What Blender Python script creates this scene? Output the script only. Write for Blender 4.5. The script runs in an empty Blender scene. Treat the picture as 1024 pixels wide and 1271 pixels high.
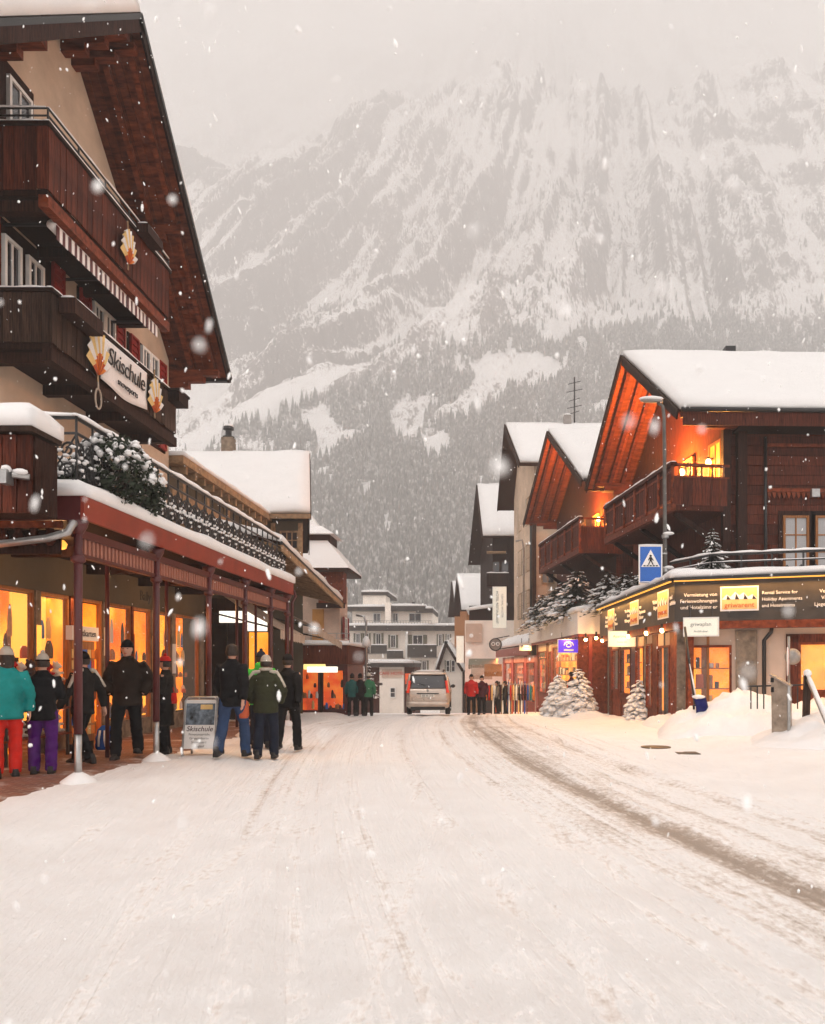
import bpy, bmesh, math, random
import numpy as np
from mathutils import Vector, Matrix, Euler
from mathutils import noise as mnoise
random.seed(7)
np.random.seed(7)
R = math.radians
SC = bpy.context.scene
COL = SC.collection

# ------------------------------------------------------------------ camera
F = 1000.0; CX = 612.0; CY = 828.0; EYE = 1.6          # photo pixels (1024 x 1271)
cam_d = bpy.data.cameras.new('camera'); cam = bpy.data.objects.new('camera', cam_d); COL.objects.link(cam)
cam.location = (0, 0, EYE); cam.rotation_euler = (R(90), 0, 0)
cam_d.sensor_fit = 'AUTO'; cam_d.sensor_width = 36.0
cam_d.lens = 36.0 * F / 1271.0
cam_d.shift_x = -(CX - 512.0) / 1271.0
cam_d.shift_y = (CY - 635.5) / 1271.0
cam_d.clip_start = 0.05; cam_d.clip_end = 9000
cam_d.dof.use_dof = True; cam_d.dof.focus_distance = 22.0; cam_d.dof.aperture_fstop = 3.6
SC.camera = cam

# ------------------------------------------------------------------ overcast sky, soft sun, exposure
w = bpy.data.worlds.new('World'); SC.world = w; w.use_nodes = True
nt = w.node_tree; nt.nodes.clear()
sky = nt.nodes.new('ShaderNodeTexSky'); sky.sky_type = 'NISHITA'; sky.sun_disc = False
SUN_EL, SUN_AZ = 52, 200
sky.sun_elevation = R(SUN_EL); sky.sun_rotation = R(SUN_AZ)
mix = nt.nodes.new('ShaderNodeMix'); mix.data_type = 'RGBA'
mix.inputs['Factor'].default_value = 0.90               # a closed grey cloud cover over the clear sky
mix.inputs['B'].default_value = (10.0, 9.45, 9.1, 1)
nt.links.new(sky.outputs[0], mix.inputs['A'])
bg = nt.nodes.new('ShaderNodeBackground'); bg.inputs['Strength'].default_value = 0.1
nt.links.new(mix.outputs['Result'], bg.inputs['Color'])
wo = nt.nodes.new('ShaderNodeOutputWorld'); nt.links.new(bg.outputs[0], wo.inputs[0])
sd = bpy.data.lights.new('sun', 'SUN'); sun = bpy.data.objects.new('sun', sd); COL.objects.link(sun)
sd.energy = .5; sd.angle = R(25); sd.color = (1.0, 0.93, 0.86)
az = R(SUN_AZ)
sdir = Vector((math.sin(az) * math.cos(R(SUN_EL)), math.cos(az) * math.cos(R(SUN_EL)), math.sin(R(SUN_EL))))
sun.rotation_euler = (-sdir).to_track_quat('-Z', 'Y').to_euler()
SC.view_settings.view_transform = 'Standard'; SC.view_settings.look = 'None'
SC.view_settings.gamma = 1.0; SC.view_settings.exposure = 0.46
SC.render.engine = 'CYCLES'
cy = SC.cycles
cy.use_denoising = True; cy.use_adaptive_sampling = True; cy.adaptive_threshold = .035; cy.adaptive_min_samples = 20
cy.max_bounces = 8; cy.diffuse_bounces = 3; cy.glossy_bounces = 3; cy.transmission_bounces = 4
cy.volume_bounces = 6; cy.transparent_max_bounces = 8
cy.sample_clamp_indirect = 4.0
cy.caustics_reflective = False; cy.caustics_refractive = False

# ------------------------------------------------------------------ helpers
WM = {}                                                  # world matrix of every object made here
def P(px, py, Y):
    return Vector(((px - CX) / F * Y, Y, EYE - (py - CY) / F * Y))
def link(o, parent=None, world=None):
    COL.objects.link(o)
    world = world or Matrix.Identity(4)
    WM[o] = world
    if parent is not None:
        o.parent = parent
        o.matrix_local = WM[parent].inverted() @ world
    else:
        o.matrix_world = world
    return o
def tag(o, label=None, cat=None, group=None, kind=None):
    if label: o['label'] = label
    if cat: o['category'] = cat
    if group: o['group'] = group
    if kind: o['kind'] = kind
    return o
def thing(name, label, cat, loc=(0, 0, 0), group=None):
    o = bpy.data.objects.new(name, None); o.empty_display_size = 0.3
    link(o, None, Matrix.Translation(Vector(loc)))
    return tag(o, label, cat, group)

class MB:
    def __init__(s, M=None):
        s.v = []; s.f = []; s.mi = []; s.M = M; s.cur = 0
    def _add(s, vs, fs):
        b = len(s.v)
        if s.M is not None: vs = [s.M @ Vector(p) for p in vs]
        s.v += [tuple(p) for p in vs]
        s.f += [tuple(i + b for i in f) for f in fs]
        s.mi += [s.cur] * len(fs)
        return s
    def box(s, x0, x1, y0, y1, z0, z1):
        vs = [(x0,y0,z0),(x1,y0,z0),(x1,y1,z0),(x0,y1,z0),(x0,y0,z1),(x1,y0,z1),(x1,y1,z1),(x0,y1,z1)]
        return s._add(vs, [(0,3,2,1),(4,5,6,7),(0,1,5,4),(1,2,6,5),(2,3,7,6),(3,0,4,7)])
    def cbox(s, c, size, rot=None):
        hx, hy, hz = size[0]/2, size[1]/2, size[2]/2
        c = Vector(c)
        m = rot if rot is not None else Matrix.Identity(3)
        vs = [c + m @ Vector((x, y, z)) for z in (-hz, hz) for x, y in ((-hx,-hy),(hx,-hy),(hx,hy),(-hx,hy))]
        return s._add(vs, [(0,3,2,1),(4,5,6,7),(0,1,5,4),(1,2,6,5),(2,3,7,6),(3,0,4,7)])
    def bar(s, a, b, wd, ht, up=(0,0,1)):
        a, b = Vector(a), Vector(b); d = (b - a); L = d.length; d.normalize()
        up = Vector(up)
        if abs(d.dot(up)) > 0.98: up = Vector((0, 1, 0)) if abs(d.y) < .9 else Vector((1, 0, 0))
        sx = d.cross(up).normalized(); uz = sx.cross(d).normalized()
        vs = []
        for q in (a, b):
            for i, j in ((-1,-1),(1,-1),(1,1),(-1,1)):
                vs.append(q + sx * (i * wd / 2) + uz * (j * ht / 2))
        return s._add(vs, [(3,2,1,0),(4,5,6,7),(0,1,5,4),(1,2,6,5),(2,3,7,6),(3,0,4,7)])
    def poly(s, pts, ext):
        """closed solid: polygon pts extruded by vector ext"""
        n = len(pts); e = Vector(ext)
        vs = [Vector(p) for p in pts] + [Vector(p) + e for p in pts]
        fs = [tuple(range(n))[::-1], tuple(range(n, 2*n))] + [(i, (i+1) % n, (i+1) % n + n, i + n) for i in range(n)]
        return s._add(vs, fs)
    def quad(s, a, b, c, d):
        return s._add([a, b, c, d], [(0, 1, 2, 3)])
    def tube(s, pts, r, n=8, closed=False):
        pts = [Vector(p) for p in pts]; m = len(pts)
        rs = r if isinstance(r, (list, tuple)) else [r] * m
        vs = []; prev = None
        for i, p in enumerate(pts):
            if closed: d = pts[(i+1) % m] - pts[i-1]
            else: d = pts[min(i+1, m-1)] - pts[max(i-1, 0)]
            d.normalize()
            if prev is None:
                up = Vector((0,0,1)) if abs(d.z) < .9 else Vector((1,0,0))
                prev = d.cross(up).normalized()
            sx = (prev - d * prev.dot(d)).normalized(); prev = sx
            sy = d.cross(sx)
            for k in range(n):
                a = 2*math.pi*k/n
                vs.append(p + sx*math.cos(a)*rs[i] + sy*math.sin(a)*rs[i])
        fs = []
        for i in range(m if closed else m-1):
            for k in range(n):
                j = (i+1) % m
                fs.append((i*n+k, i*n+(k+1) % n, j*n+(k+1) % n, j*n+k))
        if not closed:
            fs.append(tuple(range(n))[::-1]); fs.append(tuple(range((m-1)*n, m*n)))
        return s._add(vs, fs)
    def loft(s, rings, cap=True):
        n = len(rings[0]); vs = [p for r_ in rings for p in r_]; m = len(rings)
        fs = [(i*n+k, i*n+(k+1) % n, (i+1)*n+(k+1) % n, (i+1)*n+k) for i in range(m-1) for k in range(n)]
        if cap: fs.append(tuple(range(n))[::-1]); fs.append(tuple(range((m-1)*n, m*n)))
        return s._add(vs, fs)
    def lathe(s, c, prof, n=16):
        c = Vector(c)
        rings = [[c + Vector((r*math.cos(2*math.pi*k/n), r*math.sin(2*math.pi*k/n), z)) for k in range(n)] for r, z in prof]
        return s.loft(rings)
    def ell(s, c, rx, ry, rz, n=12, m=8, jit=0.0, rot=None, seed=None):
        c = Vector(c); rings = []
        rr = random.Random(seed)
        for i in range(m+1):
            t = math.pi * (0.02 + 0.96 * i / m)
            ring = []
            for k in range(n):
                a = 2*math.pi*k/n
                q = Vector((rx*math.sin(t)*math.cos(a), ry*math.sin(t)*math.sin(a), -rz*math.cos(t)))
                if jit: q *= 1 + rr.uniform(-jit, jit)
                if rot is not None: q = rot @ q
                ring.append(c + q)
            rings.append(ring)
        return s.loft(rings)
    def mesh(s, name):
        me = bpy.data.meshes.new(name); me.from_pydata(s.v, [], s.f)
        if any(s.mi): me.polygons.foreach_set('material_index', s.mi)
        me.update(); return me
    def build(s, name, mat, parent=None, smooth=False, bevel=0, world=None):
        me = s.mesh(name)
        for m_ in (mat if isinstance(mat, (list, tuple)) else [mat]):
            me.materials.append(MT(m_))
        bm = bmesh.new(); bm.from_mesh(me)
        bmesh.ops.recalc_face_normals(bm, faces=bm.faces)
        if bevel:
            bmesh.ops.bevel(bm, geom=[e for e in bm.edges if e.is_manifold and e.calc_face_angle(0) > .5], offset=bevel, segments=1, affect='EDGES', clamp_overlap=True)
        bm.to_mesh(me); bm.free()
        if smooth:
            me.shade_smooth()
        o = bpy.data.objects.new(name, me)
        return link(o, parent, world)
def inst(o_or_mesh, name, world, parent):
    me = o_or_mesh if isinstance(o_or_mesh, bpy.types.Mesh) else o_or_mesh.data
    return link(bpy.data.objects.new(name, me), parent, world)
def copy_tree(o, world, parent=None):
    """a thing, its parts and their sub-parts, moved as one"""
    old = WM[o]
    c = o.copy(); link(c, parent, world)
    for ch in [q for q in WM if q.parent is o]:
        copy_tree(ch, world @ old.inverted() @ WM[ch], c)
    return c
def TRS(loc, rz=0, s=(1, 1, 1)):
    return Matrix.Translation(Vector(loc)) @ Matrix.Rotation(rz, 4, 'Z') @ Matrix.Diagonal((*s, 1))
TMP = bpy.data.scenes.new('workbench')                   # empty side scene for evaluating text and welded shapes quickly
def evaluated_mesh(o):
    TMP.collection.objects.link(o)
    with bpy.context.temp_override(scene=TMP, view_layer=TMP.view_layers[0]):
        TMP.view_layers[0].update(); dg = bpy.context.evaluated_depsgraph_get()
        me = bpy.data.meshes.new_from_object(o.evaluated_get(dg))
    TMP.collection.objects.unlink(o)
    return me
def lettering(text, size, mat, parent, world, name='lettering', align='CENTER', depth=0.006, shear=0.0, spacing=1.0):
    """flat text standing in the XZ plane of `world` (local x = reading direction, local y = up before rotation)"""
    cu = bpy.data.curves.new('t', 'FONT'); cu.body = text; cu.size = size; cu.extrude = depth
    cu.align_x = align; cu.align_y = 'CENTER'; cu.shear = shear; cu.space_character = spacing; cu.resolution_u = 3
    to = bpy.data.objects.new('t', cu)
    me = evaluated_mesh(to)
    bpy.data.objects.remove(to); bpy.data.curves.remove(cu)
    me.name = 'lettering'; me.materials.clear(); me.materials.append(MT(mat))
    return link(bpy.data.objects.new(name, me), parent, world)
def face_mat(o, xdir, up=(0, 0, 1)):
    """matrix that puts local x along xdir, local y along up (for signs and lettering)"""
    x = Vector(xdir).normalized(); y = Vector(up).normalized(); z = x.cross(y).normalized(); y = z.cross(x)
    m = Matrix((x, y, z)).transposed().to_4x4(); m.translation = Vector(o); return m

# ------------------------------------------------------------------ materials
MATS = {}
def MT(n):
    return MATS[n] if isinstance(n, str) else n
def newmat(name):
    m = bpy.data.materials.new(name); m.use_nodes = True; MATS[name] = m
    return m, m.node_tree.nodes, m.node_tree.links, m.node_tree.nodes['Principled BSDF']
def N(nodes, t, **kw):
    n = nodes.new(t)
    for k, v in kw.items():
        if k.startswith('i_'): n.inputs[k[2:].replace('_', ' ')].default_value = v
        else: setattr(n, k, v)
    return n
def ramp(nodes, links, src, stops):
    r_ = nodes.new('ShaderNodeValToRGB'); links.new(src, r_.inputs[0])
    e = r_.color_ramp.elements
    while len(e) < len(stops): e.new(0.5)
    for q, (p, c) in zip(e, stops): q.position = p; q.color = (*c, 1) if len(c) == 3 else c
    return r_
def basic(name, col, rough=.7, var=.18, scale=6., bump=.15, bscale=40., metal=0., stretch=None, objvar=.0, spec=.3, dark=None, warp=0.0):
    m, n, l, b = newmat(name)
    tc = N(n, 'ShaderNodeTexCoord'); src = tc.outputs['Object']
    if stretch:
        mp = N(n, 'ShaderNodeMapping'); mp.inputs['Scale'].default_value = stretch
        l.new(src, mp.inputs[0]); src = mp.outputs[0]
    nz = N(n, 'ShaderNodeTexNoise', i_Scale=scale, i_Detail=5.0, i_Roughness=.6); l.new(src, nz.inputs['Vector'])
    c = Vector(col); d = Vector(dark) if dark else c * (1 - var * 1.6)
    rp = ramp(n, l, nz.outputs['Fac'], [(.3, tuple(d)), (.7, tuple(c * (1 + var * .7)))])
    out = rp.outputs[0]
    if objvar:
        oi = N(n, 'ShaderNodeObjectInfo')
        mr = N(n, 'ShaderNodeMapRange'); mr.inputs['To Min'].default_value = 1 - objvar; mr.inputs['To Max'].default_value = 1 + objvar
        l.new(oi.outputs['Random'], mr.inputs[0])
        mx = N(n, 'ShaderNodeVectorMath', operation='SCALE'); l.new(out, mx.inputs[0]); l.new(mr.outputs[0], mx.inputs['Scale'])
        out = mx.outputs[0]
    l.new(out, b.inputs['Base Color'])
    b.inputs['Roughness'].default_value = rough; b.inputs['Metallic'].default_value = metal
    b.inputs['Specular IOR Level'].default_value = spec
    if bump:
        nb = N(n, 'ShaderNodeTexNoise', i_Scale=bscale, i_Detail=4.0); l.new(src, nb.inputs['Vector'])
        bp = N(n, 'ShaderNodeBump', i_Strength=bump, i_Distance=.02); l.new(nb.outputs['Fac'], bp.inputs['Height'])
        l.new(bp.outputs[0], b.inputs['Normal'])
    return m
def glow(name, col, strength, pattern=None, scale=4., stops=None):
    """something that gives off light: a lit panel, bulb or backlit sign"""
    m, n, l, b = newmat(name)
    b.inputs['Base Color'].default_value = (*[c * .6 for c in col], 1); b.inputs['Roughness'].default_value = .5
    b.inputs['Emission Strength'].default_value = strength
    if stops:
        tc = N(n, 'ShaderNodeTexCoord')
        if pattern == 'brick':
            mp = N(n, 'ShaderNodeMapping'); mp.inputs['Scale'].default_value = (scale, scale, scale); l.new(tc.outputs['Object'], mp.inputs[0])
            t = N(n, 'ShaderNodeTexVoronoi', i_Scale=1.0, distance='CHEBYCHEV'); l.new(mp.outputs[0], t.inputs['Vector']); o = t.outputs['Color']
            sp = N(n, 'ShaderNodeSeparateColor'); l.new(o, sp.inputs[0]); o = sp.outputs[0]
        else:
            t = N(n, 'ShaderNodeTexNoise', i_Scale=scale, i_Detail=3.0); l.new(tc.outputs['Object'], t.inputs['Vector']); o = t.outputs['Fac']
        rp = ramp(n, l, o, stops); l.new(rp.outputs[0], b.inputs['Emission Color']); l.new(rp.outputs[0], b.inputs['Base Color'])
    else:
        b.inputs['Emission Color'].default_value = (*col, 1)
    return m

basic('snow', (.80, .78, .77), rough=.65, var=.03, scale=3, bump=.35, bscale=9, spec=.2)
basic('snow_roof', (.72, .705, .695), rough=.7, var=.02, scale=1.5, bump=.25, bscale=2.5, spec=.2)
WS = (14, 14, 1.2)                                       # grain runs up
basic('wood_brown', (.095, .023, .012), rough=.62, var=.45, scale=2.2, bump=.5, bscale=6, stretch=WS, objvar=.35, spec=.1)
basic('wood_dark', (.030, .012, .008), rough=.65, var=.45, scale=2.2, bump=.5, bscale=6, stretch=WS, objvar=.35, spec=.1)
basic('wood_grey', (.055, .031, .022), rough=.7, var=.45, scale=2.2, bump=.5, bscale=6, stretch=WS, objvar=.3, spec=.1)
basic('wood_red', (.20, .045, .018), rough=.55, var=.4, scale=2.0, bump=.4, bscale=6, stretch=(4, 4, 4), objvar=.25, spec=.1)
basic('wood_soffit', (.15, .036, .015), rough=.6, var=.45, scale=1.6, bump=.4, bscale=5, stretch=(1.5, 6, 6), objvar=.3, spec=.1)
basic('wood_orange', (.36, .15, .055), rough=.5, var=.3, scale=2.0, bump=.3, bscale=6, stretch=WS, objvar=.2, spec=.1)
basic('wood_soffit_glow_tint', (.27, .075, .026), rough=.6, var=.35, scale=1.6, bump=.4, bscale=5, stretch=(1.5, 6, 6), objvar=.3, spec=.1)  # paler copy of the soffit wood: gable lamp glow put into the colour
basic('snowflake', (.95, .94, .93), rough=.8, var=.01, bump=0, spec=.1)
basic('wood_tan', (.33, .21, .12), rough=.7, var=.3, scale=2.0, bump=.3, bscale=6, stretch=(3, 3, 3), objvar=.15, spec=.1)
basic('bark', (.06, .04, .03), rough=.9, var=.4, scale=8, bump=.7, bscale=14)
basic('plaster_cream', (.56, .42, .31), rough=.9, var=.17, scale=.9, bump=.25, bscale=60)
basic('plaster_pale', (.82, .74, .66), rough=.9, var=.08, scale=.8, bump=.2, bscale=50)
basic('plaster_pink', (.58, .43, .34), rough=.9, var=.15, scale=.8, bump=.2, bscale=50)
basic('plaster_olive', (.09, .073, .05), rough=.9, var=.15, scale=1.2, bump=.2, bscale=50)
basic('plaster_ochre', (.42, .22, .07), rough=.9, var=.10, scale=1.0, bump=.2, bscale=50)
basic('stone_pier', (.24, .18, .13), rough=.9, var=.35, scale=5, bump=.6, bscale=18)
basic('paint_red', (.25, .032, .017), rough=.42, var=.16, scale=3, bump=.08, spec=.45)
basic('paint_maroon', (.085, .014, .014), rough=.4, var=.2, scale=3, bump=.08, objvar=.1, spec=.45)
basic('paint_shutter', (.27, .02, .015), rough=.5, var=.15, scale=5, bump=.1, objvar=.15)
basic('paint_white', (.78, .75, .71), rough=.45, var=.05, scale=5, bump=.05)
basic('paint_sage', (.20, .19, .14), rough=.6, var=.12, scale=5, bump=.1, objvar=.1)
basic('iron', (.010, .009, .009), rough=.45, var=.3, scale=20, bump=.2, spec=.5)
basic('steel', (.42, .41, .40), rough=.35, var=.15, scale=9, bump=.05, metal=.8)
basic('zinc', (.30, .28, .26), rough=.5, var=.25, scale=4, bump=.1, metal=.4)
basic('fabric_white', (.74, .69, .66), rough=.85, var=.05, scale=2, bump=.15, bscale=120)
basic('fabric_beige', (.42, .33, .26), rough=.9, var=.15, scale=2, bump=.3, bscale=30)
basic('ink', (.012, .011, .012), rough=.6, var=.1, bump=0)
basic('ink_white', (.82, .79, .76), rough=.6, var=.02, bump=0)
basic('ink_red', (.55, .03, .02), rough=.6, var=.05, bump=0)
basic('ink_orange', (.75, .22, .03), rough=.6, var=.05, bump=0)
basic('ink_grey', (.22, .20, .18), rough=.6, var=.05, bump=0)
basic('sign_blue', (.015, .12, .48), rough=.35, var=.06, bump=0, spec=.5)
basic('board_grey', (.045, .038, .033), rough=.55, var=.25, scale=2, bump=.1)
basic('goods', (.45, .22, .1), rough=.7, var=.3, scale=8, bump=.1, objvar=.6)
basic('green_leaf', (.022, .032, .016), rough=.7, var=.4, scale=14, bump=.2, objvar=.1)
basic('concrete', (.30, .27, .25), rough=.9, var=.15, scale=4, bump=.3)
m, n, l, b = newmat('glass')                             # window glass seen from outside by day
b.inputs['Base Color'].default_value = (.03, .03, .035, 1); b.inputs['Roughness'].default_value = .06
b.inputs['Specular IOR Level'].default_value = .8
m, n, l, b = newmat('glass_clear')
b.inputs['Base Color'].default_value = (.95, .95, .95, 1); b.inputs['Roughness'].default_value = .02
b.inputs['Alpha'].default_value = .06; b.inputs['Specular IOR Level'].default_value = .25
m, n, l, b = newmat('glass_day')                         # panes with pale curtains right behind them
b.inputs['Base Color'].default_value = (.34, .33, .33, 1); b.inputs['Roughness'].default_value = .12
basic('zinc_warm', (.36, .30, .24), rough=.45, var=.3, scale=5, bump=.1, metal=.35)
glow('lit_warm', (1.0, .42, .06), 1.1)
glow('lit_shop', (1.0, .42, .06), .95, scale=1.1, stops=[(.28, (.70, .10, .008)), (.5, (1.0, .25, .015)), (.70, (1.0, .50, .05))])
glow('lit_shop_red', (.8, .12, .03), .42, scale=1.2, stops=[(.3, (.35, .03, .008)), (.5, (.75, .09, .015)), (.7, (1.0, .28, .04))])
glow('lit_curtain', (1.0, .35, .05), .85, scale=1.3, stops=[(.3, (.75, .15, .012)), (.65, (1.0, .36, .035))])
glow('lit_white', (1.0, .93, .80), 1.0)
glow('lit_yellow', (1.0, .80, .28), .8)
glow('bulb', (1.0, .62, .25), 14.0)
glow('lit_sign', (1.0, .95, .80), .28)
glow('lit_purple', (.12, .04, .75), .6)
# ------------------------------------------------------------------ ground: packed snow over road and pavements
def gy(y):                                               # the street is level here, then runs downhill
    if y < 20: return 0.0
    if y < 34: return -.03 * (y - 20)
    if y < 90: return -.42 - .055 * (y - 34)
    return -3.5
def sstep(a, b, x):
    t = min(1, max(0, (x - a) / (b - a))); return t * t * (3 - 2 * t)
def kerbL(y): return -4.15 if y < 20 else -4.15 - (y - 20) * .16
def kerbR(y): return 4.9 - .02 * y if y < 14 else 4.62 - .09 * (y - 14)
def gz(x, y):
    z = gy(y)
    kl, kr = kerbL(y), kerbR(y)
    z += .12 * sstep(0, 1, kl - x + .5) + .12 * sstep(0, 1, x - kr + .5)
    return z
def cv(y):                                               # how the wheel tracks bend: from lower right, then straight down the street
    y = min(y, 30.0); return -.30 * y + .005 * y * y
TR = [1.64, .14, 3.75, 5.1, -.35, 2.7]                  # wheel tracks: x = b + cv(y)
def rut(x, y):
    d = 0
    for i, b_ in enumerate(TR):
        u = (x - (b_ + cv(y))) / (.16 + .004 * y)
        if abs(u) < 3: d -= (.035 if i < 4 else .02) * math.exp(-u * u) - .014 * math.exp(-(abs(u) - 1.5) ** 2 * 4)
    return d
def ground_h(x, y, fine=True):
    z = gz(x, y)
    if fine and y < 45:
        fa = sstep(45, 25, y)
        z += fa * (rut(x, max(y, 2.0)) + .02 * mnoise.noise(Vector((x * 1.3, y * 1.1, 0))) + .011 * mnoise.noise(Vector((x * 5, y * 4, 3))) + .006 * mnoise.noise(Vector((x * 15, y * 12, 7))))
    return z
xs = sorted(set([-3000, -600, -120, -40, -20, -14, -11] + [round(-9 + .07 * i, 3) for i in range(258)] + [9.5, 11, 14, 20, 40, 120, 600, 3000]))
ys = [-60, -10, -2, 1, 2.2]; q = 2.4
while q < 45: ys.append(q); q += .03 + .006 * q
ys += [48, 52, 57, 63, 70, 80, 90, 100, 130, 170, 400, 1500, 4000]
vs = [(x, y, ground_h(x, y) - (0 if y < 100 else min(6, (y - 100) * .03))) for y in ys for x in xs]
nx = len(xs)
fs = [(j*nx+i, j*nx+i+1, (j+1)*nx+i+1, (j+1)*nx+i) for j in range(len(ys)-1) for i in range(nx-1)]
me = bpy.data.meshes.new('snowy_street'); me.from_pydata(vs, [], fs); me.shade_smooth()
# packed snow with brown grit in the wheel tracks
m, n, l, b = newmat('street_snow')
tc = N(n, 'ShaderNodeTexCoord'); sx = N(n, 'ShaderNodeSeparateXYZ'); l.new(tc.outputs['Object'], sx.inputs[0])
def mth(op, a, c=None, clamp=False):
    k = N(n, 'ShaderNodeMath', operation=op); k.use_clamp = clamp
    for i, v in enumerate((a, c)):
        if v is None: continue
        if isinstance(v, (int, float)): k.inputs[i].default_value = v
        else: l.new(v, k.inputs[i])
    return k.outputs[0]
yc_ = mth('MINIMUM', sx.outputs[1], 30.0)
cvn = mth('ADD', mth('MULTIPLY', yc_, -.30), mth('MULTIPLY', mth('MULTIPLY', yc_, yc_), .005))
acr = mth('SUBTRACT', sx.outputs[0], cvn)               # position across the lanes
def band(b_, wdt, pw):
    u = mth('DIVIDE', mth('SUBTRACT', acr, b_), wdt)
    return mth('MULTIPLY', mth('SUBTRACT', 1.0, mth('ABSOLUTE', u), True), pw)
tot = None
for b_, wd_, pw_ in ((3.75, .75, 1.4), (5.1, .6, .8), (1.64, .34, .6), (.14, .34, .55), (-.35, 1.1, .55), (2.7, .5, .65), (4.1, 2.4, .9), (.5, 2.0, .36)):
    v_ = band(b_, wd_, pw_)
    tot = v_ if tot is None else mth('MAXIMUM', tot, v_)
nz1 = N(n, 'ShaderNodeTexNoise', i_Scale=1.1, i_Detail=6.0, i_Roughness=.65); l.new(tc.outputs['Object'], nz1.inputs['Vector'])
mp = N(n, 'ShaderNodeMapping'); mp.inputs['Scale'].default_value = (16, 9, 8); l.new(tc.outputs['Object'], mp.inputs[0])
nz2 = N(n, 'ShaderNodeTexNoise', i_Scale=1.0, i_Detail=7.0, i_Roughness=.75); l.new(mp.outputs[0], nz2.inputs['Vector'])
nz3 = N(n, 'ShaderNodeTexNoise', i_Scale=.35, i_Detail=3.0); l.new(tc.outputs['Object'], nz3.inputs['Vector'])
def streaks(a_, fx, fy, seed):
    cb = N(n, 'ShaderNodeCombineXYZ'); l.new(mth('MULTIPLY', acr if a_ else sx.outputs[0], fx), cb.inputs[0]); l.new(mth('MULTIPLY', sx.outputs[1], fy), cb.inputs[1]); cb.inputs[2].default_value = seed
    q_ = N(n, 'ShaderNodeTexNoise', i_Scale=1.0, i_Detail=4.0, i_Roughness=.6); l.new(cb.outputs[0], q_.inputs['Vector']); return q_.outputs['Fac']
stk1 = streaks(True, 6.0, .07, 2.0); stk2 = streaks(False, 4.5, .09, 9.0)
stk = mth('MAXIMUM', stk1, mth('MULTIPLY', stk2, .86))
s1 = mth('ADD', mth('MULTIPLY', tot, 1.05), mth('MULTIPLY', mth('SUBTRACT', nz2.outputs['Fac'], .5), 2.6))
s1 = mth('ADD', s1, mth('MULTIPLY', mth('SUBTRACT', nz1.outputs['Fac'], .5), 1.5))
s1 = mth('ADD', s1, mth('MULTIPLY', mth('SUBTRACT', nz3.outputs['Fac'], .5), .8))
s1 = mth('ADD', s1, mth('MULTIPLY', mth('SUBTRACT', stk, .55), 2.4))
dirt = mth('MULTIPLY', mth('SUBTRACT', s1, .42), 1.05, True)
dirt = mth('MULTIPLY', dirt, .72)
# fine tread ripple inside the tracks for relief
cr = ramp(n, l, dirt, [(0, (.94, .92, .905)), (.3, (.76, .70, .655)), (.65, (.46, .38, .32)), (1, (.19, .14, .105))])
soft = ramp(n, l, nz1.outputs['Fac'], [(.3, (.93, .915, .905)), (.7, (1, 1, 1))])
mxc = N(n, 'ShaderNodeMix', data_type='RGBA', blend_type='MULTIPLY'); mxc.inputs['Factor'].default_value = 1
l.new(cr.outputs[0], mxc.inputs['A']); l.new(soft.outputs[0], mxc.inputs['B'])
l.new(mxc.outputs['Result'], b.inputs['Base Color'])
b.inputs['Roughness'].default_value = .6; b.inputs['Specular IOR Level'].default_value = .25
hh = mth('ADD', mth('ADD', mth('MULTIPLY', nz2.outputs['Fac'], .8), mth('MULTIPLY', dirt, -.6)), mth('MULTIPLY', stk, -1.6))
bp = N(n, 'ShaderNodeBump', i_Strength=.9, i_Distance=.05); l.new(hh, bp.inputs['Height']); l.new(bp.outputs[0], b.inputs['Normal'])
me.materials.append(m)
ground = link(bpy.data.objects.new('snowy_street', me)); tag(ground, kind='structure')

# left pavement under the arcade: brown setts with trodden snow
m, n, l, b = newmat('pavement_setts')
tc = N(n, 'ShaderNodeTexCoord')
br = N(n, 'ShaderNodeTexBrick', i_Scale=1.0); br.inputs['Brick Width'].default_value = .2; br.inputs['Row Height'].default_value = .1; br.inputs['Mortar Size'].default_value = .006
br.inputs['Color1'].default_value = (.23, .085, .045, 1); br.inputs['Color2'].default_value = (.14, .055, .035, 1); br.inputs['Mortar'].default_value = (.3, .22, .18, 1)
l.new(tc.outputs['Object'], br.inputs['Vector'])
nz = N(n, 'ShaderNodeTexNoise', i_Scale=1.6, i_Detail=6.0, i_Roughness=.7); l.new(tc.outputs['Object'], nz.inputs['Vector'])
rp = ramp(n, l, nz.outputs['Fac'], [(.53, (0, 0, 0)), (.66, (1, 1, 1))])
mx = N(n, 'ShaderNodeMix', data_type='RGBA'); l.new(rp.outputs[0], mx.inputs['Factor']); l.new(br.outputs[0], mx.inputs['A']); mx.inputs['B'].default_value = (.62, .53, .48, 1)
l.new(mx.outputs['Result'], b.inputs['Base Color']); b.inputs['Roughness'].default_value = .55
bp = N(n, 'ShaderNodeBump', i_Strength=.4, i_Distance=.02); l.new(nz.outputs['Fac'], bp.inputs['Height']); l.new(bp.outputs[0], b.inputs['Normal'])
mb = MB()
gx = [-9 + .15 * i for i in range(27)]; gyy = [6 + .25 * i for i in range(68)]
rows = []
for yy in gyy:
    rows.append([(x, yy, gz(x, yy) + .03 - .06 * sstep(-5.7 + .15 * mnoise.noise(Vector((0, yy * .9, 2))), -5.2 + .1 * mnoise.noise(Vector((0, yy * 2, 0))), x)) for x in gx])
vs = [p for r_ in rows for p in r_]; nx = len(gx)
mb._add(vs, [(j*nx+i, j*nx+i+1, (j+1)*nx+i+1, (j+1)*nx+i) for j in range(len(gyy)-1) for i in range(nx-1)])
tag(mb.build('pavement', m, smooth=True), kind='structure')

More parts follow.
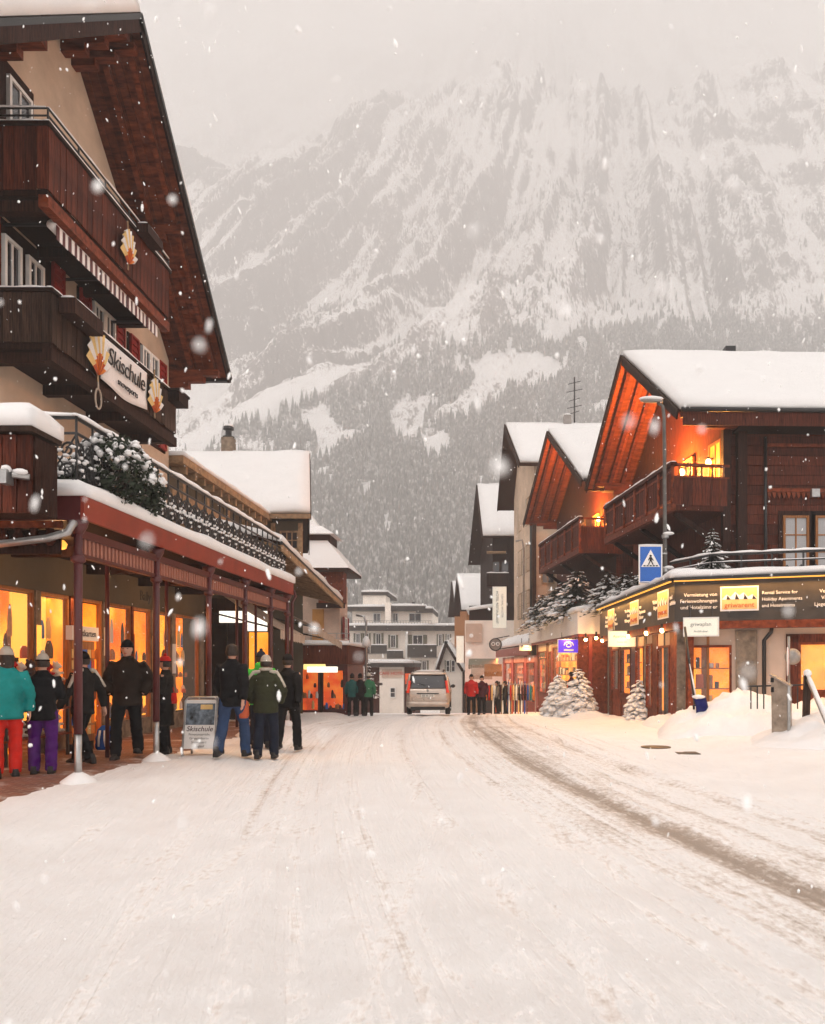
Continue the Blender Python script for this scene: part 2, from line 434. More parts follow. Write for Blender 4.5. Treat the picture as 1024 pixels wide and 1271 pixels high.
# ------------------------------------------------------------------ mountain
def vnoise(x, y, seed):
    xi = np.floor(x).astype(np.int64); yi = np.floor(y).astype(np.int64); fx = x - xi; fy = y - yi
    def h(a, b_):
        k = (a * 374761393 + b_ * 668265263 + seed * 1274126177) & 0x7fffffff
        k = ((k ^ (k >> 13)) * 1274126177) & 0x7fffffff
        return ((k ^ (k >> 16)) & 0xffff) / 65535.0
    u = fx*fx*fx*(fx*(fx*6-15)+10); v = fy*fy*fy*(fy*(fy*6-15)+10)
    return (h(xi, yi)*(1-u)+h(xi+1, yi)*u)*(1-v)+(h(xi, yi+1)*(1-u)+h(xi+1, yi+1)*u)*v
def fbm(x, y, seed, o=4, ridge=False):
    t = np.zeros_like(x); a = 1.0; s = 0
    for i in range(o):
        q_ = vnoise(x * 2**i + 17*i, y * 2**i + 31*i, seed + i)
        if ridge: q_ = 1 - np.abs(2*q_ - 1)
        t += a * q_; s += a; a *= .5
    return t / s
def mount(x, y, parts=False):
    """slope of forest, broken cliffs cut by slanting gullies, a plateau and a far wall lost in the cloud"""
    prof = np.interp(y, [150, 230, 420, 620, 760, 880, 1040, 1200, 1320, 1560, 2100, 2900], [-14, -8, 52, 165, 262, 390, 610, 810, 880, 960, 1420, 2300])
    prof = prof + np.interp(x, [-900, -420, -160, 100, 400, 900], [-130, -75, -10, 30, 42, 70]) * np.clip((y - 300) / 500, 0, 1.2)
    up = np.clip((y - 520) / 300, 0, 1)
    cc = np.interp(x, [-250, 50, 350], [.85, .45, -.1])
    sk = x - cc * (y - 760)                                        # gullies run slanting down to the left
    g1 = fbm(sk / 115, y / 520, 3, 4, True)
    g2 = fbm(sk / 40, y / 190, 11, 4, True)
    big = fbm(x / 330, y / 330, 21, 3)
    z = prof + up * ((g1 - .55) * 150 + (g2 - .55) * 60 + (big - .5) * 150) + (1 - up) * (big - .5) * 40 * np.clip((y - 230) / 100, 0, 1) + (fbm(x / 16, y / 16, 5, 3) - .5) * 18 * up
    return (z, g1, g2, sk) if parts else z
gu = np.linspace(-1, 1, 560); gym = np.concatenate([np.linspace(150, 600, 80), np.linspace(604, 1400, 250), np.linspace(1415, 2900, 70)])
UU, YY = np.meshgrid(gu, gym); XX = UU * (420 + .62 * YY) - .08 * YY
ZZ, G1, G2, SK = mount(XX, YY, True)
verts = np.stack([XX.ravel(), YY.ravel(), ZZ.ravel()], 1)
nxm, nym = len(gu), len(gym)
ii, jj = np.meshgrid(np.arange(nxm-1), np.arange(nym-1))
a0 = (jj*nxm+ii).ravel()
fcs = np.stack([a0, a0+1, a0+nxm+1, a0+nxm], 1)
me = bpy.data.meshes.new('mountain'); me.from_pydata(verts.tolist(), [], fcs.tolist()); me.shade_smooth()
# where bare rock shows: steep faces and ribs between the gullies, ledges high on the right
dzy = np.gradient(ZZ, axis=0) / np.gradient(YY, axis=0); dzx = np.gradient(ZZ, axis=1) / np.gradient(XX, axis=1)
slope = np.sqrt(dzx**2 + dzy**2)
strata = fbm(XX / 260, ZZ / 16, 41, 3); wr = np.clip((XX - 0) / 400, 0, 1)
streak = fbm(SK / 15, YY / 120, 51, 4)
patch = fbm(XX / 90, ZZ / 70, 61, 4)
rock = .45 * (slope - 1.2) + .6 * (G1 - .55) + .8 * (G2 - .55) + 1.9 * (streak - .5) + 2.3 * (patch - .52) + wr * 2.0 * (strata - .5)
rock = np.where(YY < 700, rock - (700 - YY) / 250, rock)
q_ = np.quantile(rock[(YY > 750) & (YY < 1300)], .67)
rock = np.clip(.5 + (rock - q_) * .75, 0, 1)
at_ = me.attributes.new('rock', 'FLOAT', 'POINT'); at_.data.foreach_set('value', rock.ravel().astype(np.float32))
m, n, l, b = newmat('mountain_rock_snow')
def mth(op, a, c=None, clamp=False):
    k = N(n, 'ShaderNodeMath', operation=op); k.use_clamp = clamp
    for i, v in enumerate((a, c)):
        if v is None: continue
        if isinstance(v, (int, float)): k.inputs[i].default_value = v
        else: l.new(v, k.inputs[i])
    return k.outputs[0]
tc = N(n, 'ShaderNodeTexCoord'); ra = N(n, 'ShaderNodeAttribute'); ra.attribute_name = 'rock'
mp = N(n, 'ShaderNodeMapping'); mp.inputs['Scale'].default_value = (.11, .06, .035); l.new(tc.outputs['Object'], mp.inputs[0])
na = N(n, 'ShaderNodeTexNoise', i_Scale=1.0, i_Detail=7.0, i_Roughness=.72); l.new(mp.outputs[0], na.inputs['Vector'])
mp3 = N(n, 'ShaderNodeMapping'); mp3.inputs['Scale'].default_value = (.45, .25, .13); l.new(tc.outputs['Object'], mp3.inputs[0])
nc_ = N(n, 'ShaderNodeTexNoise', i_Scale=1.0, i_Detail=5.0, i_Roughness=.75); l.new(mp3.outputs[0], nc_.inputs['Vector'])
k = mth('ADD', ra.outputs['Fac'], mth('MULTIPLY', mth('SUBTRACT', na.outputs['Fac'], .5), 2.2))
k = mth('ADD', k, mth('MULTIPLY', mth('SUBTRACT', nc_.outputs['Fac'], .5), 3.2))
k = mth('MULTIPLY', mth('SUBTRACT', k, .36), 2.6, True)
rp = ramp(n, l, k, [(0, (.93, .915, .905)), (.45, (.50, .46, .44)), (1, (.19, .165, .155))])
l.new(rp.outputs[0], b.inputs['Base Color']); b.inputs['Roughness'].default_value = .9
me.materials.append(m)
tag(link(bpy.data.objects.new('mountain', me)), kind='structure')

# forest on the lower slopes: thousands of spruces, one mass
def in_clearing(px, py):
    for cx_, cy_, rx_, ry_ in ((640, 460, 60, 24), (505, 525, 22, 32), (541, 553, 20, 20), (480, 655, 9, 11), (492, 640, 8, 7), (300, 560, 40, 14), (455, 610, 10, 12)):
        if ((px-cx_)/rx_)**2 + ((py-cy_)/ry_)**2 < 1: return True
    return False
nt_ = 82000
ty = 190 + (np.random.rand(nt_) ** .8) * 950; tx = (np.random.rand(nt_) - .5) * 2 * (ty * .62 + 60) - ty * .08
tz = mount(tx, ty)
tpx = CX + tx / ty * F; tpy = CY - (tz - EYE) / ty * F
lim = np.interp(tpx, [-100, 230, 300, 420, 480, 560, 640, 740, 860, 1000, 1150], [620, 585, 545, 500, 468, 440, 415, 410, 400, 395, 390])
dens = fbm(tx / 60, ty / 60, 77, 3)
fv, ff = [], []
T_RNG = random.Random(5)
for i in range(nt_):
    px, py = tpx[i], tpy[i]
    above = lim[i] - py + (dens[i] - .5) * 90
    if above > 0 and (T_RNG.random() > .11 or dens[i] < .5 or above > 190): continue
    if above <= 0 and dens[i] < .30: continue
    if in_clearing(px, py): continue
    h = T_RNG.uniform(8, 17) * (1 if above <= 0 else .7); r_ = h * T_RNG.uniform(.15, .21)
    x, y, z = tx[i], ty[i], tz[i] - 1.5
    lean = T_RNG.uniform(-.02, .02) * h
    for z0, z1, rr in ((0, .62, 1.0), (.36, 1.0, .66)):
        b0 = len(fv); a0_ = T_RNG.random() * 6
        for k_ in range(5):
            aa = a0_ + k_ * 1.2566
            fv.append((x + r_*rr*math.cos(aa), y + r_*rr*math.sin(aa), z + h*z0 + h * .05 * T_RNG.random()))
        fv.append((x + lean, y, z + h*z1))
        ff += [(b0+k_, b0+(k_+1) % 5, b0+5) for k_ in range(5)]
me = bpy.data.meshes.new('spruce_forest'); me.from_pydata(fv, [], ff)
m, n, l, b = newmat('forest_needles')
tc = N(n, 'ShaderNodeTexCoord'); na = N(n, 'ShaderNodeTexNoise', i_Scale=.35, i_Detail=4.0); l.new(tc.outputs['Object'], na.inputs['Vector'])
rp = ramp(n, l, na.outputs['Fac'], [(.34, (.08, .078, .068)), (.52, (.18, .17, .155)), (.68, (.55, .53, .51))])
l.new(rp.outputs[0], b.inputs['Base Color']); b.inputs['Roughness'].default_value = .9
me.materials.append(m)
tag(link(bpy.data.objects.new('spruce_forest', me)), 'far snow-dusted spruce forest on the lower mountain slopes', 'forest', kind='stuff')
# ------------------------------------------------------------------ shared building pieces
def snow_slab(pts, th, name='snow', parent=None, drop=.0, res=.35, amp=.05, mat='snow_roof', seed=0, rim=.62):
    """pillow of snow on a quad (4 corners a,b,c,d, counter-clockwise seen from above): rounded rim, uneven top"""
    a, b_, c, d = [Vector(p) for p in pts]
    nu = max(4, int((b_ - a).length / res)); nv = max(4, int((d - a).length / res))
    nu = min(nu, 60); nv = min(nv, 60)
    nrm = (b_ - a).cross(d - a).normalized()
    if nrm.z < 0: nrm = -nrm
    vs = []; fs = []
    for j in range(nv + 1):
        for i in range(nu + 1):
            u, v = i / nu, j / nv
            p = a.lerp(b_, u).lerp(d.lerp(c, u), v)
            e = min(min(u, 1-u) * (b_-a).length, min(v, 1-v) * (d-a).length)
            k = min(1, e / (th * 1.1)); k = math.sqrt(max(0, 1 - (1-k)**2))
            t_ = th * (rim + (1-rim) * k) if e > 0 else th * rim
            t_ += amp * k * mnoise.noise(Vector((p.x * .9 + seed, p.y * .9, p.z * .5)))
            if e <= 0: t_ = max(.02, th * (rim*.9 + .3 * mnoise.noise(p * 1.1)))
            vs.append(p + nrm * t_ + Vector((0, 0, -drop if e <= 0 else 0)))
    w_ = nu + 1
    fs += [(j*w_+i, j*w_+i+1, (j+1)*w_+i+1, (j+1)*w_+i) for j in range(nv) for i in range(nu)]
    rim = [i for i in range(nu+1)] + [j*w_+nu for j in range(1, nv+1)] + [nv*w_+i for i in range(nu-1, -1, -1)] + [j*w_ for j in range(nv-1, 0, -1)]
    b0 = len(vs)
    for r_ in rim:
        q = r_; i, j = q % w_, q // w_
        vs.append(a.lerp(b_, i/nu).lerp(d.lerp(c, i/nu), j/nv))
    k = len(rim)
    fs += [(rim[i], b0 + i, b0 + (i+1) % k, rim[(i+1) % k]) for i in range(k)]
    fs.append(tuple(b0 + i for i in range(k)))
    mb = MB(); mb._add(vs, fs)
    return mb.build(name, mat, parent, smooth=True)
def slab(pts, th, name, mat, parent=None):
    a, b_, c, d = [Vector(p) for p in pts]
    nrm = (b_ - a).cross(d - a).normalized()
    if nrm.z < 0: nrm = -nrm
    mb = MB(); mb.poly([a, b_, c, d], -nrm * th); return mb.build(name, mat, parent)
def snow_bar(a, b_, wd, ht, parent, name='snow_cap', seed=0):
    """ridge of snow lying on a rail"""
    a, b_ = Vector(a), Vector(b_); L = (b_-a).length; n_ = max(3, min(50, int(L / .25)))
    d = (b_-a).normalized(); s_ = d.cross(Vector((0, 0, 1))).normalized(); rings = []
    for i in range(n_+1):
        p = a.lerp(b_, i/n_); k = .75 + .5 * mnoise.noise(Vector((i*.7 + seed, seed, L))); k = max(.25, k) * (0.5 if i in (0, n_) else 1)
        rings.append([p + s_*wd*.5*x_*(.8+.2*k) + Vector((0, 0, ht*z_*k)) for x_, z_ in ((-1, 0), (-.95, .5), (-.5, .95), (.5, .95), (.95, .5), (1, 0))])
    mb = MB(); mb.loft(rings); return mb.build(name, 'snow', parent, smooth=True)
def boards_along(p0, p1, z0, z1, step, th, mat, parent, gap=.012, rnd=None, name='board', notch=0.0):
    """upright boards, each its own piece, set side by side from p0 to p1 (xy)"""
    p0, p1 = Vector(p0), Vector(p1); L = (p1-p0).length; n_ = max(1, round(L/step)); d = (p1-p0)/n_
    me = None; rz = math.atan2(d.y, d.x)
    mb = MB(); mb.box(gap/2, d.length-gap/2, -th/2, th/2, 0, 1); proto = mb.mesh('board'); proto.materials.append(MT(mat))
    for i in range(n_):
        q = p0 + d*i
        j = random.uniform(-.006, .006); dz = random.uniform(-.012, .012)
        wm = Matrix.Translation((q.x - d.y/d.length*j, q.y + d.x/d.length*j, z0+dz)) @ Matrix.Rotation(rz, 4, 'Z') @ Matrix.Diagonal((1, 1, z1-z0, 1))
        inst(proto, name, wm, parent)
def window(o, xd, wd, ht, parent, frame='paint_white', glass='glass', depth=.07, mull=1, trans=1, sill=False, fw=.07, nrm_out=None, name='window'):
    """window standing on a wall: o = lower left corner, xd = direction along wall, outward normal = xd x up"""
    xd = Vector((xd[0], xd[1], 0)).normalized(); nrm = xd.cross(Vector((0, 0, 1)))
    M = Matrix((xd, -nrm, Vector((0, 0, 1)))).transposed().to_4x4(); M.translation = Vector(o)   # local -y is out
    mb = MB(M); mb.box(0, fw, -depth, .02, 0, ht).box(wd-fw, wd, -depth, .02, 0, ht).box(fw, wd-fw, -depth, .02, 0, fw).box(fw, wd-fw, -depth, .02, ht-fw, ht)
    fr = mb.build(name, frame, parent)
    mb = MB(M)
    cols = mull + 1; rws = trans + 1; iw = (wd - 2*fw); ih = ht - 2*fw
    for i in range(cols):
        for j in range(rws):
            mb = MB(M); g = .022
            mb.box(fw + iw*i/cols + (g if i else 0), fw + iw*(i+1)/cols - (g if i < cols-1 else 0), -depth*.35, .0, fw + ih*j/rws + (g if j else 0), fw + ih*(j+1)/rws - (g if j < rws-1 else 0))
            mb.build('pane', glass, fr)
    mb = MB(M); any_ = False
    for i in range(1, cols): mb.box(fw + iw*i/cols - .02, fw + iw*i/cols + .02, -depth*.7, 0, fw, ht-fw); any_ = True
    for j in range(1, rws): mb.box(fw, wd-fw, -depth*.66, -.002, fw + ih*j/rws - .018, fw + ih*j/rws + .018); any_ = True
    if any_: mb.build('glazing_bar', frame, fr)
    if sill:
        mb = MB(M); mb.box(-.08, wd+.08, -depth-.12, .02, -.07, -.003); mb.build('sill', 'concrete', fr)
        snow_bar(M @ Vector((-.06, -depth-.05, 0)), M @ Vector((wd+.06, -depth-.05, 0)), .12, .06, fr)
    return fr
def shutter(o, xd, wd, ht, parent, mat='paint_shutter', depth=.06):
    xd = Vector((xd[0], xd[1], 0)).normalized(); nrm = xd.cross(Vector((0, 0, 1)))
    M = Matrix((xd, -nrm, Vector((0, 0, 1)))).transposed().to_4x4(); M.translation = Vector(o)
    mb = MB(M); fw = .05
    mb.box(0, fw, -depth, 0, 0, ht).box(wd-fw, wd, -depth, 0, 0, ht).box(fw, wd-fw, -depth, 0, 0, fw).box(fw, wd-fw, -depth, 0, ht-fw, ht).box(fw, wd-fw, -depth, 0, ht*.48, ht*.48+fw)
    s_ = mb.build('shutter', mat, parent)
    mb = MB(M); k = max(4, int(ht/.16)); z = fw
    for i in range(k):
        z0 = fw + (ht-2*fw)*i/k; mb.poly([(fw, -.045, z0), (fw, -.005, z0 + (ht-2*fw)/k*.95), (fw, 0, z0)], (wd-2*fw, 0, 0))
    mb.build('louvre', mat, s_)
    return s_
def downpipe(pts, r_, parent, mat='zinc'):
    mb = MB(); mb.tube(pts, r_, 8); return mb.build('downpipe', mat, parent, smooth=True)
def stepped_bracket(x0, x1, y, z, wd, dirx, parent, mat='wood_soffit', sy=0):
    """purlin end carried on two shorter corbels"""
    mb = MB()
    for k in range(3):
        xa = x0; xb = x1 - dirx * .42 * k
        mb.box(min(xa, xb), max(xa, xb), y-wd/2 - .002*k, y+wd/2 + .002*k, z - .17*(k+1), z - .17*k - .002)
    return mb.build('purlin', mat, parent)

# ------------------------------------------------------------------ big chalet on the left
WX = -9.1
ch = thing('chalet_hotel', 'big brown chalet with cream walls, red shutters and two wooden balconies at left', 'chalet', (WX, 17.3, 0))
mb = MB(); mb.poly([(WX, 11.5, 0), (WX, 22.6, 0), (WX, 22.6, 10.2), (WX, 17.3, 15.15), (WX, 11.5, 9.9)], (-11, 0, 0)); mb.build('wall', 'plaster_cream', ch)
RX = -7.6; RB = -20.5
rdg = (17.3, 15.62); efar = (23.25, 9.92); enear = (10.2, 9.75)
def roof_pair(xe, xb, rdg, eA, eB, th, parent, mat='wood_soffit', snow=.34, over=.05):
    for k, e in enumerate((eA, eB)):
        pts = [(xe, rdg[0], rdg[1]), (xe, e[0], e[1]), (xb, e[0], e[1]), (xb, rdg[0], rdg[1])]
        r_ = slab(pts, th, 'roof', mat, parent)
        s_ = snow_slab([Vector(p) + Vector((0, 0, .004)) for p in pts], snow, 'snow', r_, seed=k)
rA = slab([(RX, *rdg), (RX, *efar), (RB, *efar), (RB, *rdg)], .06, 'roof', 'wood_dark', ch)
snow_slab([(RX+.02, rdg[0], rdg[1]+.005), (RX+.02, efar[0], efar[1]+.005), (RB, efar[0], efar[1]+.005), (RB, rdg[0], rdg[1]+.005)], .34, 'snow', rA)
rB = slab([(RX, *rdg), (RX, *enear), (RB, *enear), (RB, *rdg)], .06, 'roof', 'wood_dark', ch)
snow_slab([(RX+.05, rdg[0]-.02, rdg[1]+.005), (RX+.05, enear[0], enear[1]+.005), (RB, enear[0], enear[1]+.005), (RB, rdg[0]-.02, rdg[1]+.005)], .50, 'snow', rB, amp=.12)
# soffit boards running along the roof's width, rafters under them, bargeboards
for (e, r_) in ((efar, rA), (enear, rB)):
    vec = Vector((0, e[0]-rdg[0], e[1]-rdg[1])); L = vec.length; d = vec.normalized(); nn = Vector((0, -d.z, d.y)) * (1 if d.y > 0 else -1)
    nb2 = 9
    for i in range(nb2):
        xx = RX - .03 - (i+.5)*.2; a = Vector((xx, *rdg)) - nn * (.075 + random.uniform(0, .012))
        mb = MB(); mb.bar(a + vec*.01, a + vec*.99, .19, .024, up=nn); mb.build('soffit_board', 'wood_soffit', r_)
    for x_ in (-7.95, -8.55):
        a = Vector((x_, *rdg)) + vec*.02 - nn*.17; b2 = Vector((x_, *rdg)) + vec*.985 - nn*.17
        mb = MB(); mb.bar(a, b2, .12, .15, up=nn); mb.build('rafter', 'wood_soffit', r_)
    a = Vector((RX+.025, *rdg)) - nn*.13; b2 = a + vec
    mb = MB(); mb.bar(a, b2, .05, .34 if e is enear else .27, up=nn); mb.build('bargeboard', 'wood_dark', ch)
    mb = MB(); mb.bar(a + Vector((.032, 0, 0)) + nn*.10, b2 + Vector((.032, 0, 0)) + nn*.10, .03, .10, up=nn); mb.build('verge_trim', 'iron', ch)
    # purlins with stepped ends
    for t in (.06, .5, .955):
        p = Vector((0, *rdg)) + vec*t - nn*.26
        stepped_bracket(WX-.2, RX-.15, p.y, p.z, .2, 1, ch)
mb = MB(); mb.bar((RX, efar[0]+.06, efar[1]-.02), (RB, efar[0]+.06, efar[1]-.02), .13, .12); mb.build('gutter', 'iron', ch)
# balconies
def balcony(bx, y0, y1, z0, z1, mat, parent, wall, step=.2, snowtop=True, lip=.0, rail_mat='iron', rail=.0, railsnow=.07):
    o = thing_part('balcony', parent)
    mb = MB(); mb.box(wall, bx-.03, y0+.03, y1-.03, z0-.12, z0); fl = mb.build('balcony_floor', 'wood_dark', parent)
    mb = MB(); mb.box(bx-.16, bx+.02, y0-.02, y1+.02, z0-.34, z0-.122); mb.build('balcony_beam', 'wood_red' if mat == 'wood_brown' else 'wood_dark', parent)
    for yy in np.linspace(y0+.25, y1-.25, 4):
        mb = MB(); mb.box(wall, bx-.2, yy-.09, yy+.09, z0-.32, z0-.124); mb.build('joist', 'wood_dark', parent)
    for p, q_ in (((bx, y0), (bx, y1)), ((bx, y0), (wall, y0)), ((bx, y1), (wall, y1))):
        boards_along((*p, 0), (*q_, 0), z0-.02, z1, step, .03, mat, fl)
    mb = MB(); mb.box(bx-.07, bx+.06, y0-.07, y1+.06, z1, z1+.06).box(wall, bx-.072, y0-.07, y0+.06, z1, z1+.06).box(wall, bx-.072, y1-.07, y1+.06, z1, z1+.06)
    hr = mb.build('handrail', 'wood_dark', parent)
    for k, (p, q_) in enumerate((((bx, y0-.07), (bx, y1+.06)), ((wall, y0), (bx-.07, y0)), ((wall, y1), (bx-.07, y1)))):
        snow_bar((*p, z1+.062), (*q_, z1+.062), .13, railsnow, hr, seed=k)
    if rail:
        mb = MB()
        for k in range(2): mb.tube([(wall, y0, z1+.06+rail*(k+1)/2), (bx, y0, z1+.06+rail*(k+1)/2), (bx, y1, z1+.06+rail*(k+1)/2), (wall, y1, z1+.06+rail*(k+1)/2)], .02, 6)
        for yy in np.linspace(y0, y1, 6): mb.tube([(bx, yy, z1+.05), (bx, yy, z1+.06+rail)], .018, 6)
        rl = mb.build('railing', rail_mat, parent, smooth=True)
        snow_bar((bx, y0, z1+.075+rail), (bx, y1, z1+.075+rail), .06, .05, rl)
        snow_bar((wall, y0, z1+.075+rail), (bx-.04, y0, z1+.075+rail), .06, .05, rl)
    return fl
def thing_part(name, parent): return None
balcony(-7.9, 14.3, 19.6, 10.1, 11.2, 'wood_brown', ch, WX, rail=.26)
balcony(-7.9, 14.4, 20.05, 7.42, 8.30, 'wood_grey', ch, WX, step=.17)
mb = MB(); mb.box(-7.98, -7.62, 19.55, 20.15, 8.06, 8.30); mb.box(-8.02, -7.6, 19.5, 20.2, 8.302, 8.36); mb.build('flower_box', 'wood_dark', ch)
mb = MB(); mb.box(-7.84, -7.55, 14.55, 15.6, 8.0, 8.28); fb = mb.build('flower_box', 'wood_dark', ch); snow_bar((-7.69, 14.55, 8.284), (-7.69, 15.6, 8.284), .26, .09, fb)
mb = MB(); mb.box(-7.84, -7.58, 17.7, 18.5, 11.16, 11.36); fb = mb.build('flower_box', 'wood_dark', ch); snow_bar((-7.7, 17.7, 11.364), (-7.7, 18.5, 11.364), .24, .07, fb)
# windows, shutters (outward normal is +x, so along +y)
YD = (0, 1)
for y0, y1, z0, z1 in ((14.7, 16.9, 7.5, 9.9), (17.6, 19.75, 7.5, 9.94), (20.0, 22.3, 7.5, 9.94), (14.6, 15.9, 10.2, 12.9), (16.2, 17.0, 10.2, 12.2)):
    mb = MB(); mb.box(WX-.05, WX+.035, y0, y1, z0, z1); mb.build('window_surround', 'wood_dark', ch)
for y0 in (14.85, 15.62): window((WX+.04, y0, 7.6), YD, .55, 2.0, ch)
for y0 in (18.2, 20.7): window((WX+.04, y0, 7.6), YD, .5, 2.28, ch); window((WX+.04, y0+.52, 7.6), YD, .5, 2.28, ch)
for y0 in (14.25, 16.5, 17.62, 19.28, 20.05, 21.78): shutter((WX+.05, y0, 7.55), YD, .45, 2.36, ch)
window((WX+.04, 15.0, 10.3), YD, .75, 2.35, ch)
# rolled awning with a striped valance under the upper balcony
aw = thing('rolled_awning', 'rolled awning with red and white striped valance under the upper balcony', 'awning', (-8.05, 17, 9.7))
mb = MB(); mb.tube([(-8.12, 14.8, 9.74), (-8.12, 19.2, 9.74)], .09, 10); mb.build('roller', 'fabric_white', aw, smooth=True)
mbw = MB(); mbw.box(0, .012, 0, .1, -.26, 0); pw = mbw.mesh('valance_strip'); pw.materials.append(MT('fabric_white'))
pr = pw.copy(); pr.materials.clear(); pr.materials.append(MT('paint_maroon'))
for i in range(44): inst(pw if i % 2 else pr, 'valance_strip', TRS((-8.02 + random.uniform(-.012, .012), 14.8 + .1*i, 9.72)), aw)
for yy in (14.9, 17, 19.1):
    mb = MB(); mb.bar((-9.05, yy, 9.78), (-8.1, yy, 9.78), .05, .05); mb.build('arm', 'iron', aw)
# wall lamp by the window
wl = thing('wall_lantern', 'small dark lantern fixed on the cream chalet wall between windows', 'lantern', (WX, 17.2, 8.9))
mb = MB(); mb.tube([(WX, 17.2, 9.25), (WX+.2, 17.2, 9.3), (WX+.2, 17.2, 9.2)], .015, 6); mb.build('arm', 'iron', wl)
mb = MB(); mb.lathe((WX+.2, 17.2, 8.85), [(.04, 0), (.09, .04), (.10, .24), (.12, .26), (.03, .36)], 8); mb.build('lamp_housing', 'iron', wl)
# banner on the lower balcony
bn = thing('ski_school_banner', 'white fabric banner lettered Skischule hung on the lower balcony', 'banner', (-7.84, 17.2, 7.4))
rings = []
ny_ = 20; nz_ = 8
vs = []
for j in range(nz_+1):
    for i in range(ny_+1):
        u, v = i/ny_, j/nz_
        sag = .10*math.sin(math.pi*u)*(1-v)
        vs.append((-7.845 + .02*math.sin(u*9+v*2)*(1-v), 16.1+2.15*u, 7.40 + .86*v - sag + .05*(1-v)*(u-.5)))
fs = [(j*(ny_+1)+i, j*(ny_+1)+i+1, (j+1)*(ny_+1)+i+1, (j+1)*(ny_+1)+i) for j in range(nz_) for i in range(ny_)]
mb = MB(); mb._add(vs, fs); bo = mb.build('cloth', 'fabric_white', bn, smooth=True)
md = bo.modifiers.new('s', 'SOLIDIFY'); md.thickness = .006
lettering('Skischule', .52, 'ink', bn, face_mat((-7.80, 17.18, 7.92), (0, 1, 0)), shear=.2, spacing=.92)
lettering('snowsports', .20, 'ink', bn, face_mat((-7.80, 17.22, 7.55), (0, 1, 0)))
# paper parasol ornaments on the balconies
def ornament(y, z, k, lab):
    o = thing('parasol_ornament', lab, 'ornament', (-7.8, y, z), 'folded parasol ornaments on the balconies')
    n_ = 10
    for i in range(n_):
        a0, a1 = math.pi*(-.42) + i*math.pi*.84/n_, math.pi*(-.42) + (i+1)*math.pi*.84/n_
        tip = Vector((-7.80, y, z))
        r0, r1 = .30*k, .62*k
        def pt(a, r_, dx): return Vector((-7.82 + dx, y + math.sin(a)*r_*.5, z + math.cos(a)*r_))
        am = (a0+a1)/2
        mb = MB(); mb._add([pt(a0, .02, .03), pt(am, .02, .06), pt(a1, .02, .03), pt(a1, r0, .04), pt(am, r0, .10), pt(a0, r0, .04)], [(0, 1, 4, 5), (1, 2, 3, 4)]); mb.build('fold', 'ink_orange' if i % 2 else 'orn_red', o)
        mb = MB(); mb._add([pt(a0, r0, .04), pt(am, r0, .10), pt(a1, r0, .04), pt(a1, r1, .02), pt(am, r1*1.03, .09), pt(a0, r1, .02)], [(0, 1, 4, 5), (1, 2, 3, 4)]); mb.build('fold', 'fabric_white' if i % 2 else 'orn_yellow', o)
    mb = MB(); mb.tube([(-7.79, y, z-.12), (-7.80, y, z+.8*k)], .018, 6); mb.build('stick', 'wood_tan', o)
    return o
basic('orn_red', (.5, .09, .03), rough=.7, var=.1, bump=0); basic('orn_yellow', (.75, .5, .2), rough=.7, var=.1, bump=0)
ornament(16.0-.12, 7.35, 1.45, 'orange and white parasol ornament at the near end of the banner')
ornament(18.55, 7.45, 1.25, 'orange and white parasol ornament at the far end of the banner')
ornament(17.2, 10.2, 1.15, 'orange and white parasol ornament on the upper balcony')
rp_ = thing('hanging_rope_loop', 'pale rope loop hanging below the lower balcony beside the banner', 'rope', (-7.8, 15.9, 6.8))
mb = MB(); mb.tube([(-7.8, 15.9, 7.3), (-7.8, 15.92, 7.1)] + [(-7.8, 15.92 + .12*math.sin(t), 6.9 + .2*math.cos(t)) for t in np.linspace(0, 6.2, 16)], .018, 6); mb.build('rope', 'fabric_beige', rp_, smooth=True)

# ------------------------------------------------------------------ shop arcade below the chalet
AX = -5.2; AY0, AY1 = 10.25, 21.0
ar = thing('shop_arcade', 'red snow-topped shop arcade roof on slim maroon posts along the left pavement', 'arcade', (AX, 15, 0))
mb = MB(); mb.box(-9.05, AX-.06, AY0+.06, AY1-.06, 3.52, 3.66); dk = mb.build('deck', 'wood_dark', ar)
mb = MB(); mb.box(AX-.05, AX, AY0, AY1, 3.48, 3.78); mb.build('fascia', 'paint_red', ar)
mb = MB(); mb.box(-6.35, AX-.052, AY0, AY0+.05, 3.47, 3.78); mb.build('fascia', 'paint_maroon', ar)
mb = MB(); mb.box(-9.0, AX-.052, AY1-.05, AY1, 3.48, 3.78); mb.build('fascia', 'paint_maroon', ar)
snow_slab([(AX+.04, AY0-.04, 3.785), (AX+.04, AY1+.04, 3.785), (-9.08, AY1+.04, 3.785), (-9.08, AY0-.04, 3.785)], .27, 'snow', dk, amp=.06, mat='snow', res=.2)
mb = MB(); mb.box(AX-.22, AX-.10, AY0+.1, AY1-.1, 3.27, 3.37).box(AX-.20, AX-.12, AY0+.1, AY1-.1, 3.02, 3.07); mb.build('beam', 'paint_maroon', ar)
mb = MB(); mb.box(-.02, .02, -.028, .028, 0, .2); sm = mb.mesh('slat'); sm.materials.append(MT('valance_slat') if 'valance_slat' in MATS else MT('paint_red'))
basic('slat_paint', (.34, .14, .10), rough=.5, var=.1, bump=0); sm.materials.clear(); sm.materials.append(MT('slat_paint'))
for i in range(96): inst(sm, 'slat', TRS((AX-.16, AY0+.2+i*.11, 3.07)), ar)
py_ = [10.35, 12.75, 15.1, 17.3, 19.3, 20.85]
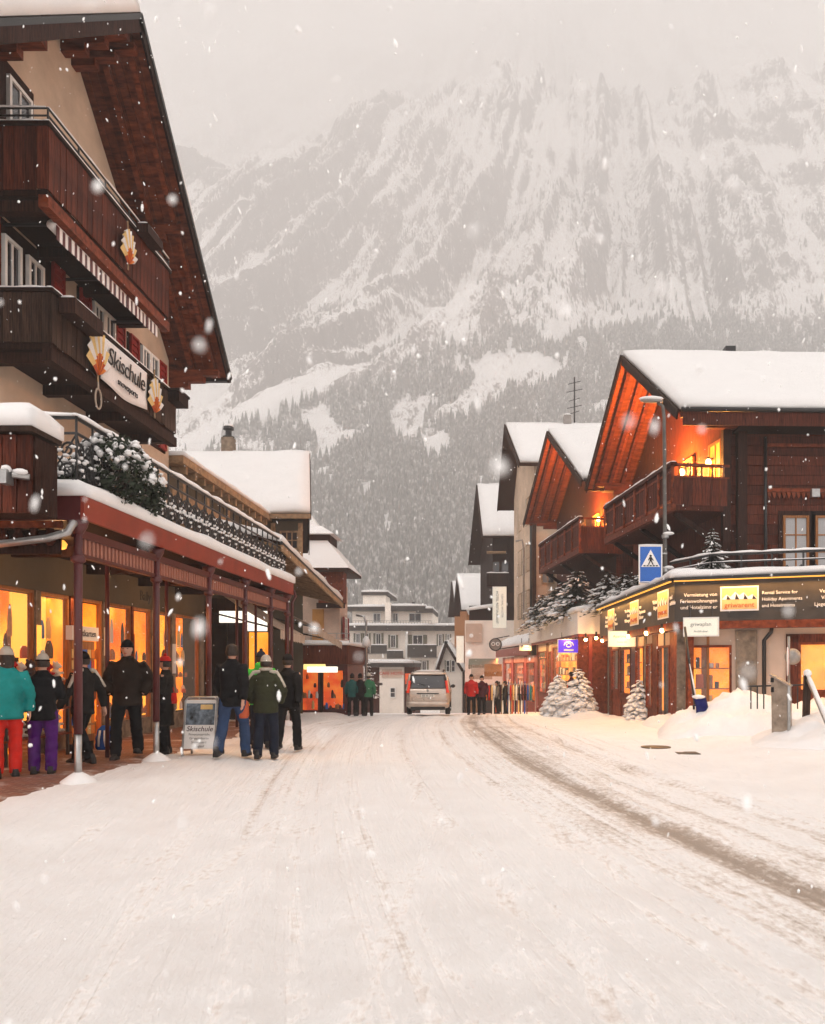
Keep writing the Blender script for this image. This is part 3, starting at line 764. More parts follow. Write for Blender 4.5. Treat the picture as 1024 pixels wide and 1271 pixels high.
for i, yy in enumerate(py_):
    z0 = gz(AX, yy) - .1
    mb = MB()
    mb.tube([(AX-.13, yy, z0+.72), (AX-.13, yy, 3.5)], .052, 10)
    mb.lathe((AX-.13, yy, 2.93), [(.055, 0), (.09, .03), (.09, .07), (.055, .12)], 10)
    mb.lathe((AX-.13, yy, 3.38), [(.05, -.08), (.11, .02), (.13, .1)], 10)
    po = mb.build('post', 'paint_maroon', ar, smooth=True)
    mb = MB(); mb.tube([(AX-.13, yy, z0), (AX-.13, yy, z0+.72)], .045, 10); mb.build('post_foot', 'steel', po, smooth=True)
    mb = MB(); mb.lathe((AX-.13, yy, z0+.08), [(.26, -.03), (.2, .05), (.1, .12), (.05, .15)], 12); mb.build('snow', 'snow', po, smooth=True)
    if i > 0:   # inner slim posts
        mb = MB(); mb.tube([(AX-1.0, yy+.2, z0), (AX-1.0, yy+.2, 3.52)], .035, 8); mb.build('inner_post', 'paint_maroon', ar, smooth=True)
# drop ceiling lines and cross beams
for yy in py_[1:-1]:
    mb = MB(); mb.box(-7.6, AX-.24, yy-.05, yy+.05, 3.34, 3.515); mb.build('cross_beam', 'wood_dark', ar)
mb = MB(); mb.tube([(AX-.15, AY0+.12, 3.45), (AX-.12, AY0-.05, 3.42), (AX-.16, AY0-.10, 3.3), (AX-.4, AY0-.12, 3.22), (-7.6, AY0-.12, 2.98)], .05, 8); mb.build('gutter_pipe', 'steel', ar, smooth=True)
mb = MB(); mb.box(-7.6, AX-.3, AY0-.02, AY0+.06, 3.37, 3.46); mb.build('cornice', 'wood_red', ar)
for i in range(9):
    mb = MB(); mb.lathe((AX-.45-.2*i, AY0+.02, 3.15), [(.03, 0), (.07, .05), (.075, .12), (.04, .17), (.055, .215)], 8); mb.build('bracket_knob', 'wood_brown', ar, smooth=True)
mb = MB(); mb.box(-7.6, AX-.35, AY0+.07, AY0+.12, 3.05, 3.36); mb.build('cornice_back', 'wood_dark', ar)
mb = MB(); mb.tube([(AX-.02, AY1+.06, 3.6), (AX+.03, AY1+.08, 3.45), (AX-.05, AY1+.06, 3.3), (AX-.08, AY1+.06, .2)], .04, 8); mb.build('downpipe', 'paint_maroon', ar, smooth=True)

# wrought-iron terrace railing on top of the arcade
rl = thing('terrace_railing', 'black wrought iron scroll railing capped with snow above the red arcade', 'railing', (AX-.15, 15.6, 4.1))
RXX = AX - .18; zb, zt = 3.94, 4.82
def spiral(c, r0, turns, ax, flip=1, n_=22):
    return [Vector(c) + Vector((0, 0, 0)) + (Vector(ax) * math.cos(t)*flip + Vector((0, 0, 1)) * math.sin(t)) * (r0*(1 - .8*t/(turns*2*math.pi))) for t in np.linspace(0, turns*2*math.pi, n_)]
ax_ = Vector((0, 1, 0)); pwid = .42
mb = MB()
mb.tube(spiral((0, .11, .2), .105, 1.5, ax_), .016, 5); mb.tube(spiral((0, .31, .2), .105, 1.5, ax_, -1), .016, 5)
mb.tube(spiral((0, .11, .47), .105, 1.4, ax_, -1), .016, 5); mb.tube(spiral((0, .31, .47), .105, 1.4, ax_), .016, 5)
mb.tube([(0, 0, .02), (0, .21, .33), (0, .42, .66)], .013, 5); mb.tube([(0, .42, .02), (0, .21, .33), (0, 0, .66)], .013, 5)
mb.tube([(0, 0, 0), (0, 0, .9)], .016, 5)
pm = mb.mesh('scroll_panel'); pm.materials.append(MT('iron')); pm.shade_smooth()
mb = MB()
for i in range(9): mb.ell((random.uniform(-.02, .02), .04 + .36*random.random(), .1+.5*random.random()), .03, .05, .022, 6, 4, .3)
pms = mb.mesh('snow_clump'); pms.materials.append(MT('snow')); pms.shade_smooth()
for i in range(25):
    p_ = inst(pm, 'scroll_panel', TRS((RXX, AY0+.15+i*pwid, zb)), rl); tag(inst(pms, 'snow_clumps', TRS((RXX, AY0+.15+i*pwid, zb)), p_), kind='stuff')
for i in range(2):
    wm = TRS((RXX - i*pwid, AY0+.15, zb), R(90)); p_ = inst(pm, 'scroll_panel', wm, rl); tag(inst(pms, 'snow_clumps', wm, p_), kind='stuff')
mb = MB(); ye = AY0+.15+25*pwid
for z in (zb, zb+.68, zt): mb.tube([(RXX-.84, AY0+.15, z), (RXX, AY0+.15, z), (RXX, ye, z)], .02 if z < zt else .026, 6)
hr = mb.build('handrail', 'iron', rl)
snow_bar((RXX, AY0+.1, zt+.02), (RXX, ye, zt+.02), .08, .09, hr); snow_bar((RXX-.84, AY0+.15, zt+.02), (RXX-.04, AY0+.15, zt+.02), .08, .09, hr, seed=3)

# wooden box end at the very left with a snow cap and a snowed-up spotlight
wb = thing('wooden_sign_box', 'dark plank box with a thick snow cap at the left edge', 'wooden box', (-6.1, 9.3, 3.4))
boards_along((-7.0, 9.3, 0), (-5.32, 9.3, 0), 3.38, 4.28, .17, .04, 'wood_brown', wb)
mb = MB(); mb.box(-7.0, -5.3, 9.33, 9.8, 3.40, 4.27); mb.build('body', 'wood_dark', wb)
mb = MB(); mb.box(-7.05, -5.27, 9.2, 9.85, 4.3, 4.36); lid = mb.build('lid', 'wood_grey', wb)
snow_slab([(-7.05, 9.18, 4.365), (-5.25, 9.18, 4.365), (-5.25, 9.86, 4.365), (-7.05, 9.86, 4.365)], .3, 'snow', lid, res=.1, mat='snow')
sl = thing('spotlight', 'small snow-covered spotlight on the plank box', 'spotlight', (-5.5, 9.25, 3.75))
mb = MB(); mb.tube([(-5.32, 9.25, 3.78), (-5.48, 9.18, 3.79)], .035, 8).box(-5.58, -5.5, 9.1, 9.24, 3.68, 3.84); mb.build('body', 'steel', sl)
mb = MB(); mb.ell((-5.4, 9.2, 3.83), .09, .05, .035, 10, 6, .1).ell((-5.54, 9.17, 3.85), .05, .08, .05, 10, 6, .1); mb.build('snow', 'snow', sl, smooth=True)

# ------------------------------------------------------------------ souvenir shop front under the arcade
SX = -7.6
sh = thing('souvenir_shop', 'souvenir shop front with warm lit windows under the arcade', 'shop', (SX, 15, 0))
zf = .12
ops = [(8.2, 13.4), (13.55, 14.5), (14.68, 15.72), (15.95, 16.97), (17.05, 17.95), (18.05, 19.05), (19.3, 20.9)]
wtop = 2.88
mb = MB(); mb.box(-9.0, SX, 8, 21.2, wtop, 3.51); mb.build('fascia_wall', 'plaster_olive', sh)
ye = 8.0
for k, (a, b_) in enumerate(ops + [(21.2, 21.2)]):
    if a > ye: 
        mb = MB(); mb.box(SX-.14, SX, ye, a, zf-.1, wtop-.002); mb.build('pier', 'wood_red' if k in (2, 4) else 'stone_pier', sh)
    ye = b_
mb = MB(); mb.box(-9.0, -8.9, 8, 21.2, 0, 3.5); mb.build('back_wall', 'wood_tan', sh)
mb = MB(); mb.box(-8.9, SX-.26, 8, 21.2, zf-.02, zf+.02); mb.build('shop_floor', 'wood_tan', sh)
GOODS = {}
for nm in ('orn_red', 'orn_yellow', 'fabric_white', 'board_grey', 'goods', 'wood_orange', 'sign_blue', 'paint_maroon'):
    mb = MB(); mb.lathe((0, 0, 0), [(.42, 0), (.5, .06), (.5, .55), (.38, .8), (.2, 1.0)], 8); q = mb.mesh('goods'); q.materials.append(MT(nm)); q.shade_smooth(); GOODS[nm] = q
for k, (a, b_) in enumerate(ops):
    door = k == 2
    z0 = zf + (.02 if door or k in (0,) else .38)
    if z0 > .4:
        mb = MB(); mb.box(SX-.12, SX-.02, a, b_, zf-.1, z0); mb.build('stall_riser', 'stone_pier', sh)
    mb = MB(); f_ = .05
    mb.box(SX-.12, SX-.03, a, a+f_, z0, wtop).box(SX-.12, SX-.03, b_-f_, b_, z0, wtop).box(SX-.12, SX-.03, a+f_, b_-f_, wtop-f_, wtop)
    fr = mb.build('shop_window', 'wood_orange', sh)
    if not door:
        mb = MB(); mb.box(SX-.09, SX-.08, a+f_, b_-f_, z0, wtop-f_); mb.build('pane', 'glass_clear', fr)
    mb = MB(); mb.box(-8.12, -8.07, a-.04, b_+.04, z0, 2.86); mb.build('lit_back_panel', 'lit_shop' if k not in (1,) else 'lit_warm', sh)
    # goods standing and hanging close behind the glass
    if k != 2:
        yy = a + .12
        while yy < b_ - .15:
            for z in ((.55, .95, 1.35, 1.75) if k else (.3, .7, 1.1, 1.5, 1.9)):
                if random.random() < .88:
                    w_, h_ = random.uniform(.07, .2), random.uniform(.1, .34)
                    inst(GOODS[random.choice(list(GOODS))], 'goods', TRS((SX-.2-random.uniform(0, .18), yy, z), random.uniform(-.3, .3), (random.uniform(.05, .12), w_, h_)), sh)
            if random.random() < .5: inst(GOODS[random.choice(list(GOODS))], 'hanging_goods', TRS((SX-.3, yy, 2.1), 0, (.03, random.uniform(.1, .22), random.uniform(.3, .55))), sh)
            yy += random.uniform(.16, .26)
la = bpy.data.lights.new('shop_light', 'AREA'); la.shape = 'RECTANGLE'; la.size = 10; la.size_y = .2; la.energy = 60; la.color = (1, .5, .16)
lo = bpy.data.objects.new('ceiling_light', la); link(lo, sh, Matrix.Translation((-7.86, 14.6, 2.84)))
for yy in (12.2, 14.6, 17.2, 19.6):
    lp_ = bpy.data.lights.new('arcade_light', 'POINT'); lp_.energy = 14; lp_.shadow_soft_size = .12; lp_.color = (1, .5, .2)
    ld = thing('arcade_lamp', f'round ceiling lamp under the arcade roof, {["first", "second", "third", "last"][[12.2, 14.6, 17.2, 19.6].index(yy)]} from the street corner', 'lamp', (-6.6, yy, 3.4), 'lamps under the arcade')
    mb = MB(); mb.lathe((-6.6, yy, 3.37), [(.02, 0), (.12, .03), (.14, .1), (.1, .15)], 12); mb.build('shade', 'lit_warm', ld, smooth=True)
    link(bpy.data.objects.new('lamp_light', lp_), ld, Matrix.Translation((-6.6, yy, 3.25)))
lettering('Bally', .3, 'ink', sh, face_mat((SX+.006, 17.6, 3.14), (0, 1, 0)), depth=.004)

# posters, price boards and a clock-like plate on the piers between the shop windows
for k, (yy, z, w_, h_, mt) in enumerate(((13.47, 1.9, .12, .8, 'lit_warm'), (14.59, 1.6, .15, .9, 'orn_red'), (15.83, 2.1, .2, .55, 'fabric_white'), (17.01, 1.7, .07, 1.2, 'wood_red'), (18.0, 1.9, .08, .8, 'orn_yellow'), (19.17, 1.8, .2, .7, 'fabric_white'))):
    mb = MB(); mb.box(SX+.004, SX+.02, yy-w_/2, yy+w_/2, z-h_/2, z+h_/2); mb.build('poster', mt, sh)
# ------------------------------------------------------------------ second house on the left: flat-roofed wing, then a block with a steep snowy roof
h2 = thing('timber_house', 'tan timbered house with a steep white snow roof behind the arcade railing', 'house', (-9, 30, 0))
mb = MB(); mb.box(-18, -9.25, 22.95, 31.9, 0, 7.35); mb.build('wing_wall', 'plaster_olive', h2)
mb = MB(); mb.box(-18, -8.75, 22.75, 31.88, 7.36, 7.58); we = mb.build('wing_roof', 'wood_tan', h2)
snow_slab([(-18, 22.72, 7.585), (-8.72, 22.72, 7.585), (-8.72, 31.9, 7.585), (-18, 31.9, 7.585)], .2, 'snow', we, res=.4)
for yy in np.linspace(23.2, 31.4, 12):
    mb = MB(); mb.box(-9.25, -8.82, yy-.07, yy+.07, 7.14, 7.355); mb.build('rafter_end', 'wood_tan', h2)
mb = MB(); mb.box(-9.245, -9.15, 23, 31.8, 6.5, 6.7).box(-9.245, -9.15, 23, 31.8, 5.2, 5.35); mb.build('timber_band', 'wood_tan', h2)
for yy in (24, 26, 28, 30): 
    window((-9.2, yy, 5.5), YD, 1.0, .95, h2, frame='wood_tan', mull=1)
    mb = MB(); mb.box(-9.24, -9.1, yy-.35, yy-.15, 5.355, 7.1); mb.build('timber_post', 'wood_tan', h2)
xg = -7.55
K2 = -.236
def k2(y, o=0): return K2*y + o
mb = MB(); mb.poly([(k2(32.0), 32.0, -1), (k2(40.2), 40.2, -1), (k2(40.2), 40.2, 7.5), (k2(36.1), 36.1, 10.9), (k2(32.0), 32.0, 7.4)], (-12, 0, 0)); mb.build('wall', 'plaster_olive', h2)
rr = (36.1, 11.15); e1 = (31.6, 7.62); e2 = (40.8, 7.5); xe = -7.15
for k, e in enumerate((e1, e2)):
    xr, xq = k2(rr[0], .28), k2(e[0], .28)
    r_ = slab([(xr, *rr), (xq, *e), (-20, *e), (-20, *rr)], .2, 'roof', 'wood_dark', h2)
    snow_slab([(xr+.02, rr[0], rr[1]+.004), (xq+.02, e[0], e[1]+.004), (-20, e[0], e[1]+.004), (-20, rr[0], rr[1]+.004)], .3, 'snow', r_, res=.5)
    mb = MB(); a = Vector((xr+.03, rr[0], rr[1]-.12)); mb.bar(a, (xq+.03, e[0], e[1]-.12), .04, .3); mb.build('bargeboard', 'wood_dark', h2)
mb = MB(); mb.box(-18, xe, 31.52, 31.62, 7.42, 7.6); mb.build('fascia', 'wood_tan', h2)
for x_ in (-8.7, -7.62):
    mb = MB(); mb.box(x_-.1, x_+.06, 31.88, 31.99, 4.5, 7.3); mb.build('timber_post', 'wood_tan', h2)
window((-8.45, 31.97, 6.25), (1, 0), .75, .75, h2, frame='wood_tan', mull=2)
mb = MB(); mb.box(-8.68, -7.6, 31.2, 31.99, 5.0, 5.12); bf = mb.build('balcony_floor', 'wood_tan', h2)
boards_along((-8.65, 31.2, 0), (-7.62, 31.2, 0), 5.1, 5.95, .2, .04, 'wood_tan', bf)
boards_along((-7.62, 31.2, 0), (-7.62, 31.98, 0), 5.1, 5.95, .2, .04, 'wood_tan', bf)
mb = MB(); mb.box(-8.7, -7.56, 31.14, 31.24, 5.95, 6.05); mb.build('handrail', 'wood_tan', bf)
chm = MB(); chm.box(-12.1, -11.6, 35.85, 36.35, 10.9, 11.85); c_ = chm.build('chimney', 'stone_pier', h2)
mb = MB(); mb.lathe((-11.85, 36.1, 11.86), [(.26, 0), (.26, .06), (.14, .1), (.14, .35), (.24, .38), (.22, .5), (.08, .56)], 10); mb.build('chimney_cowl', 'iron', c_)
mb = MB(); mb.ell((-11.85, 36.1, 12.4), .22, .22, .1, 10, 6); mb.build('snow', 'snow', c_, smooth=True)

# lean canopy roof of the next shop: slatted underside, snow on top, awnings below
cp = thing('shop_canopy_roof', 'sloping snow-edged canopy roof with slatted underside beyond the arcade', 'canopy', (-6, 25, 0))
A_ = Vector((-5.35, 20.2, 4.75)); B_ = Vector((-5.5, 29.2, 3.98)); C_ = Vector((-9.0, 29.2, 4.9)); D_ = Vector((-9.0, 20.2, 5.6))
sl_ = slab([A_, B_, C_, D_], .05, 'roof_deck', 'wood_dark', cp)
snow_slab([A_ + Vector((.03, 0, .004)), B_ + Vector((.03, .03, .004)), C_ + Vector((0, .03, .004)), D_ + Vector((0, 0, .004))], .26, 'snow', sl_, res=.3)
mb = MB(); mb.bar(A_ + Vector((.05, 0, -.16)), B_ + Vector((.05, 0, -.16)), .05, .16); mb.build('fascia', 'wood_tan', cp)
mb = MB(); mb.bar(A_ + Vector((.04, 0, -.035)), B_ + Vector((.04, 0, -.035)), .04, .08); mb.build('drip_edge', 'iron', cp)
nr = 34
for i in range(nr):
    t = (i+.5)/nr; a = A_.lerp(B_, t) + Vector((0, 0, -.12)); d_ = D_.lerp(C_, t) + Vector((0, 0, -.12))
    mb = MB(); mb.bar(a, d_, .1, .1); mb.build('rafter', 'wood_tan', cp)
mb = MB(); mb.box(-9.2, -9.0, 21.3, 29.0, -.4, 5.2); mb.build('wall', 'plaster_olive', cp)
# shop front of that building, dark glass doors with bright sign boxes
mb = MB(); mb.box(-8.5, -7.68, 25.0, 25.06, 2.98, 3.34).box(-7.676, -7.02, 25.0, 25.06, 2.72, 3.34); mb.build('lit_sign_box', 'lit_white', cp)
mb = MB(); mb.box(-8.85, -7.72, 25.1, 25.16, -.2, 2.95); mb.build('door', 'glass', cp)
mb = MB(); mb.box(-7.6, -7.0, 25.1, 25.16, .4, 2.68); mb.build('lit_window', 'lit_curtain', cp)
mb = MB(); mb.box(-8.98, -6.9, 25.18, 25.3, -.2, 3.75); mb.build('partition', 'wood_dark', cp)
mb = MB(); mb.box(-7.71, -7.62, 25.0, 25.16, -.2, 2.97).box(-6.98, -6.9, 25.0, 25.16, -.2, 2.7).box(-8.9, -8.83, 25.0, 25.16, -.2, 2.97).box(-8.3, -8.26, 25.02, 25.09, -.2, 2.97); mb.build('door_frame', 'iron', cp)
def awning(a0, a1, out, drop, name, label, mat, valance=.22):
    """fabric awning: a0-a1 along wall at top, sloping out (x) and down"""
    t = thing(name, label, 'awning', ((a0[0]+a1[0])/2, (a0[1]+a1[1])/2, a0[2]-drop))
    n_ = 12; vs = []
    a0, a1 = Vector(a0), Vector(a1); o_ = Vector(out)
    for i in range(n_+1):
        p = a0.lerp(a1, i/n_)
        for j in range(7):
            v = j/6; vs.append(p + o_*v + Vector((0, 0, -drop*v - .07*math.sin(math.pi*v) + .02*math.sin(i*2.1)*v)))
    fs = [(i*7+j, (i+1)*7+j, (i+1)*7+j+1, i*7+j+1) for i in range(n_) for j in range(6)]
    mb = MB(); mb._add(vs, fs); o = mb.build('cloth', mat, t, smooth=True); md = o.modifiers.new('s', 'SOLIDIFY'); md.thickness = .012
    e0, e1 = a0 + o_ + Vector((0, 0, -drop)), a1 + o_ + Vector((0, 0, -drop))
    mb = MB(); k = 14
    for i in range(k):
        p, q_ = e0.lerp(e1, i/k), e0.lerp(e1, (i+.96)/k)
        mb._add([p, q_, q_ + Vector((0, 0, -valance)), (p+q_)/2 + Vector((0, 0, -valance*1.2)), p + Vector((0, 0, -valance))], [(0, 1, 2, 3, 4)])
    mb.build('valance', mat, t)
    for p in (0.03, .97):
        mb = MB(); mb.tube([a0.lerp(a1, p) + Vector((0, 0, -drop*.6)), e0.lerp(e1, p)], .025, 6); mb.build('arm', 'iron', t)
    return t
awning((-7.85, 21.6, 3.95), (-7.85, 24.4, 3.9), (2.15, 0, 0), 1.35, 'fabric_awning', 'beige fabric awning hanging just beyond the last arcade post', 'fabric_beige')
awning((-7.85, 25.6, 4.1), (-7.85, 29.6, 3.75), (2.3, 0, 0), 1.25, 'fabric_awning', 'brownish fabric awning above the snowy kiosk roof', 'fabric_tan' if 'fabric_tan' in MATS else 'fabric_beige')
basic('ochre_wall', (.45, .22, .06), rough=.9, var=.12, scale=1, bump=.2)
# kiosk with brown fascia and lit yellow sign
ki = thing('kiosk', 'low shop with brown fascia, snowy flat roof and yellow lit sign', 'kiosk', (-7, 34, -.5))
mb = MB(); mb.box(-8.6, -5.95, 33.0, 38.0, 1.72, 2.5); mb.build('fascia', 'wood_brown', ki)
snow_slab([(-8.6, 32.95, 2.505), (-5.9, 32.95, 2.505), (-5.9, 38, 2.505), (-8.6, 38, 2.505)], .2, 'snow', ki, res=.25)
mb = MB(); mb.box(-8.6, -6.1, 33.8, 38, -.8, 1.715); mb.build('wall', 'paint_maroon', ki)
mb = MB(); mb.box(-8.5, -7.35, 33.74, 33.79, -.2, 1.5); mb.build('lit_window', 'lit_shop_red', ki)
mb = MB(); mb.box(-7.1, -6.3, 33.74, 33.79, -.1, 1.45); mb.build('lit_window', 'lit_shop_red', ki)
for i in range(26):
    inst(GOODS[random.choice(list(GOODS))], 'goods', TRS((-8.4 + .08*i + (.25 if i > 13 else 0), 33.66, random.choice((-.15, .3, .75, 1.1))), 0, (.12, .1, random.uniform(.15, .38))), ki)
mb = MB(); mb.box(-7.25, -7.15, 33.7, 33.8, -.7, 1.6); mb.build('mullion', 'wood_dark', ki)
mb = MB(); mb.box(-6.12, -5.98, 33.1, 33.25, -.6, 1.715); mb.build('post', 'paint_maroon', ki)
mb = MB(); mb.box(-7.75, -6.85, 32.9, 32.96, 1.50, 1.72); s1_ = mb.build('lit_sign', 'lit_yellow', ki, bevel=.02)
mb = MB(); mb.box(-7.6, -6.35, 32.88, 32.94, 1.38, 1.62); s2_ = mb.build('lit_sign', 'lit_white', ki, bevel=.02)
mb = MB(); mb.bar((-8.6, 33.4, 3.0), (-5.95, 33.4, 3.0), .03, .03).bar((-8.6, 33.4, 2.8), (-5.95, 33.4, 2.8), .02, .02)
for x_ in np.linspace(-8.6, -5.95, 6): mb.bar((x_, 33.4, 2.5), (x_, 33.4, 3.0), .03, .03)
mb.build('roof_railing', 'steel', ki)
# third house: ochre walls, red corner, hipped snowy roof with a dormer
h3 = thing('hipped_roof_house', 'ochre house with hipped snow roof and dormer farther down left', 'house', (-10, 48, -1.2))
mb = MB(); mb.box(-18, -8.75, 46, 48.4, -1.5, 6.4); mb.build('wall', 'plaster_pink', h3)
mb = MB(); mb.box(-10.3, -9.65, 45.9, 45.99, 1.6, 4.9); mb.build('ochre_panel', 'ochre_wall', h3)
for zz in (.4, 3.2):
    for yy in (46.8,): window((-8.68, yy, zz), YD, .9, 1.3, h3); shutter((-8.66, yy-.45, zz), YD, .42, 1.3, h3, 'paint_shutter'); shutter((-8.66, yy+.93, zz), YD, .42, 1.3, h3, 'paint_shutter')
mb = MB(); mb.box(-9.8, -8.4, 45.2, 46.2, 5.2, 7.1); mb.build('corner_bay', 'wood_red', h3)
mb = MB(); mb.box(-9.9, -8.3, 45.15, 45.19, 4.9, 5.2); mb.build('timber_band', 'wood_dark', h3)
def frustum(x0, x1, y0, y1, z0, ix0, ix1, iy0, iy1, z1, name, mat, parent, smooth=False):
    mb = MB(); mb._add([(x0,y0,z0),(x1,y0,z0),(x1,y1,z0),(x0,y1,z0),(ix0,iy0,z1),(ix1,iy0,z1),(ix1,iy1,z1),(ix0,iy1,z1)], [(0,3,2,1),(4,5,6,7),(0,1,5,4),(1,2,6,5),(2,3,7,6),(3,0,4,7)])
    return mb.build(name, mat, parent, smooth)
frustum(-19, -8.0, 44.6, 48.9, 6.95, -19, -8.0, 44.6, 48.9, 7.1, 'eaves', 'wood_dark', h3)
frustum(-19, -7.95, 44.55, 48.95, 7.1, -19, -10.2, 46.6, 48.3, 9.7, 'snow', 'snow_roof', h3)
mb = MB(); mb.box(-12, -9.3, 45.9, 48, 8.05, 9.15); mb.build('dormer', 'wood_dark', h3)
frustum(-12.2, -9.0, 45.5, 48.4, 9.15, -12.2, -9.9, 46.5, 48.2, 9.75, 'snow', 'snow_roof', h3)
frustum(-14, -10.1, 46.9, 48.4, 9.7, -14, -11.3, 47.4, 48.0, 11.3, 'snow', 'snow_roof', h3)
mb = MB(); mb.box(-9.6, -8.7, 45.9, 45.99, 0.4, 3.0); mb.build('log_panel', 'wood_brown', h3)
for i in range(9):
    mb = MB(); mb.tube([(-9.2, 45.85, .6+i*.27), (-8.68, 45.85, .6+i*.27)], .12, 8); mb.build('log', 'wood_tan', h3, smooth=True)
# street sign arm lamps on the left
ls = thing('street_lantern', 'white-snowed street lantern by the kiosk corner', 'lamp post', (-5.75, 36.5, -.7))
mb = MB(); mb.tube([(-5.75, 36.5, -.8), (-5.75, 36.5, 3.6), (-5.85, 36.5, 3.9), (-6.2, 36.5, 3.95)], .05, 8); mb.build('pole', 'steel', ls, smooth=True)
mb = MB(); mb.lathe((-5.75, 36.5, 2.55), [(.02, .5), (.16, .3), (.22, 0), (.05, -.02)], 10); mb.build('lamp_shade', 'snow', ls, smooth=True)

# ------------------------------------------------------------------ hotel closing the street
HY = 95.0
ho = thing('flat_roofed_hotel', 'white flat-roofed hotel with dark balconies closing the street', 'hotel', (-10, HY, -3.5))
def hx(px): return (px-CX)/F*HY
def hz(py): return EYE-(py-CY)/F*HY
mb = MB(); mb.box(hx(425), hx(578), HY, HY+12, -4, hz(781)); mb.build('wall', 'plaster_pale', ho)
mb = MB(); mb.box(hx(435), hx(536), HY+1.2, HY+11, hz(773)+.01, hz(757)); mb.build('penthouse_wall', 'plaster_pale', ho)
mb = MB(); mb.box(hx(447), hx(476), HY+2, HY+6, hz(750), hz(734)); mb.build('lift_tower', 'plaster_pale', ho)
def eave(px0, px1, py0, py1, dy, name='cornice'):
    mb = MB(); mb.box(hx(px0), hx(px1), HY-1.0+dy, HY+8+dy, hz(py1), hz(py0)); c = mb.build(name, 'board_grey', ho)
    snow_slab([(hx(px0), HY-1.0+dy, hz(py0)+.004), (hx(px1), HY-1.0+dy, hz(py0)+.004), (hx(px1), HY+8+dy, hz(py0)+.004), (hx(px0), HY+8+dy, hz(py0)+.004)], .38, 'snow', c, res=1.2)
eave(432, 538, 777, 783, 0); eave(534, 577, 777, 783, .3)
eave(430, 480, 753, 758, 1.1); eave(478, 528, 752, 758, 1.2); eave(516, 537, 755, 760, 1.25)
eave(445.5, 479, 733, 737, 2.8, 'tower_roof')
for p0, p1, q0, q1 in ((461, 471, 760, 772), (485.5, 493, 760, 772), (506, 522, 760, 772)): window((hx(p0), HY+1.18, hz(q1)), (1, 0), hx(p1)-hx(p0), hz(q0)-hz(q1), ho, mull=1, trans=0, fw=.09)
for p0, p1, q0, q1 in ((439, 450, 786, 800), (450.5, 460, 786, 800), (463.5, 476, 786, 800), (482, 494, 788, 804), (507, 530, 788, 800), (542, 551, 787, 802), (553, 560, 787, 795), (521, 532, 820, 833), (443, 452, 812, 820)):
    w_ = hx(p1)-hx(p0); h_ = hz(q0)-hz(q1)
    window((hx(p0)+w_*.22, HY-.02, hz(q1)), (1, 0), w_*.56, h_, ho, mull=1, trans=0, fw=.09)
    shutter((hx(p0), HY-.02, hz(q1)), (1, 0), w_*.21, h_, ho, 'paint_sage'); shutter((hx(p0)+w_*.79, HY-.02, hz(q1)), (1, 0), w_*.21, h_, ho, 'paint_sage')
for p0, p1, q0, q1 in ((437, 461, 800, 811), (462, 482, 801, 811), (482, 502, 808, 817), (507, 543, 801, 816)):
    mb = MB(); mb.box(hx(p0), hx(p1), HY-1.3, HY-1.24, hz(q1), hz(q0)); b1 = mb.build('balcony_front', 'board_grey', ho)
    mb = MB(); mb.box(hx(p0), hx(p1), HY-1.23, HY, hz(q1)-.1, hz(q1)+.05); mb.build('balcony_floor', 'concrete', ho)
    snow_bar((hx(p0), HY-1.27, hz(q0)), (hx(p1), HY-1.27, hz(q0)), .2, .14, b1)
mb = MB(); mb.box(hx(503.5), hx(506.5), HY-.3, HY-.02, -3, hz(784)); mb.build('downpipe', 'paint_white', ho)
mb = MB(); mb.box(hx(478), hx(485), HY-.1, HY+1.3, hz(775), hz(748)); mb.build('chimney_stack', 'plaster_pale', ho)
mb = MB(); mb.tube([(hx(509), HY+4, hz(753)), (hx(509), HY+4, hz(744))], .2, 8); mb.build('flue', 'iron', ho)
mb = MB()
for x_ in np.linspace(hx(436), hx(536), 30): mb.bar((x_, HY-.8, hz(777)), (x_, HY-.8, hz(771)), .04, .04)
mb.bar((hx(436), HY-.8, hz(771)), (hx(536), HY-.8, hz(771)), .05, .05); mb.build('roof_railing', 'zinc', ho)
# low pavilion with a red sign
pv_ = thing('low_pavilion', 'low pale pavilion with a red lettered sign and snowy roof', 'pavilion', (-8.2, 72, -2.5))
PY = 70.0
def kx(px): return (px-CX)/F*PY
def kz(py): return EYE-(py-CY)/F*PY
mb = MB(); mb.box(kx(471), kx(501), PY, PY+6, -3, kz(828)); mb.build('wall', 'plaster_pale', pv_)
mb = MB(); mb.box(kx(436), kx(514), PY-.5, PY+7, kz(828)+.003, kz(823)); c = mb.build('roof', 'board_grey', pv_)
snow_slab([(kx(436), PY-.5, kz(823)+.01), (kx(514), PY-.5, kz(823)+.01), (kx(514), PY+7, kz(823)+.01), (kx(436), PY+7, kz(823)+.01)], .32, 'snow', c, res=.7)
mb = MB(); mb.box(kx(474), kx(499), PY-.08, PY-.01, kz(841), kz(831)); mb.build('sign_panel', 'sign_salmon' if 'sign_salmon' in MATS else 'plaster_pink', pv_)
lettering('CAFE HOTEL', .38, 'ink_red', pv_, face_mat(((kx(474)+kx(499))/2, PY-.09, kz(836)), (1, 0, 0)), depth=.01)
mb = MB(); mb.box(kx(501), kx(514), PY+.6, PY+6, -3, kz(828)); mb.build('side_wall', 'wood_brown', pv_)
mb = MB(); mb.box(kx(502), kx(513), PY+.5, PY+.58, kz(849), kz(836)); mb.build('lit_window', 'lit_shop_red', pv_)
mb = MB(); mb.box(kx(452), kx(470.5), PY+.3, PY+6, -3, kz(828)); mb.build('porch_wall', 'wood_brown', pv_)
window((kx(484), PY-.03, kz(866)), (1, 0), .5, .9, pv_, mull=0)
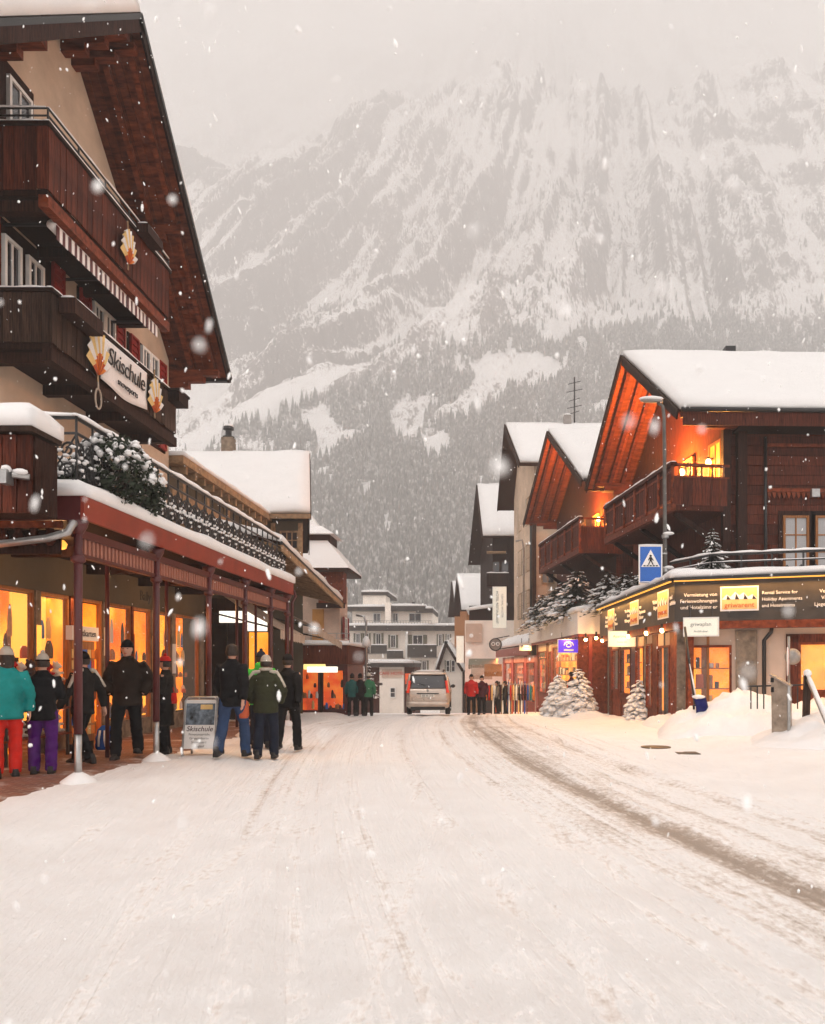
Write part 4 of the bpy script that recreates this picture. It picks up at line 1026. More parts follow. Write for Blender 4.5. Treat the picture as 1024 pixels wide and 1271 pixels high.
mb = MB(); mb.box(kx(447), kx(478), PY-2.2, PY-1.6, kz(850), kz(847)); mb.build('counter', 'wood_grey', pv_)
# little A-roof house in front of the hotel
al = thing('little_gabled_house', 'small pale house with a steep snow-laden gable before the hotel', 'house', (-4.5, 78, -3))
AYY = 76.0
def ax2(px): return (px-CX)/F*AYY
def az2(py): return EYE-(py-CY)/F*AYY
mb = MB(); mb.poly([(ax2(546), AYY, -3), (ax2(573), AYY, -3), (ax2(573), AYY, az2(826)), (ax2(554.5), AYY, az2(798)), (ax2(546), AYY, az2(824))], (0, 6, 0)); mb.build('wall', 'plaster_pale', al)
slab([(ax2(541), AYY-.6, az2(832)), (ax2(553.5), AYY-.6, az2(795.5)), (ax2(553.5), AYY+6.5, az2(795.5)), (ax2(541), AYY+6.5, az2(832))], .25, 'roof', 'wood_dark', al)
p_ = [(ax2(553.6), AYY-.6, az2(795.5)), (ax2(576), AYY-.6, az2(832)), (ax2(576), AYY+6.5, az2(832)), (ax2(553.6), AYY+6.5, az2(795.5))]
r_ = slab(p_, .25, 'roof', 'wood_dark', al); snow_slab(p_, .3, 'snow', r_, res=.6)
snow_slab([(ax2(541), AYY-.6, az2(832)+.01), (ax2(553.5), AYY-.6, az2(795.5)+.01), (ax2(553.5), AYY+6.5, az2(795.5)+.01), (ax2(541), AYY+6.5, az2(832)+.01)], .2, 'snow', al, res=.6)
for p0 in (553.5, 560): window((ax2(p0), AYY-.02, az2(834)), (1, 0), .38, 1.1, al, mull=0, fw=.06); shutter((ax2(p0)-.12, AYY-.02, az2(834)), (1, 0), .12, 1.1, al, 'paint_sage')
# ------------------------------------------------------------------ right side chalets: gables to the street along a line that bends left
def gl(y, off=0.0): return 5.38 - .162*(y-24) + off
G = Vector((-.162, 1, 0)).normalized(); GN = Vector((1, .162, 0)).normalized()          # along the facade; into the house
def right_chalet(name, label, yR, yP, yL, zR, zP, zL, by0, by1, bz0, bz1, wall_off, depth_dir, depth, end_y, ws, lamp_at, up_at=(), group=None):
    t = thing(name, label, 'chalet', (gl(yP)+2, yP, 0))
    D = Vector(depth_dir)
    Pk = Vector((gl(yP), yP, zP)); Rr = Vector((gl(yR), yR, zR)); Lr = Vector((gl(yL), yL, zL))
    # upper walls
    w0 = Vector((gl(yR+1.0, wall_off), yR+1.0, 0)); w1 = Vector((gl(yL-.6, wall_off), yL-.6, 0)); wp = Vector((gl(yP, wall_off), yP, 0))
    sR = (zP-zR)/(yP-yR); sL = (zP-zL)/(yL-yP)
    mb = MB(); zf_ = 3.7
    mb.poly([Vector((w0.x, w0.y, zf_)), Vector((w1.x, w1.y, zf_)), Vector((w1.x, w1.y, zL+.6*sL-.35)), Vector((wp.x, wp.y, zP-.4)), Vector((w0.x, w0.y, zR+1.0*sR-.35))], D*depth)
    mb.build('wall', 'wood_brown', t)
    # horizontal log boards on the wall that looks up the street
    for i in range(18):
        z = 4.0 + i*.3
        if z > zR+.2: break
        mb = MB(); mb.bar(w0 + Vector((.02, -.03, z)), w0 + D*depth + Vector((0, -.03, z)), .05, .285); mb.build('log_board', 'wood_brown', t)
    # roof
    for (e, ot, k) in ((Rr, 1, 0), (Lr, -1, 1)):
        pts = [Pk, e, e + D*depth, Pk + D*depth]
        r_ = slab(pts, .07, 'roof', 'wood_dark', t)
        up = Vector((0, 0, .005)); ins = D*.03
        snow_slab([p + up + (ins if i in (0, 1) else Vector((0, 0, 0))) for i, p in enumerate(pts)], .3 if k == 0 else .2, 'snow', r_, res=.45, amp=.04, seed=k*3+yP)
        v = e - Pk; nn = (D.cross(v)).normalized(); nn = nn if nn.z > 0 else -nn
        n_ = 10
        for i in range(n_):
            a = Pk + D*(.06 + (i+.5)*(wall_off+.3)/n_) - nn*(.09 + random.uniform(0, .012))
            mb = MB(); mb.bar(a + v*.01, a + v*.99, (wall_off+.3)/n_-.012, .03, up=nn); mb.build('soffit_board', 'wood_soffit_glow_tint', r_)
        for dd in (.35, .85, 1.35):
            a = Pk + D*dd - nn*.22; mb = MB(); mb.bar(a + v*.03, a + v*.97, .13, .24, up=nn); mb.build('rafter', 'wood_soffit', r_)
        a = Pk - D*.02 - nn*.14; mb = MB(); mb.bar(a, a + v, .05, .30, up=nn); mb.build('bargeboard', 'wood_dark', t)
        a = Pk - D*.055 - nn*.03; mb = MB(); mb.bar(a, a + v*1.005, .03, .09, up=nn); mb.build('verge_trim', 'wood_grey', t)
        for tt in (.08, .93):
            a = Pk + v*tt - nn*.30
            for k2 in range(3):
                q_ = a - Vector((0, 0, .16*k2)); mb = MB(); mb.bar(q_ + D*(.25+.38*k2), q_ + D*(wall_off+.2), .18+.004*k2, .155); mb.build('purlin', 'wood_soffit', t)
    # fascia and gutter along the near eave
    a = Rr + Vector((.0, -.05, -.28)); mb = MB(); mb.bar(a + D*.1, a + D*depth, .05, .40); mb.build('eaves_board', 'wood_brown', t)
    mb = MB(); mb.tube([Rr + D*.05 + Vector((0, -.1, -.02)), Rr + D*depth + Vector((0, -.1, -.02))], .07, 8); mb.build('gutter', 'iron', t, smooth=True)
    mb = MB(); mb.bar(Rr + D*(wall_off+.1) + Vector((0, .5, -.42)), Rr + D*depth + Vector((0, .5, -.42)), .9, .05); mb.build('eaves_soffit', 'wood_dark', t)
    # balcony with turned panels
    b0 = Vector((gl(by0), by0, bz0)); b1 = Vector((gl(by1), by1, bz0)); L = (b1-b0).length; g = (b1-b0).normalized(); nn = Vector((g.y, -g.x, 0))
    rz = math.atan2(g.y, g.x)
    def lb(u, v, z): return b0 + g*u + nn*v + Vector((0, 0, z))
    Mloc = Matrix.Translation(b0) @ Matrix.Rotation(rz, 4, 'Z')      # local x along facade, local -y into the house
    mb = MB(Mloc); mb.box(0, L, -wall_off-.1, -.02, .0, .16); fl = mb.build('balcony_floor', 'wood_brown', t)
    mb = MB(Mloc); mb.box(-.02, L+.02, -.06, .10, -.02, .2); mb.build('balcony_beam', 'wood_red', t)
    H = bz1 - bz0
    nb3 = max(10, int(L/.2)); mbb = MB(); mbb.box(.006, L/nb3-.006, -.015, .015, 0, H-.38); bm_ = mbb.mesh('board'); bm_.materials.append(MT('wood_brown'))
    for i in range(nb3): inst(bm_, 'board', Mloc @ Matrix.Translation((i*L/nb3, random.uniform(-.005, .005), .28)), fl)
    npn = 6
    for i in range(npn+1):
        u = L*i/npn; mb = MB(Mloc); mb.tube([(u, .05, .2), (u, .05, .3), (u, .06, .42), (u, .04, .55), (u, .07, .72), (u, .04, .9), (u, .05, H-.12)], [.05, .055, .035, .06, .035, .055, .05], 8); mb.build('baluster_post', 'wood_red', fl, smooth=True)
    mb = MB(Mloc); mb.box(-.08, L+.08, -.08, .12, H-.12, H-.02); hr = mb.build('handrail', 'wood_brown', t)
    snow_bar(Mloc @ Vector((-.05, .02, H-.015)), Mloc @ Vector((L+.05, .02, H-.015)), .2, .10, hr, seed=yP)
    mb = MB(Mloc); mb.box(.0, L, .015, .04, .26, .34).box(0, L, .015, .04, H-.3, H-.24); mb.build('rail_moulding', 'wood_red', fl)
    # near end of the balcony
    ne = 6
    for i in range(ne):
        mb = MB(Mloc); mb.box(-.02, .02, -wall_off*(i+1)/ne+.006, -wall_off*i/ne-.006, .16, H-.42); mb.build('board', 'wood_brown', fl)
    for i in range(5):
        mb = MB(Mloc); yv = -wall_off*(i+.5)/5; mb.tube([(0, yv, H-.42), (0, yv, H-.36), (0, yv, H-.25), (0, yv, H-.12)], [.03, .045, .025, .035], 8); mb.build('baluster', 'wood_orange', fl, smooth=True)
    mb = MB(Mloc); mb.box(-.06, .06, -wall_off, -.1, H-.118, H-.04).box(-.04, .04, -wall_off, -.1, H-.46, H-.41); mb.build('handrail', 'wood_red', t)
    for u in (.4, L*.5, L-.4):     # struts under the balcony
        mb = MB(Mloc); mb.bar((u, -wall_off, -1.0), (u, -.2, -.02), .14, .14); mb.build('strut', 'wood_dark', t)
    # doors onto the balcony and a warm lamp under the gable
    for k, u in enumerate((L*.18, L*.5, L*.8)):
        o_ = Mloc @ Vector((u, -wall_off+.06, .2)); window((o_.x, o_.y, o_.z), (-g.x, -g.y), .9, 2.1, t, frame='wood_orange', glass='lit_curtain' if k == 0 else 'glass', mull=1, trans=2)
    for uu, zz, en in lamp_at:
        lp = Mloc @ Vector((uu, -wall_off+.25, zz))
        lm = thing('wall_lamp', 'glowing warm lamp ' + ('at the near corner ' if uu < 1 else 'halfway along the balcony ') + 'under the gable of the ' + ws, 'lamp', lp)
        mb = MB(); mb.ell(lp, .09, .09, .11, 10, 8); mb.build('bulb', 'bulb', lm, smooth=True)
        mb = MB(); mb.bar(lp + Vector((0, 0, .1)), lp + GN*.3 + Vector((0, 0, .14)), .05, .05).lathe(lp + Vector((0, 0, .1)), [(.12, 0), (.04, .07)], 10); mb.build('bracket', 'iron', lm)
        ld_ = bpy.data.lights.new('gable_light', 'POINT'); ld_.energy = en; ld_.color = (1, .36, .06); ld_.shadow_soft_size = .1
        link(bpy.data.objects.new('lamp_light', ld_), lm, Matrix.Translation(lp - GN*.22))
    for uu, en in up_at:        # floodlight on the balcony floor thrown up at the roof boards
        fp = Mloc @ Vector((uu, -1.0, H-.1))
        lm = thing('uplight', 'warm floodlight on the balcony shining up under the roof of the ' + ws, 'floodlight', fp)
        mb = MB(); mb.cbox(fp, (.22, .16, .12)); mb.build('housing', 'iron', lm)
        mb = MB(); mb.cbox(fp + Vector((0, 0, .065)), (.18, .12, .012)); mb.build('lens', 'bulb', lm)
        mb = MB(); mb.bar(fp + Vector((0, 0, -.06)), fp + Vector((0, 0, -H+.28)), .03, .03); mb.build('stand', 'iron', lm)
        ls_ = bpy.data.lights.new('uplight', 'SPOT'); ls_.energy = en; ls_.color = (1, .33, .05); ls_.spot_size = R(150); ls_.spot_blend = .9; ls_.shadow_soft_size = .08
        link(bpy.data.objects.new('lamp_light', ls_), lm, Matrix.Translation(fp + Vector((0, 0, .09))) @ Matrix.Rotation(R(180), 4, 'X'))
    return t, Mloc, L, w0, D
Dv = (1, .03, 0)
c1, M1, L1, w0, D1 = right_chalet('corner_chalet', 'dark red-brown corner chalet with glowing gable and carved balcony at right', 23.6, 28.8, 33.4, 9.15, 12.75, 9.0, 24.0, 30.6, 6.28, 7.72, 1.75, Dv, 16, 0, 'corner chalet', [(3.0, 1.9, 900), (.9, 1.7, 110)], [(2.9, 3200)])
c2, M2, L2, w02, D2 = right_chalet('glowing_gable_chalet', 'smaller-looking chalet with glowing red gable between corner chalet and cream house', 34.0, 40.3, 46.3, 9.5, 13.4, 9.85, 34.2, 41.9, 6.45, 8.0, 1.75, Dv, 9, 0, 'middle chalet', [(2.4, 1.9, 900)], [(3.0, 3400)])
# details on the big wall of the corner chalet
xw = w0.x
mb = MB(); mb.tube([(w0.x+1.25, w0.y-.1, 8.6), (w0.x+1.25, w0.y-.12, 3.8)], .05, 8); mb.build('downpipe', 'iron', c1, smooth=True)
mb = MB(); mb.bar((w0.x+1.3, w0.y-.09, 8.35), (w0.x+15, w0.y+.35, 8.35), .08, .1); mb.build('moulding', 'wood_red', c1)
mbk = MB(); mbk.poly([(0, 0, 0), (.13, 0, 0), (.105, 0, -.12), (.065, 0, -.2), (.025, 0, -.12)], (0, .04, 0)); km = mbk.mesh('carved_tooth'); km.materials.append(MT('wood_red'))
for i in range(40): inst(km, 'carved_tooth', TRS((w0.x+1.3+.15*i, w0.y-.12+.0045*i, 6.92)), c1)
mb = MB(); mb.bar((w0.x+1.3, w0.y-.10, 6.98), (w0.x+8, w0.y+.1, 6.98), .1, .1); mb.build('carved_frieze', 'wood_red', c1)
mb = MB(); mb.box(w0.x+.35, w0.x+.62, w0.y-.35, w0.y-.08, 3.75, 8.9).box(w0.x-.1, w0.x+.12, w0.y-.35, w0.y-.08, 3.75, 8.9); mb.build('corner_post', 'wood_dark', c1)
for k, px in enumerate((970, 1010, 1052)):
    xx = (px-CX)/F*w0.y
    mb = MB(); mb.box(xx-.12, xx+.98, w0.y-.1, w0.y-.055, 3.9, 6.35); mb.build('window_surround', 'wood_dark', c1)
    window((xx, w0.y-.1, 4.0), (1, 0), .78, 2.2, c1, frame='wood_orange', glass='glass_day', mull=1, trans=3) if 'glass_day' in MATS else window((xx, w0.y-.1, 4.0), (1, 0), .78, 2.2, c1, frame='wood_orange', mull=1, trans=3)
fl_ = thing('flood_lamp', 'small square floodlight on the dark chalet wall', 'floodlight', (w0.x+3.8, w0.y-.2, 6.9))
mb = MB(); p = P(1012, 612, w0.y-.2); mb.cbox(p, (.24, .12, .24)); mb.build('body', 'steel', fl_)
mb = MB(); mb.bar(p + Vector((0, .05, 0)), p + Vector((0, .2, .02)), .05, .05); mb.build('bracket', 'iron', fl_)
# chimney and vent on the roof
mb = MB(); p = P(905, 436, 28.9); mb.box(p.x-.18, p.x+.18, 28.7, 29.1, 12.5, p.z+.12); mb.build('roof_vent', 'iron', c1)
# ground floor of the corner chalet: shops under a lettered board
F0 = Vector((4.0, 30.2, 0)); F1 = Vector((4.55, 20.2, 0)); F2 = Vector((10.2, 18.0, 0)); F3 = Vector((15, 16.2, 0))
gf = thing('corner_shop', 'corner shop with grey lettered fascia board and warm windows', 'shop', (6, 22, 0))
def offs(p, k): return Vector((p.x + k*.9, p.y + k*.45, 0))
seg = [(F0, F1), (F1, F2), (F2, F3)]
for k, (a, b_) in enumerate(seg):
    d = (b_-a).normalized(); nn = Vector((d.y, -d.x, 0)); nn = -nn if nn.dot(Vector((-1, -1, 0))) < 0 else nn
    mb = MB(); mb.poly([a + Vector((0, 0, 2.74)), b_ + Vector((0, 0, 2.74)), b_ - nn*.12 + Vector((0, 0, 2.74)), a - nn*.12 + Vector((0, 0, 2.74))], (0, 0, 1.0)); mb.build('fascia_board', 'board_grey', gf)
    mb = MB(); mb.bar(a + nn*.05 + Vector((0, 0, 3.79)), b_ + nn*.05 + Vector((0, 0, 3.79)), .26, .07); mb.build('board_cap', 'iron', gf)
    mb = MB(); mb.bar(a - nn*.10 + Vector((0, 0, 2.64)), b_ - nn*.1 + Vector((0, 0, 2.64)), .2, .19); mb.build('lintel', 'wood_red', gf)
    mb = MB(); mb.bar(a + nn*.10 + Vector((0, 0, 3.74)), b_ + nn*.10 + Vector((0, 0, 3.74)), .04, .025); mb.build('light_strip', 'lit_warm', gf)
    ld_ = bpy.data.lights.new('board_light', 'AREA'); ld_.shape = 'RECTANGLE'; ld_.size = (b_-a).length*.98; ld_.size_y = .05; ld_.energy = 13*(b_-a).length; ld_.color = (1, .5, .14)
    Mx = Matrix((d, nn.cross(d).cross(d) if False else Vector((0, 0, 1)).cross(d), Vector((0, 0, 1)))).transposed().to_4x4(); Mx.translation = (a+b_)/2 + nn*.16 + Vector((0, 0, 3.70))
    link(bpy.data.objects.new('board_light', ld_), gf, Mx @ Matrix.Rotation(R(18) * (1 if (Vector((0, 0, 1)).cross(d)).dot(nn) > 0 else -1), 4, 'X'))
# roof terrace with snow
tp = [F0, F1, F2, F3, Vector((15, 25.5, 0)), Vector((4.6, 31, 0))]
mb = MB(); mb.poly([p + Vector((.0, .12, 3.6)) for p in tp], (0, 0, .12)); mb.build('terrace_deck', 'concrete', gf)
snow_slab([F1 + Vector((-.1, -.1, 3.83)), F2 + Vector((-.0, -.1, 3.83)), Vector((11, 24.4, 3.83)), Vector((5.6, 24.8, 3.83))], .2, 'terrace_snow', gf, res=.25, mat='snow')
snow_slab([F0 + Vector((-.12, .1, 3.83)), F1 + Vector((-.12, -.1, 3.83)), F1 + Vector((.8, .3, 3.83)), F0 + Vector((.8, 0, 3.83))], .24, 'terrace_snow', gf, res=.18, amp=.12, mat='snow')
# walls below the board, set back
def inw(p, q_, k):
    d = (q_-p).normalized(); nn = Vector((d.y, -d.x, 0)); nn = -nn if nn.dot(Vector((-1, -1, 0))) < 0 else nn
    return p - nn*k, q_ - nn*k, d, nn
def shop_wall(a, b_, ops, mat_seq, parent, zf=0.0, top=2.55, back=.35):
    """wall from a to b with openings [(u0,u1,z0,z1,kind)]"""
    a, b_, d, nn = inw(a, b_, back); L = (b_-a).length; u = 0
    Mw = Matrix((d, -nn, Vector((0, 0, 1)))).transposed().to_4x4(); Mw.translation = a
    for k, (u0, u1, z0, z1, kind) in enumerate(ops + [(L, L, 0, 0, None)]):
        if u0 > u + .01:
            mb = MB(Mw); mb.box(u, u0, 0, .14, zf-.4, top); mb.build('pier', mat_seq[k % len(mat_seq)], parent)
        if kind:
            if z0 > zf-.3:
                mb = MB(Mw); mb.box(u0, u1, .03, .13, zf-.4, z0); mb.build('stall_riser', 'wood_red', parent)
            if z1 < top - .02:
                mb = MB(Mw); mb.box(u0, u1, .02, .13, z1, top-.002); mb.build('lintel_panel', 'plaster_pink', parent)
            f_ = .06; mb = MB(Mw); mb.box(u0, u0+f_, -.02, .08, z0, z1).box(u1-f_, u1, -.02, .08, z0, z1).box(u0+f_, u1-f_, -.02, .08, z1-f_, z1).box(u0+f_, u1-f_, -.02, .08, z0, z0+f_)
            fr = mb.build('shop_window' if kind != 'door' else 'door', 'wood_red' if kind != 'white' else 'wood_orange', parent)
            mb = MB(Mw); mb.box(u0+f_, u1-f_, .03, .045, z0+f_, z1-f_); mb.build('pane', 'glass_clear', fr)
            mb = MB(Mw); mb.box(u0-.04, u1+.04, .42, .46, z0-.1, z1+.1); mb.build('lit_back_panel', {'door': 'lit_shop_red', 'curtain': 'lit_curtain'}.get(kind, 'lit_shop'), parent)
            nsh = 0 if kind == 'curtain' else 3
            for s_ in range(nsh):
                z = z0 + .25 + s_*(z1-z0-.3)/3
                mb = MB(Mw); mb.box(u0+.1, u1-.1, .16, .40, z-.03, z); sh_ = mb.build('shelf', 'wood_orange', parent)
                x_ = u0 + .2
                while x_ < u1 - .3:
                    w_ = random.uniform(.07, .2); h_ = random.uniform(.12, .38); mb = MB(Mw); mb.box(x_, x_+w_, .18, .34, z+.001, z+h_); mb.build('goods', random.choice(['goods', 'goods', 'fabric_white', 'orn_red', 'orn_yellow', 'board_grey']), sh_, bevel=.012); x_ += w_ + random.uniform(.02, .1)
        u = u1
    mb = MB(Mw); mb.box(-.0, L, .48, .54, zf-.4, top); mb.build('inner_wall', 'wood_orange', parent)
    return Mw, L
# street side (from the far end to the corner)
Mw1, Ls = shop_wall(F0, F1, [(.5, 1.7, .75, 2.25, 'curtain'), (2.0, 3.6, .65, 2.25, 'shop'), (4.3, 5.4, .0, 2.25, 'curtain'), (5.7, 6.4, .4, 2.3, 'curtain'), (7.0, 8.3, .1, 2.2, 'door')], ['wood_red', 'wood_red', 'paint_maroon', 'stone_pier'], gf)
Mw2, Ls2 = shop_wall(F1, F2, [(.25, 1.35, .3, 2.15, 'shop'), (2.9, 5.9, 1.0, 2.2, 'curtain')], ['stone_pier', 'plaster_pink', 'plaster_pink'], gf)
shop_wall(F2, F3, [], ['plaster_pink'], gf)
mb = MB(Mw2); mb.box(1.45, 1.95, -.08, .0, -.3, 2.5); mb.build('corner_pier', 'stone_pier', gf)
mb = MB(Mw2); mb.box(2.62, 2.9, -.05, .0, .6, 2.4).box(2.62, 6.1, -.05, .0, 2.2, 2.4); mb.build('window_surround', 'wood_brown', gf)
mb = MB(Mw2); mb.tube([(2.3, -.12, 2.6), (2.28, -.12, 2.45), (2.12, -.12, 2.25), (2.12, -.12, 0)], .05, 8); mb.build('downpipe', 'iron', gf, smooth=True)
# lettering on the board
def on_board(a, b_, u, z, out=.012):
    d = (b_-a).normalized(); nn = Vector((d.y, -d.x, 0)); nn = -nn if nn.dot(Vector((-1, -1, 0))) < 0 else nn
    return face_mat(a + d*u + nn*out + Vector((0, 0, z)), d)
def logo(a, b_, u, z, w_, h_, word=True):
    d = (b_-a).normalized(); M_ = on_board(a, b_, u, z, .03)
    mb = MB(M_); mb.box(-w_/2, w_/2, -h_/2, h_/2, -.02, 0); pl = mb.build('logo_plate', 'fabric_white', gf)
    mb = MB(M_); mb.box(-w_/2+.04, w_/2-.04, -h_/2+.04, h_/2-.04, .001, .004); mb.build('logo_field', 'orn_yellow', pl)
    mb = MB(M_); xs_ = np.linspace(-w_/2+.05, w_/2-.05, 9); hs_ = [.02, .13, .07, .19, .1, .17, .06, .12, .03]
    for i in range(8): mb._add([(xs_[i], -.02, .006), (xs_[i+1], -.02, .006), (xs_[i+1], -.02+hs_[i+1]*h_/.6, .006), (xs_[i], -.02+hs_[i]*h_/.6, .006)], [(0, 1, 2, 3)])
    mb.build('logo_mountains', 'ink_white', pl)
    mb = MB(M_)
    for i in range(1, 8, 2): mb._add([(xs_[i], -.02, .008), (xs_[i+1], -.02, .008), (xs_[i]+.02, -.02+hs_[i]*h_/.75, .008)], [(0, 1, 2)])
    mb.build('logo_shade', 'board_grey', pl)
    if word: lettering('griwarent', h_*.3, 'orn_red', pl, M_ @ Matrix.Translation((0, -h_*.27, .012)), depth=.002)
def para(lines, a, b_, u, z, size, align, mat='ink_white'):
    for i, s_ in enumerate(lines): lettering(s_, size, mat, gf, on_board(a, b_, u, z + .15 - .155*i), align=align)
para(['Vermietung von', 'Ferienwohnungen', 'und Hotelzimmer'], F1, F2, 1.04, 3.24, .125, 'RIGHT')
logo(F1, F2, 1.56, 3.27, .9, .6)
para(['Rental Service for', 'Holiday Apartments', 'and Hotelrooms'], F1, F2, 2.08, 3.24, .112, 'LEFT')
para(['Verkauf und', 'Verwaltung', 'Liegenschaften'], F1, F2, 3.95, 3.24, .118, 'RIGHT')
logo(F1, F2, 4.5, 3.27, .9, .6)
for u, k in ((2.2, 0), (5.7, 1), (9.0, 2)):
    logo(F0, F1, u, 3.24, 1.05, .74, True)
    para([['Rental', 'Service', 'Holiday'], ['Vermietung', 'Ferien', 'Wohnungen'], ['Verkauf', 'Liegen']][k], F0, F1, u-.62, 3.22, .15, 'RIGHT')
    para([['for', 'und', 'Rooms'], ['von', 'Apartments', 'Zimmer'], ['und', 'schaften']][k], F0, F1, u+.62, 3.22, .15, 'LEFT')
# bulbs under the board
for k, (a, b_, u) in enumerate(((F0, F1, 4.9), (F0, F1, 7.2), (F0, F1, 8.9), (F1, F2, 4.3), (F0, F1, .6))):
    M_ = on_board(a, b_, u, 2.6, .02); p = M_.translation
    lm = thing('soffit_lamp', ['bare glowing bulb under the far half of the street board', 'bare glowing bulb under the street board left of the lamp post', 'bare glowing bulb beside the lamp post under the board', 'bare glowing bulb above the big curtained window at right', 'bare glowing bulb at the far end of the street board'][k], 'lamp', p, 'bulbs under the lettered board')
    mb = MB(); mb.ell(p + Vector((0, 0, -.03)), .06, .06, .07, 10, 8); mb.build('bulb', 'bulb', lm, smooth=True)
    mb = MB(); mb.lathe(p + Vector((0, 0, .02)), [(.07, 0), (.04, .06), (.04, .12)], 10); mb.build('socket', 'iron', lm)
    ld_ = bpy.data.lights.new('bulb_light', 'POINT'); ld_.energy = 13; ld_.color = (1, .5, .16); ld_.shadow_soft_size = .07
    link(bpy.data.objects.new('lamp_light', ld_), lm, Matrix.Translation(p + Vector((-.12, -.1, -.14))))
def hang_sign(c, xd, w_, h_, mat, label, name='hanging_sign', lines=(), ink='ink_grey', size=.12, depth=.08, brackets=True):
    t = thing(name, label, 'sign', c)
    M_ = face_mat(c, xd); mb = MB(M_); mb.box(-w_/2, w_/2, -h_/2, h_/2, -depth, 0); mb.build('panel', mat, t, bevel=.012)
    mb = MB(M_); e = .025
    mb.box(-w_/2-e, w_/2+e, h_/2+.001, h_/2+e, -depth-.01, .012).box(-w_/2-e, w_/2+e, -h_/2-e, -h_/2-.001, -depth-.01, .012).box(-w_/2-e, -w_/2-.001, -h_/2, h_/2, -depth-.01, .012).box(w_/2+.001, w_/2+e, -h_/2, h_/2, -depth-.01, .012); mb.build('frame', 'paint_white', t)
    if brackets:
        mb = MB(M_); mb.box(-w_*.35, -w_*.35+.03, h_/2+.03, h_/2+.3, -.05, -.02); mb.build('hanger', 'iron', t); mb = MB(M_); mb.box(w_*.35-.03, w_*.35, h_/2+.03, h_/2+.3, -.05, -.02); mb.build('hanger', 'iron', t)
    for i, (s_, dx, dy, sz) in enumerate(lines): lettering(s_, sz, ink, t, M_ @ Matrix.Translation((dx, dy, .006)), depth=.003)
    return t
hang_sign(P(772, 793, 25.6), (1, 0, 0), .82, .45, 'lit_sign', 'white lit box sign left of the lamp post below the board', lines=(('Apartments', 0, .08, .12), ('Tourist Info', 0, -.1, .07)))
hang_sign(P(870, 778, 19.7), (1, -.33, 0), .80, .42, 'lit_sign', 'white lit box sign right of the lamp post below the board', lines=(('griwaplan', 0, .06, .13), ('Architektur', 0, -.11, .07)))
# terrace railing above the board
tr = thing('terrace_railing', 'dark metal railing capped with snow on the corner terrace', 'railing', (8, 20, 3.9))
pts = [Vector((5.05, 22.9, 0)), Vector((5.75, 21.2, 0)), Vector((11.5, 19.4, 0))]
mb = MB()
for z in (4.02, 4.35, 4.55): mb.tube([p + Vector((0, 0, z)) for p in pts], .022 if z < 4.5 else .035, 6)
tb = mb.build('rails', 'iron', tr)
for a, b_ in ((pts[0], pts[1]), (pts[1], pts[2])):
    snow_bar(a + Vector((0, 0, 4.58)), b_ + Vector((0, 0, 4.58)), .09, .07, tb); snow_bar(a + Vector((0, 0, 4.36)), b_ + Vector((0, 0, 4.36)), .05, .03, tb, seed=5)
    n_ = int((b_-a).length/.75)
    for i in range(n_+1):
        q_ = a.lerp(b_, i/n_); mb = MB(); mb.bar(q_ + Vector((0, 0, 3.8)), q_ + Vector((0, 0, 4.56)), .04, .04); mb.build('post', 'iron', tr)
    for i in range(int((b_-a).length/.34)):
        q_ = a.lerp(b_, (i+.5)*.34/(b_-a).length); mb = MB(); mb.lathe(q_ + Vector((0, 0, 4.17)), [(.0, -.06), (.06, 0), (.0, .06)], 6); mb.build('rosette', 'iron', tr)

# ------------------------------------------------------------------ boutique below the middle chalet
S0 = Vector((2.0, 45.3, 0)); S1 = Vector((3.36, 32.0, 0)); S2 = Vector((4.35, 31.95, 0))
bq = thing('boutique', 'boutique with cream canopy fascia and golden window below the middle chalet', 'shop', (3, 38, -.4))
for a, b_ in ((S0, S1), (S1, S2)):
    d = (b_-a).normalized(); nn = Vector((d.y, -d.x, 0)); nn = -nn if nn.dot(Vector((-1, -1, 0))) < 0 else nn
    mb = MB(); mb.poly([a + Vector((0, 0, 2.92)), b_ + Vector((0, 0, 2.92)), b_ - nn*.12 + Vector((0, 0, 2.92)), a - nn*.12 + Vector((0, 0, 2.92))], (0, 0, .88)); mb.build('fascia', 'plaster_pale', bq)
    mb = MB(); mb.bar(a - nn*.14 + Vector((0, 0, 2.86)), b_ - nn*.14 + Vector((0, 0, 2.86)), .2, .1); mb.build('trim', 'paint_red', bq)
snow_slab([S0 + Vector((-.05, 0, 3.805)), S1 + Vector((-.05, -.05, 3.805)), S1 + Vector((1.6, .3, 3.805)), S0 + Vector((1.6, .3, 3.805))], .3, 'snow', bq, res=.3, amp=.12, mat='snow')
mb = MB(); mb.poly([S0 + Vector((.1, 0, 3.5)), S1 + Vector((.1, .1, 3.5)), S1 + Vector((3, .1, 3.5)), S0 + Vector((3, .1, 3.5))], (0, 0, .15)); mb.build('deck', 'wood_dark', bq)
shop_wall(S0, S1, [(.4, 3.2, .2, 2.45, 'door'), (3.9, 4.7, -.3, 2.4, 'door'), (5.2, 11.2, .35, 2.6, 'shop')], ['paint_red', 'wood_red', 'paint_red'], bq, zf=-.3, top=2.84, back=.45)
shop_wall(S1, Vector((4.5, 31.8, 0)), [], ['wood_red'], bq, zf=-.2, top=2.84, back=.2)
ld_ = bpy.data.lights.new('boutique_light', 'AREA'); ld_.shape = 'RECTANGLE'; ld_.size = 12; ld_.size_y = .3; ld_.energy = 240; ld_.color = (1, .6, .2)
dd = (S1-S0).normalized(); Mx = Matrix((dd, Vector((0, 0, 1)).cross(dd), Vector((0, 0, 1)))).transposed().to_4x4(); Mx.translation = (S0+S1)/2 + Vector((-.25, 0, 2.78))
link(bpy.data.objects.new('soffit_light', ld_), bq, Mx)
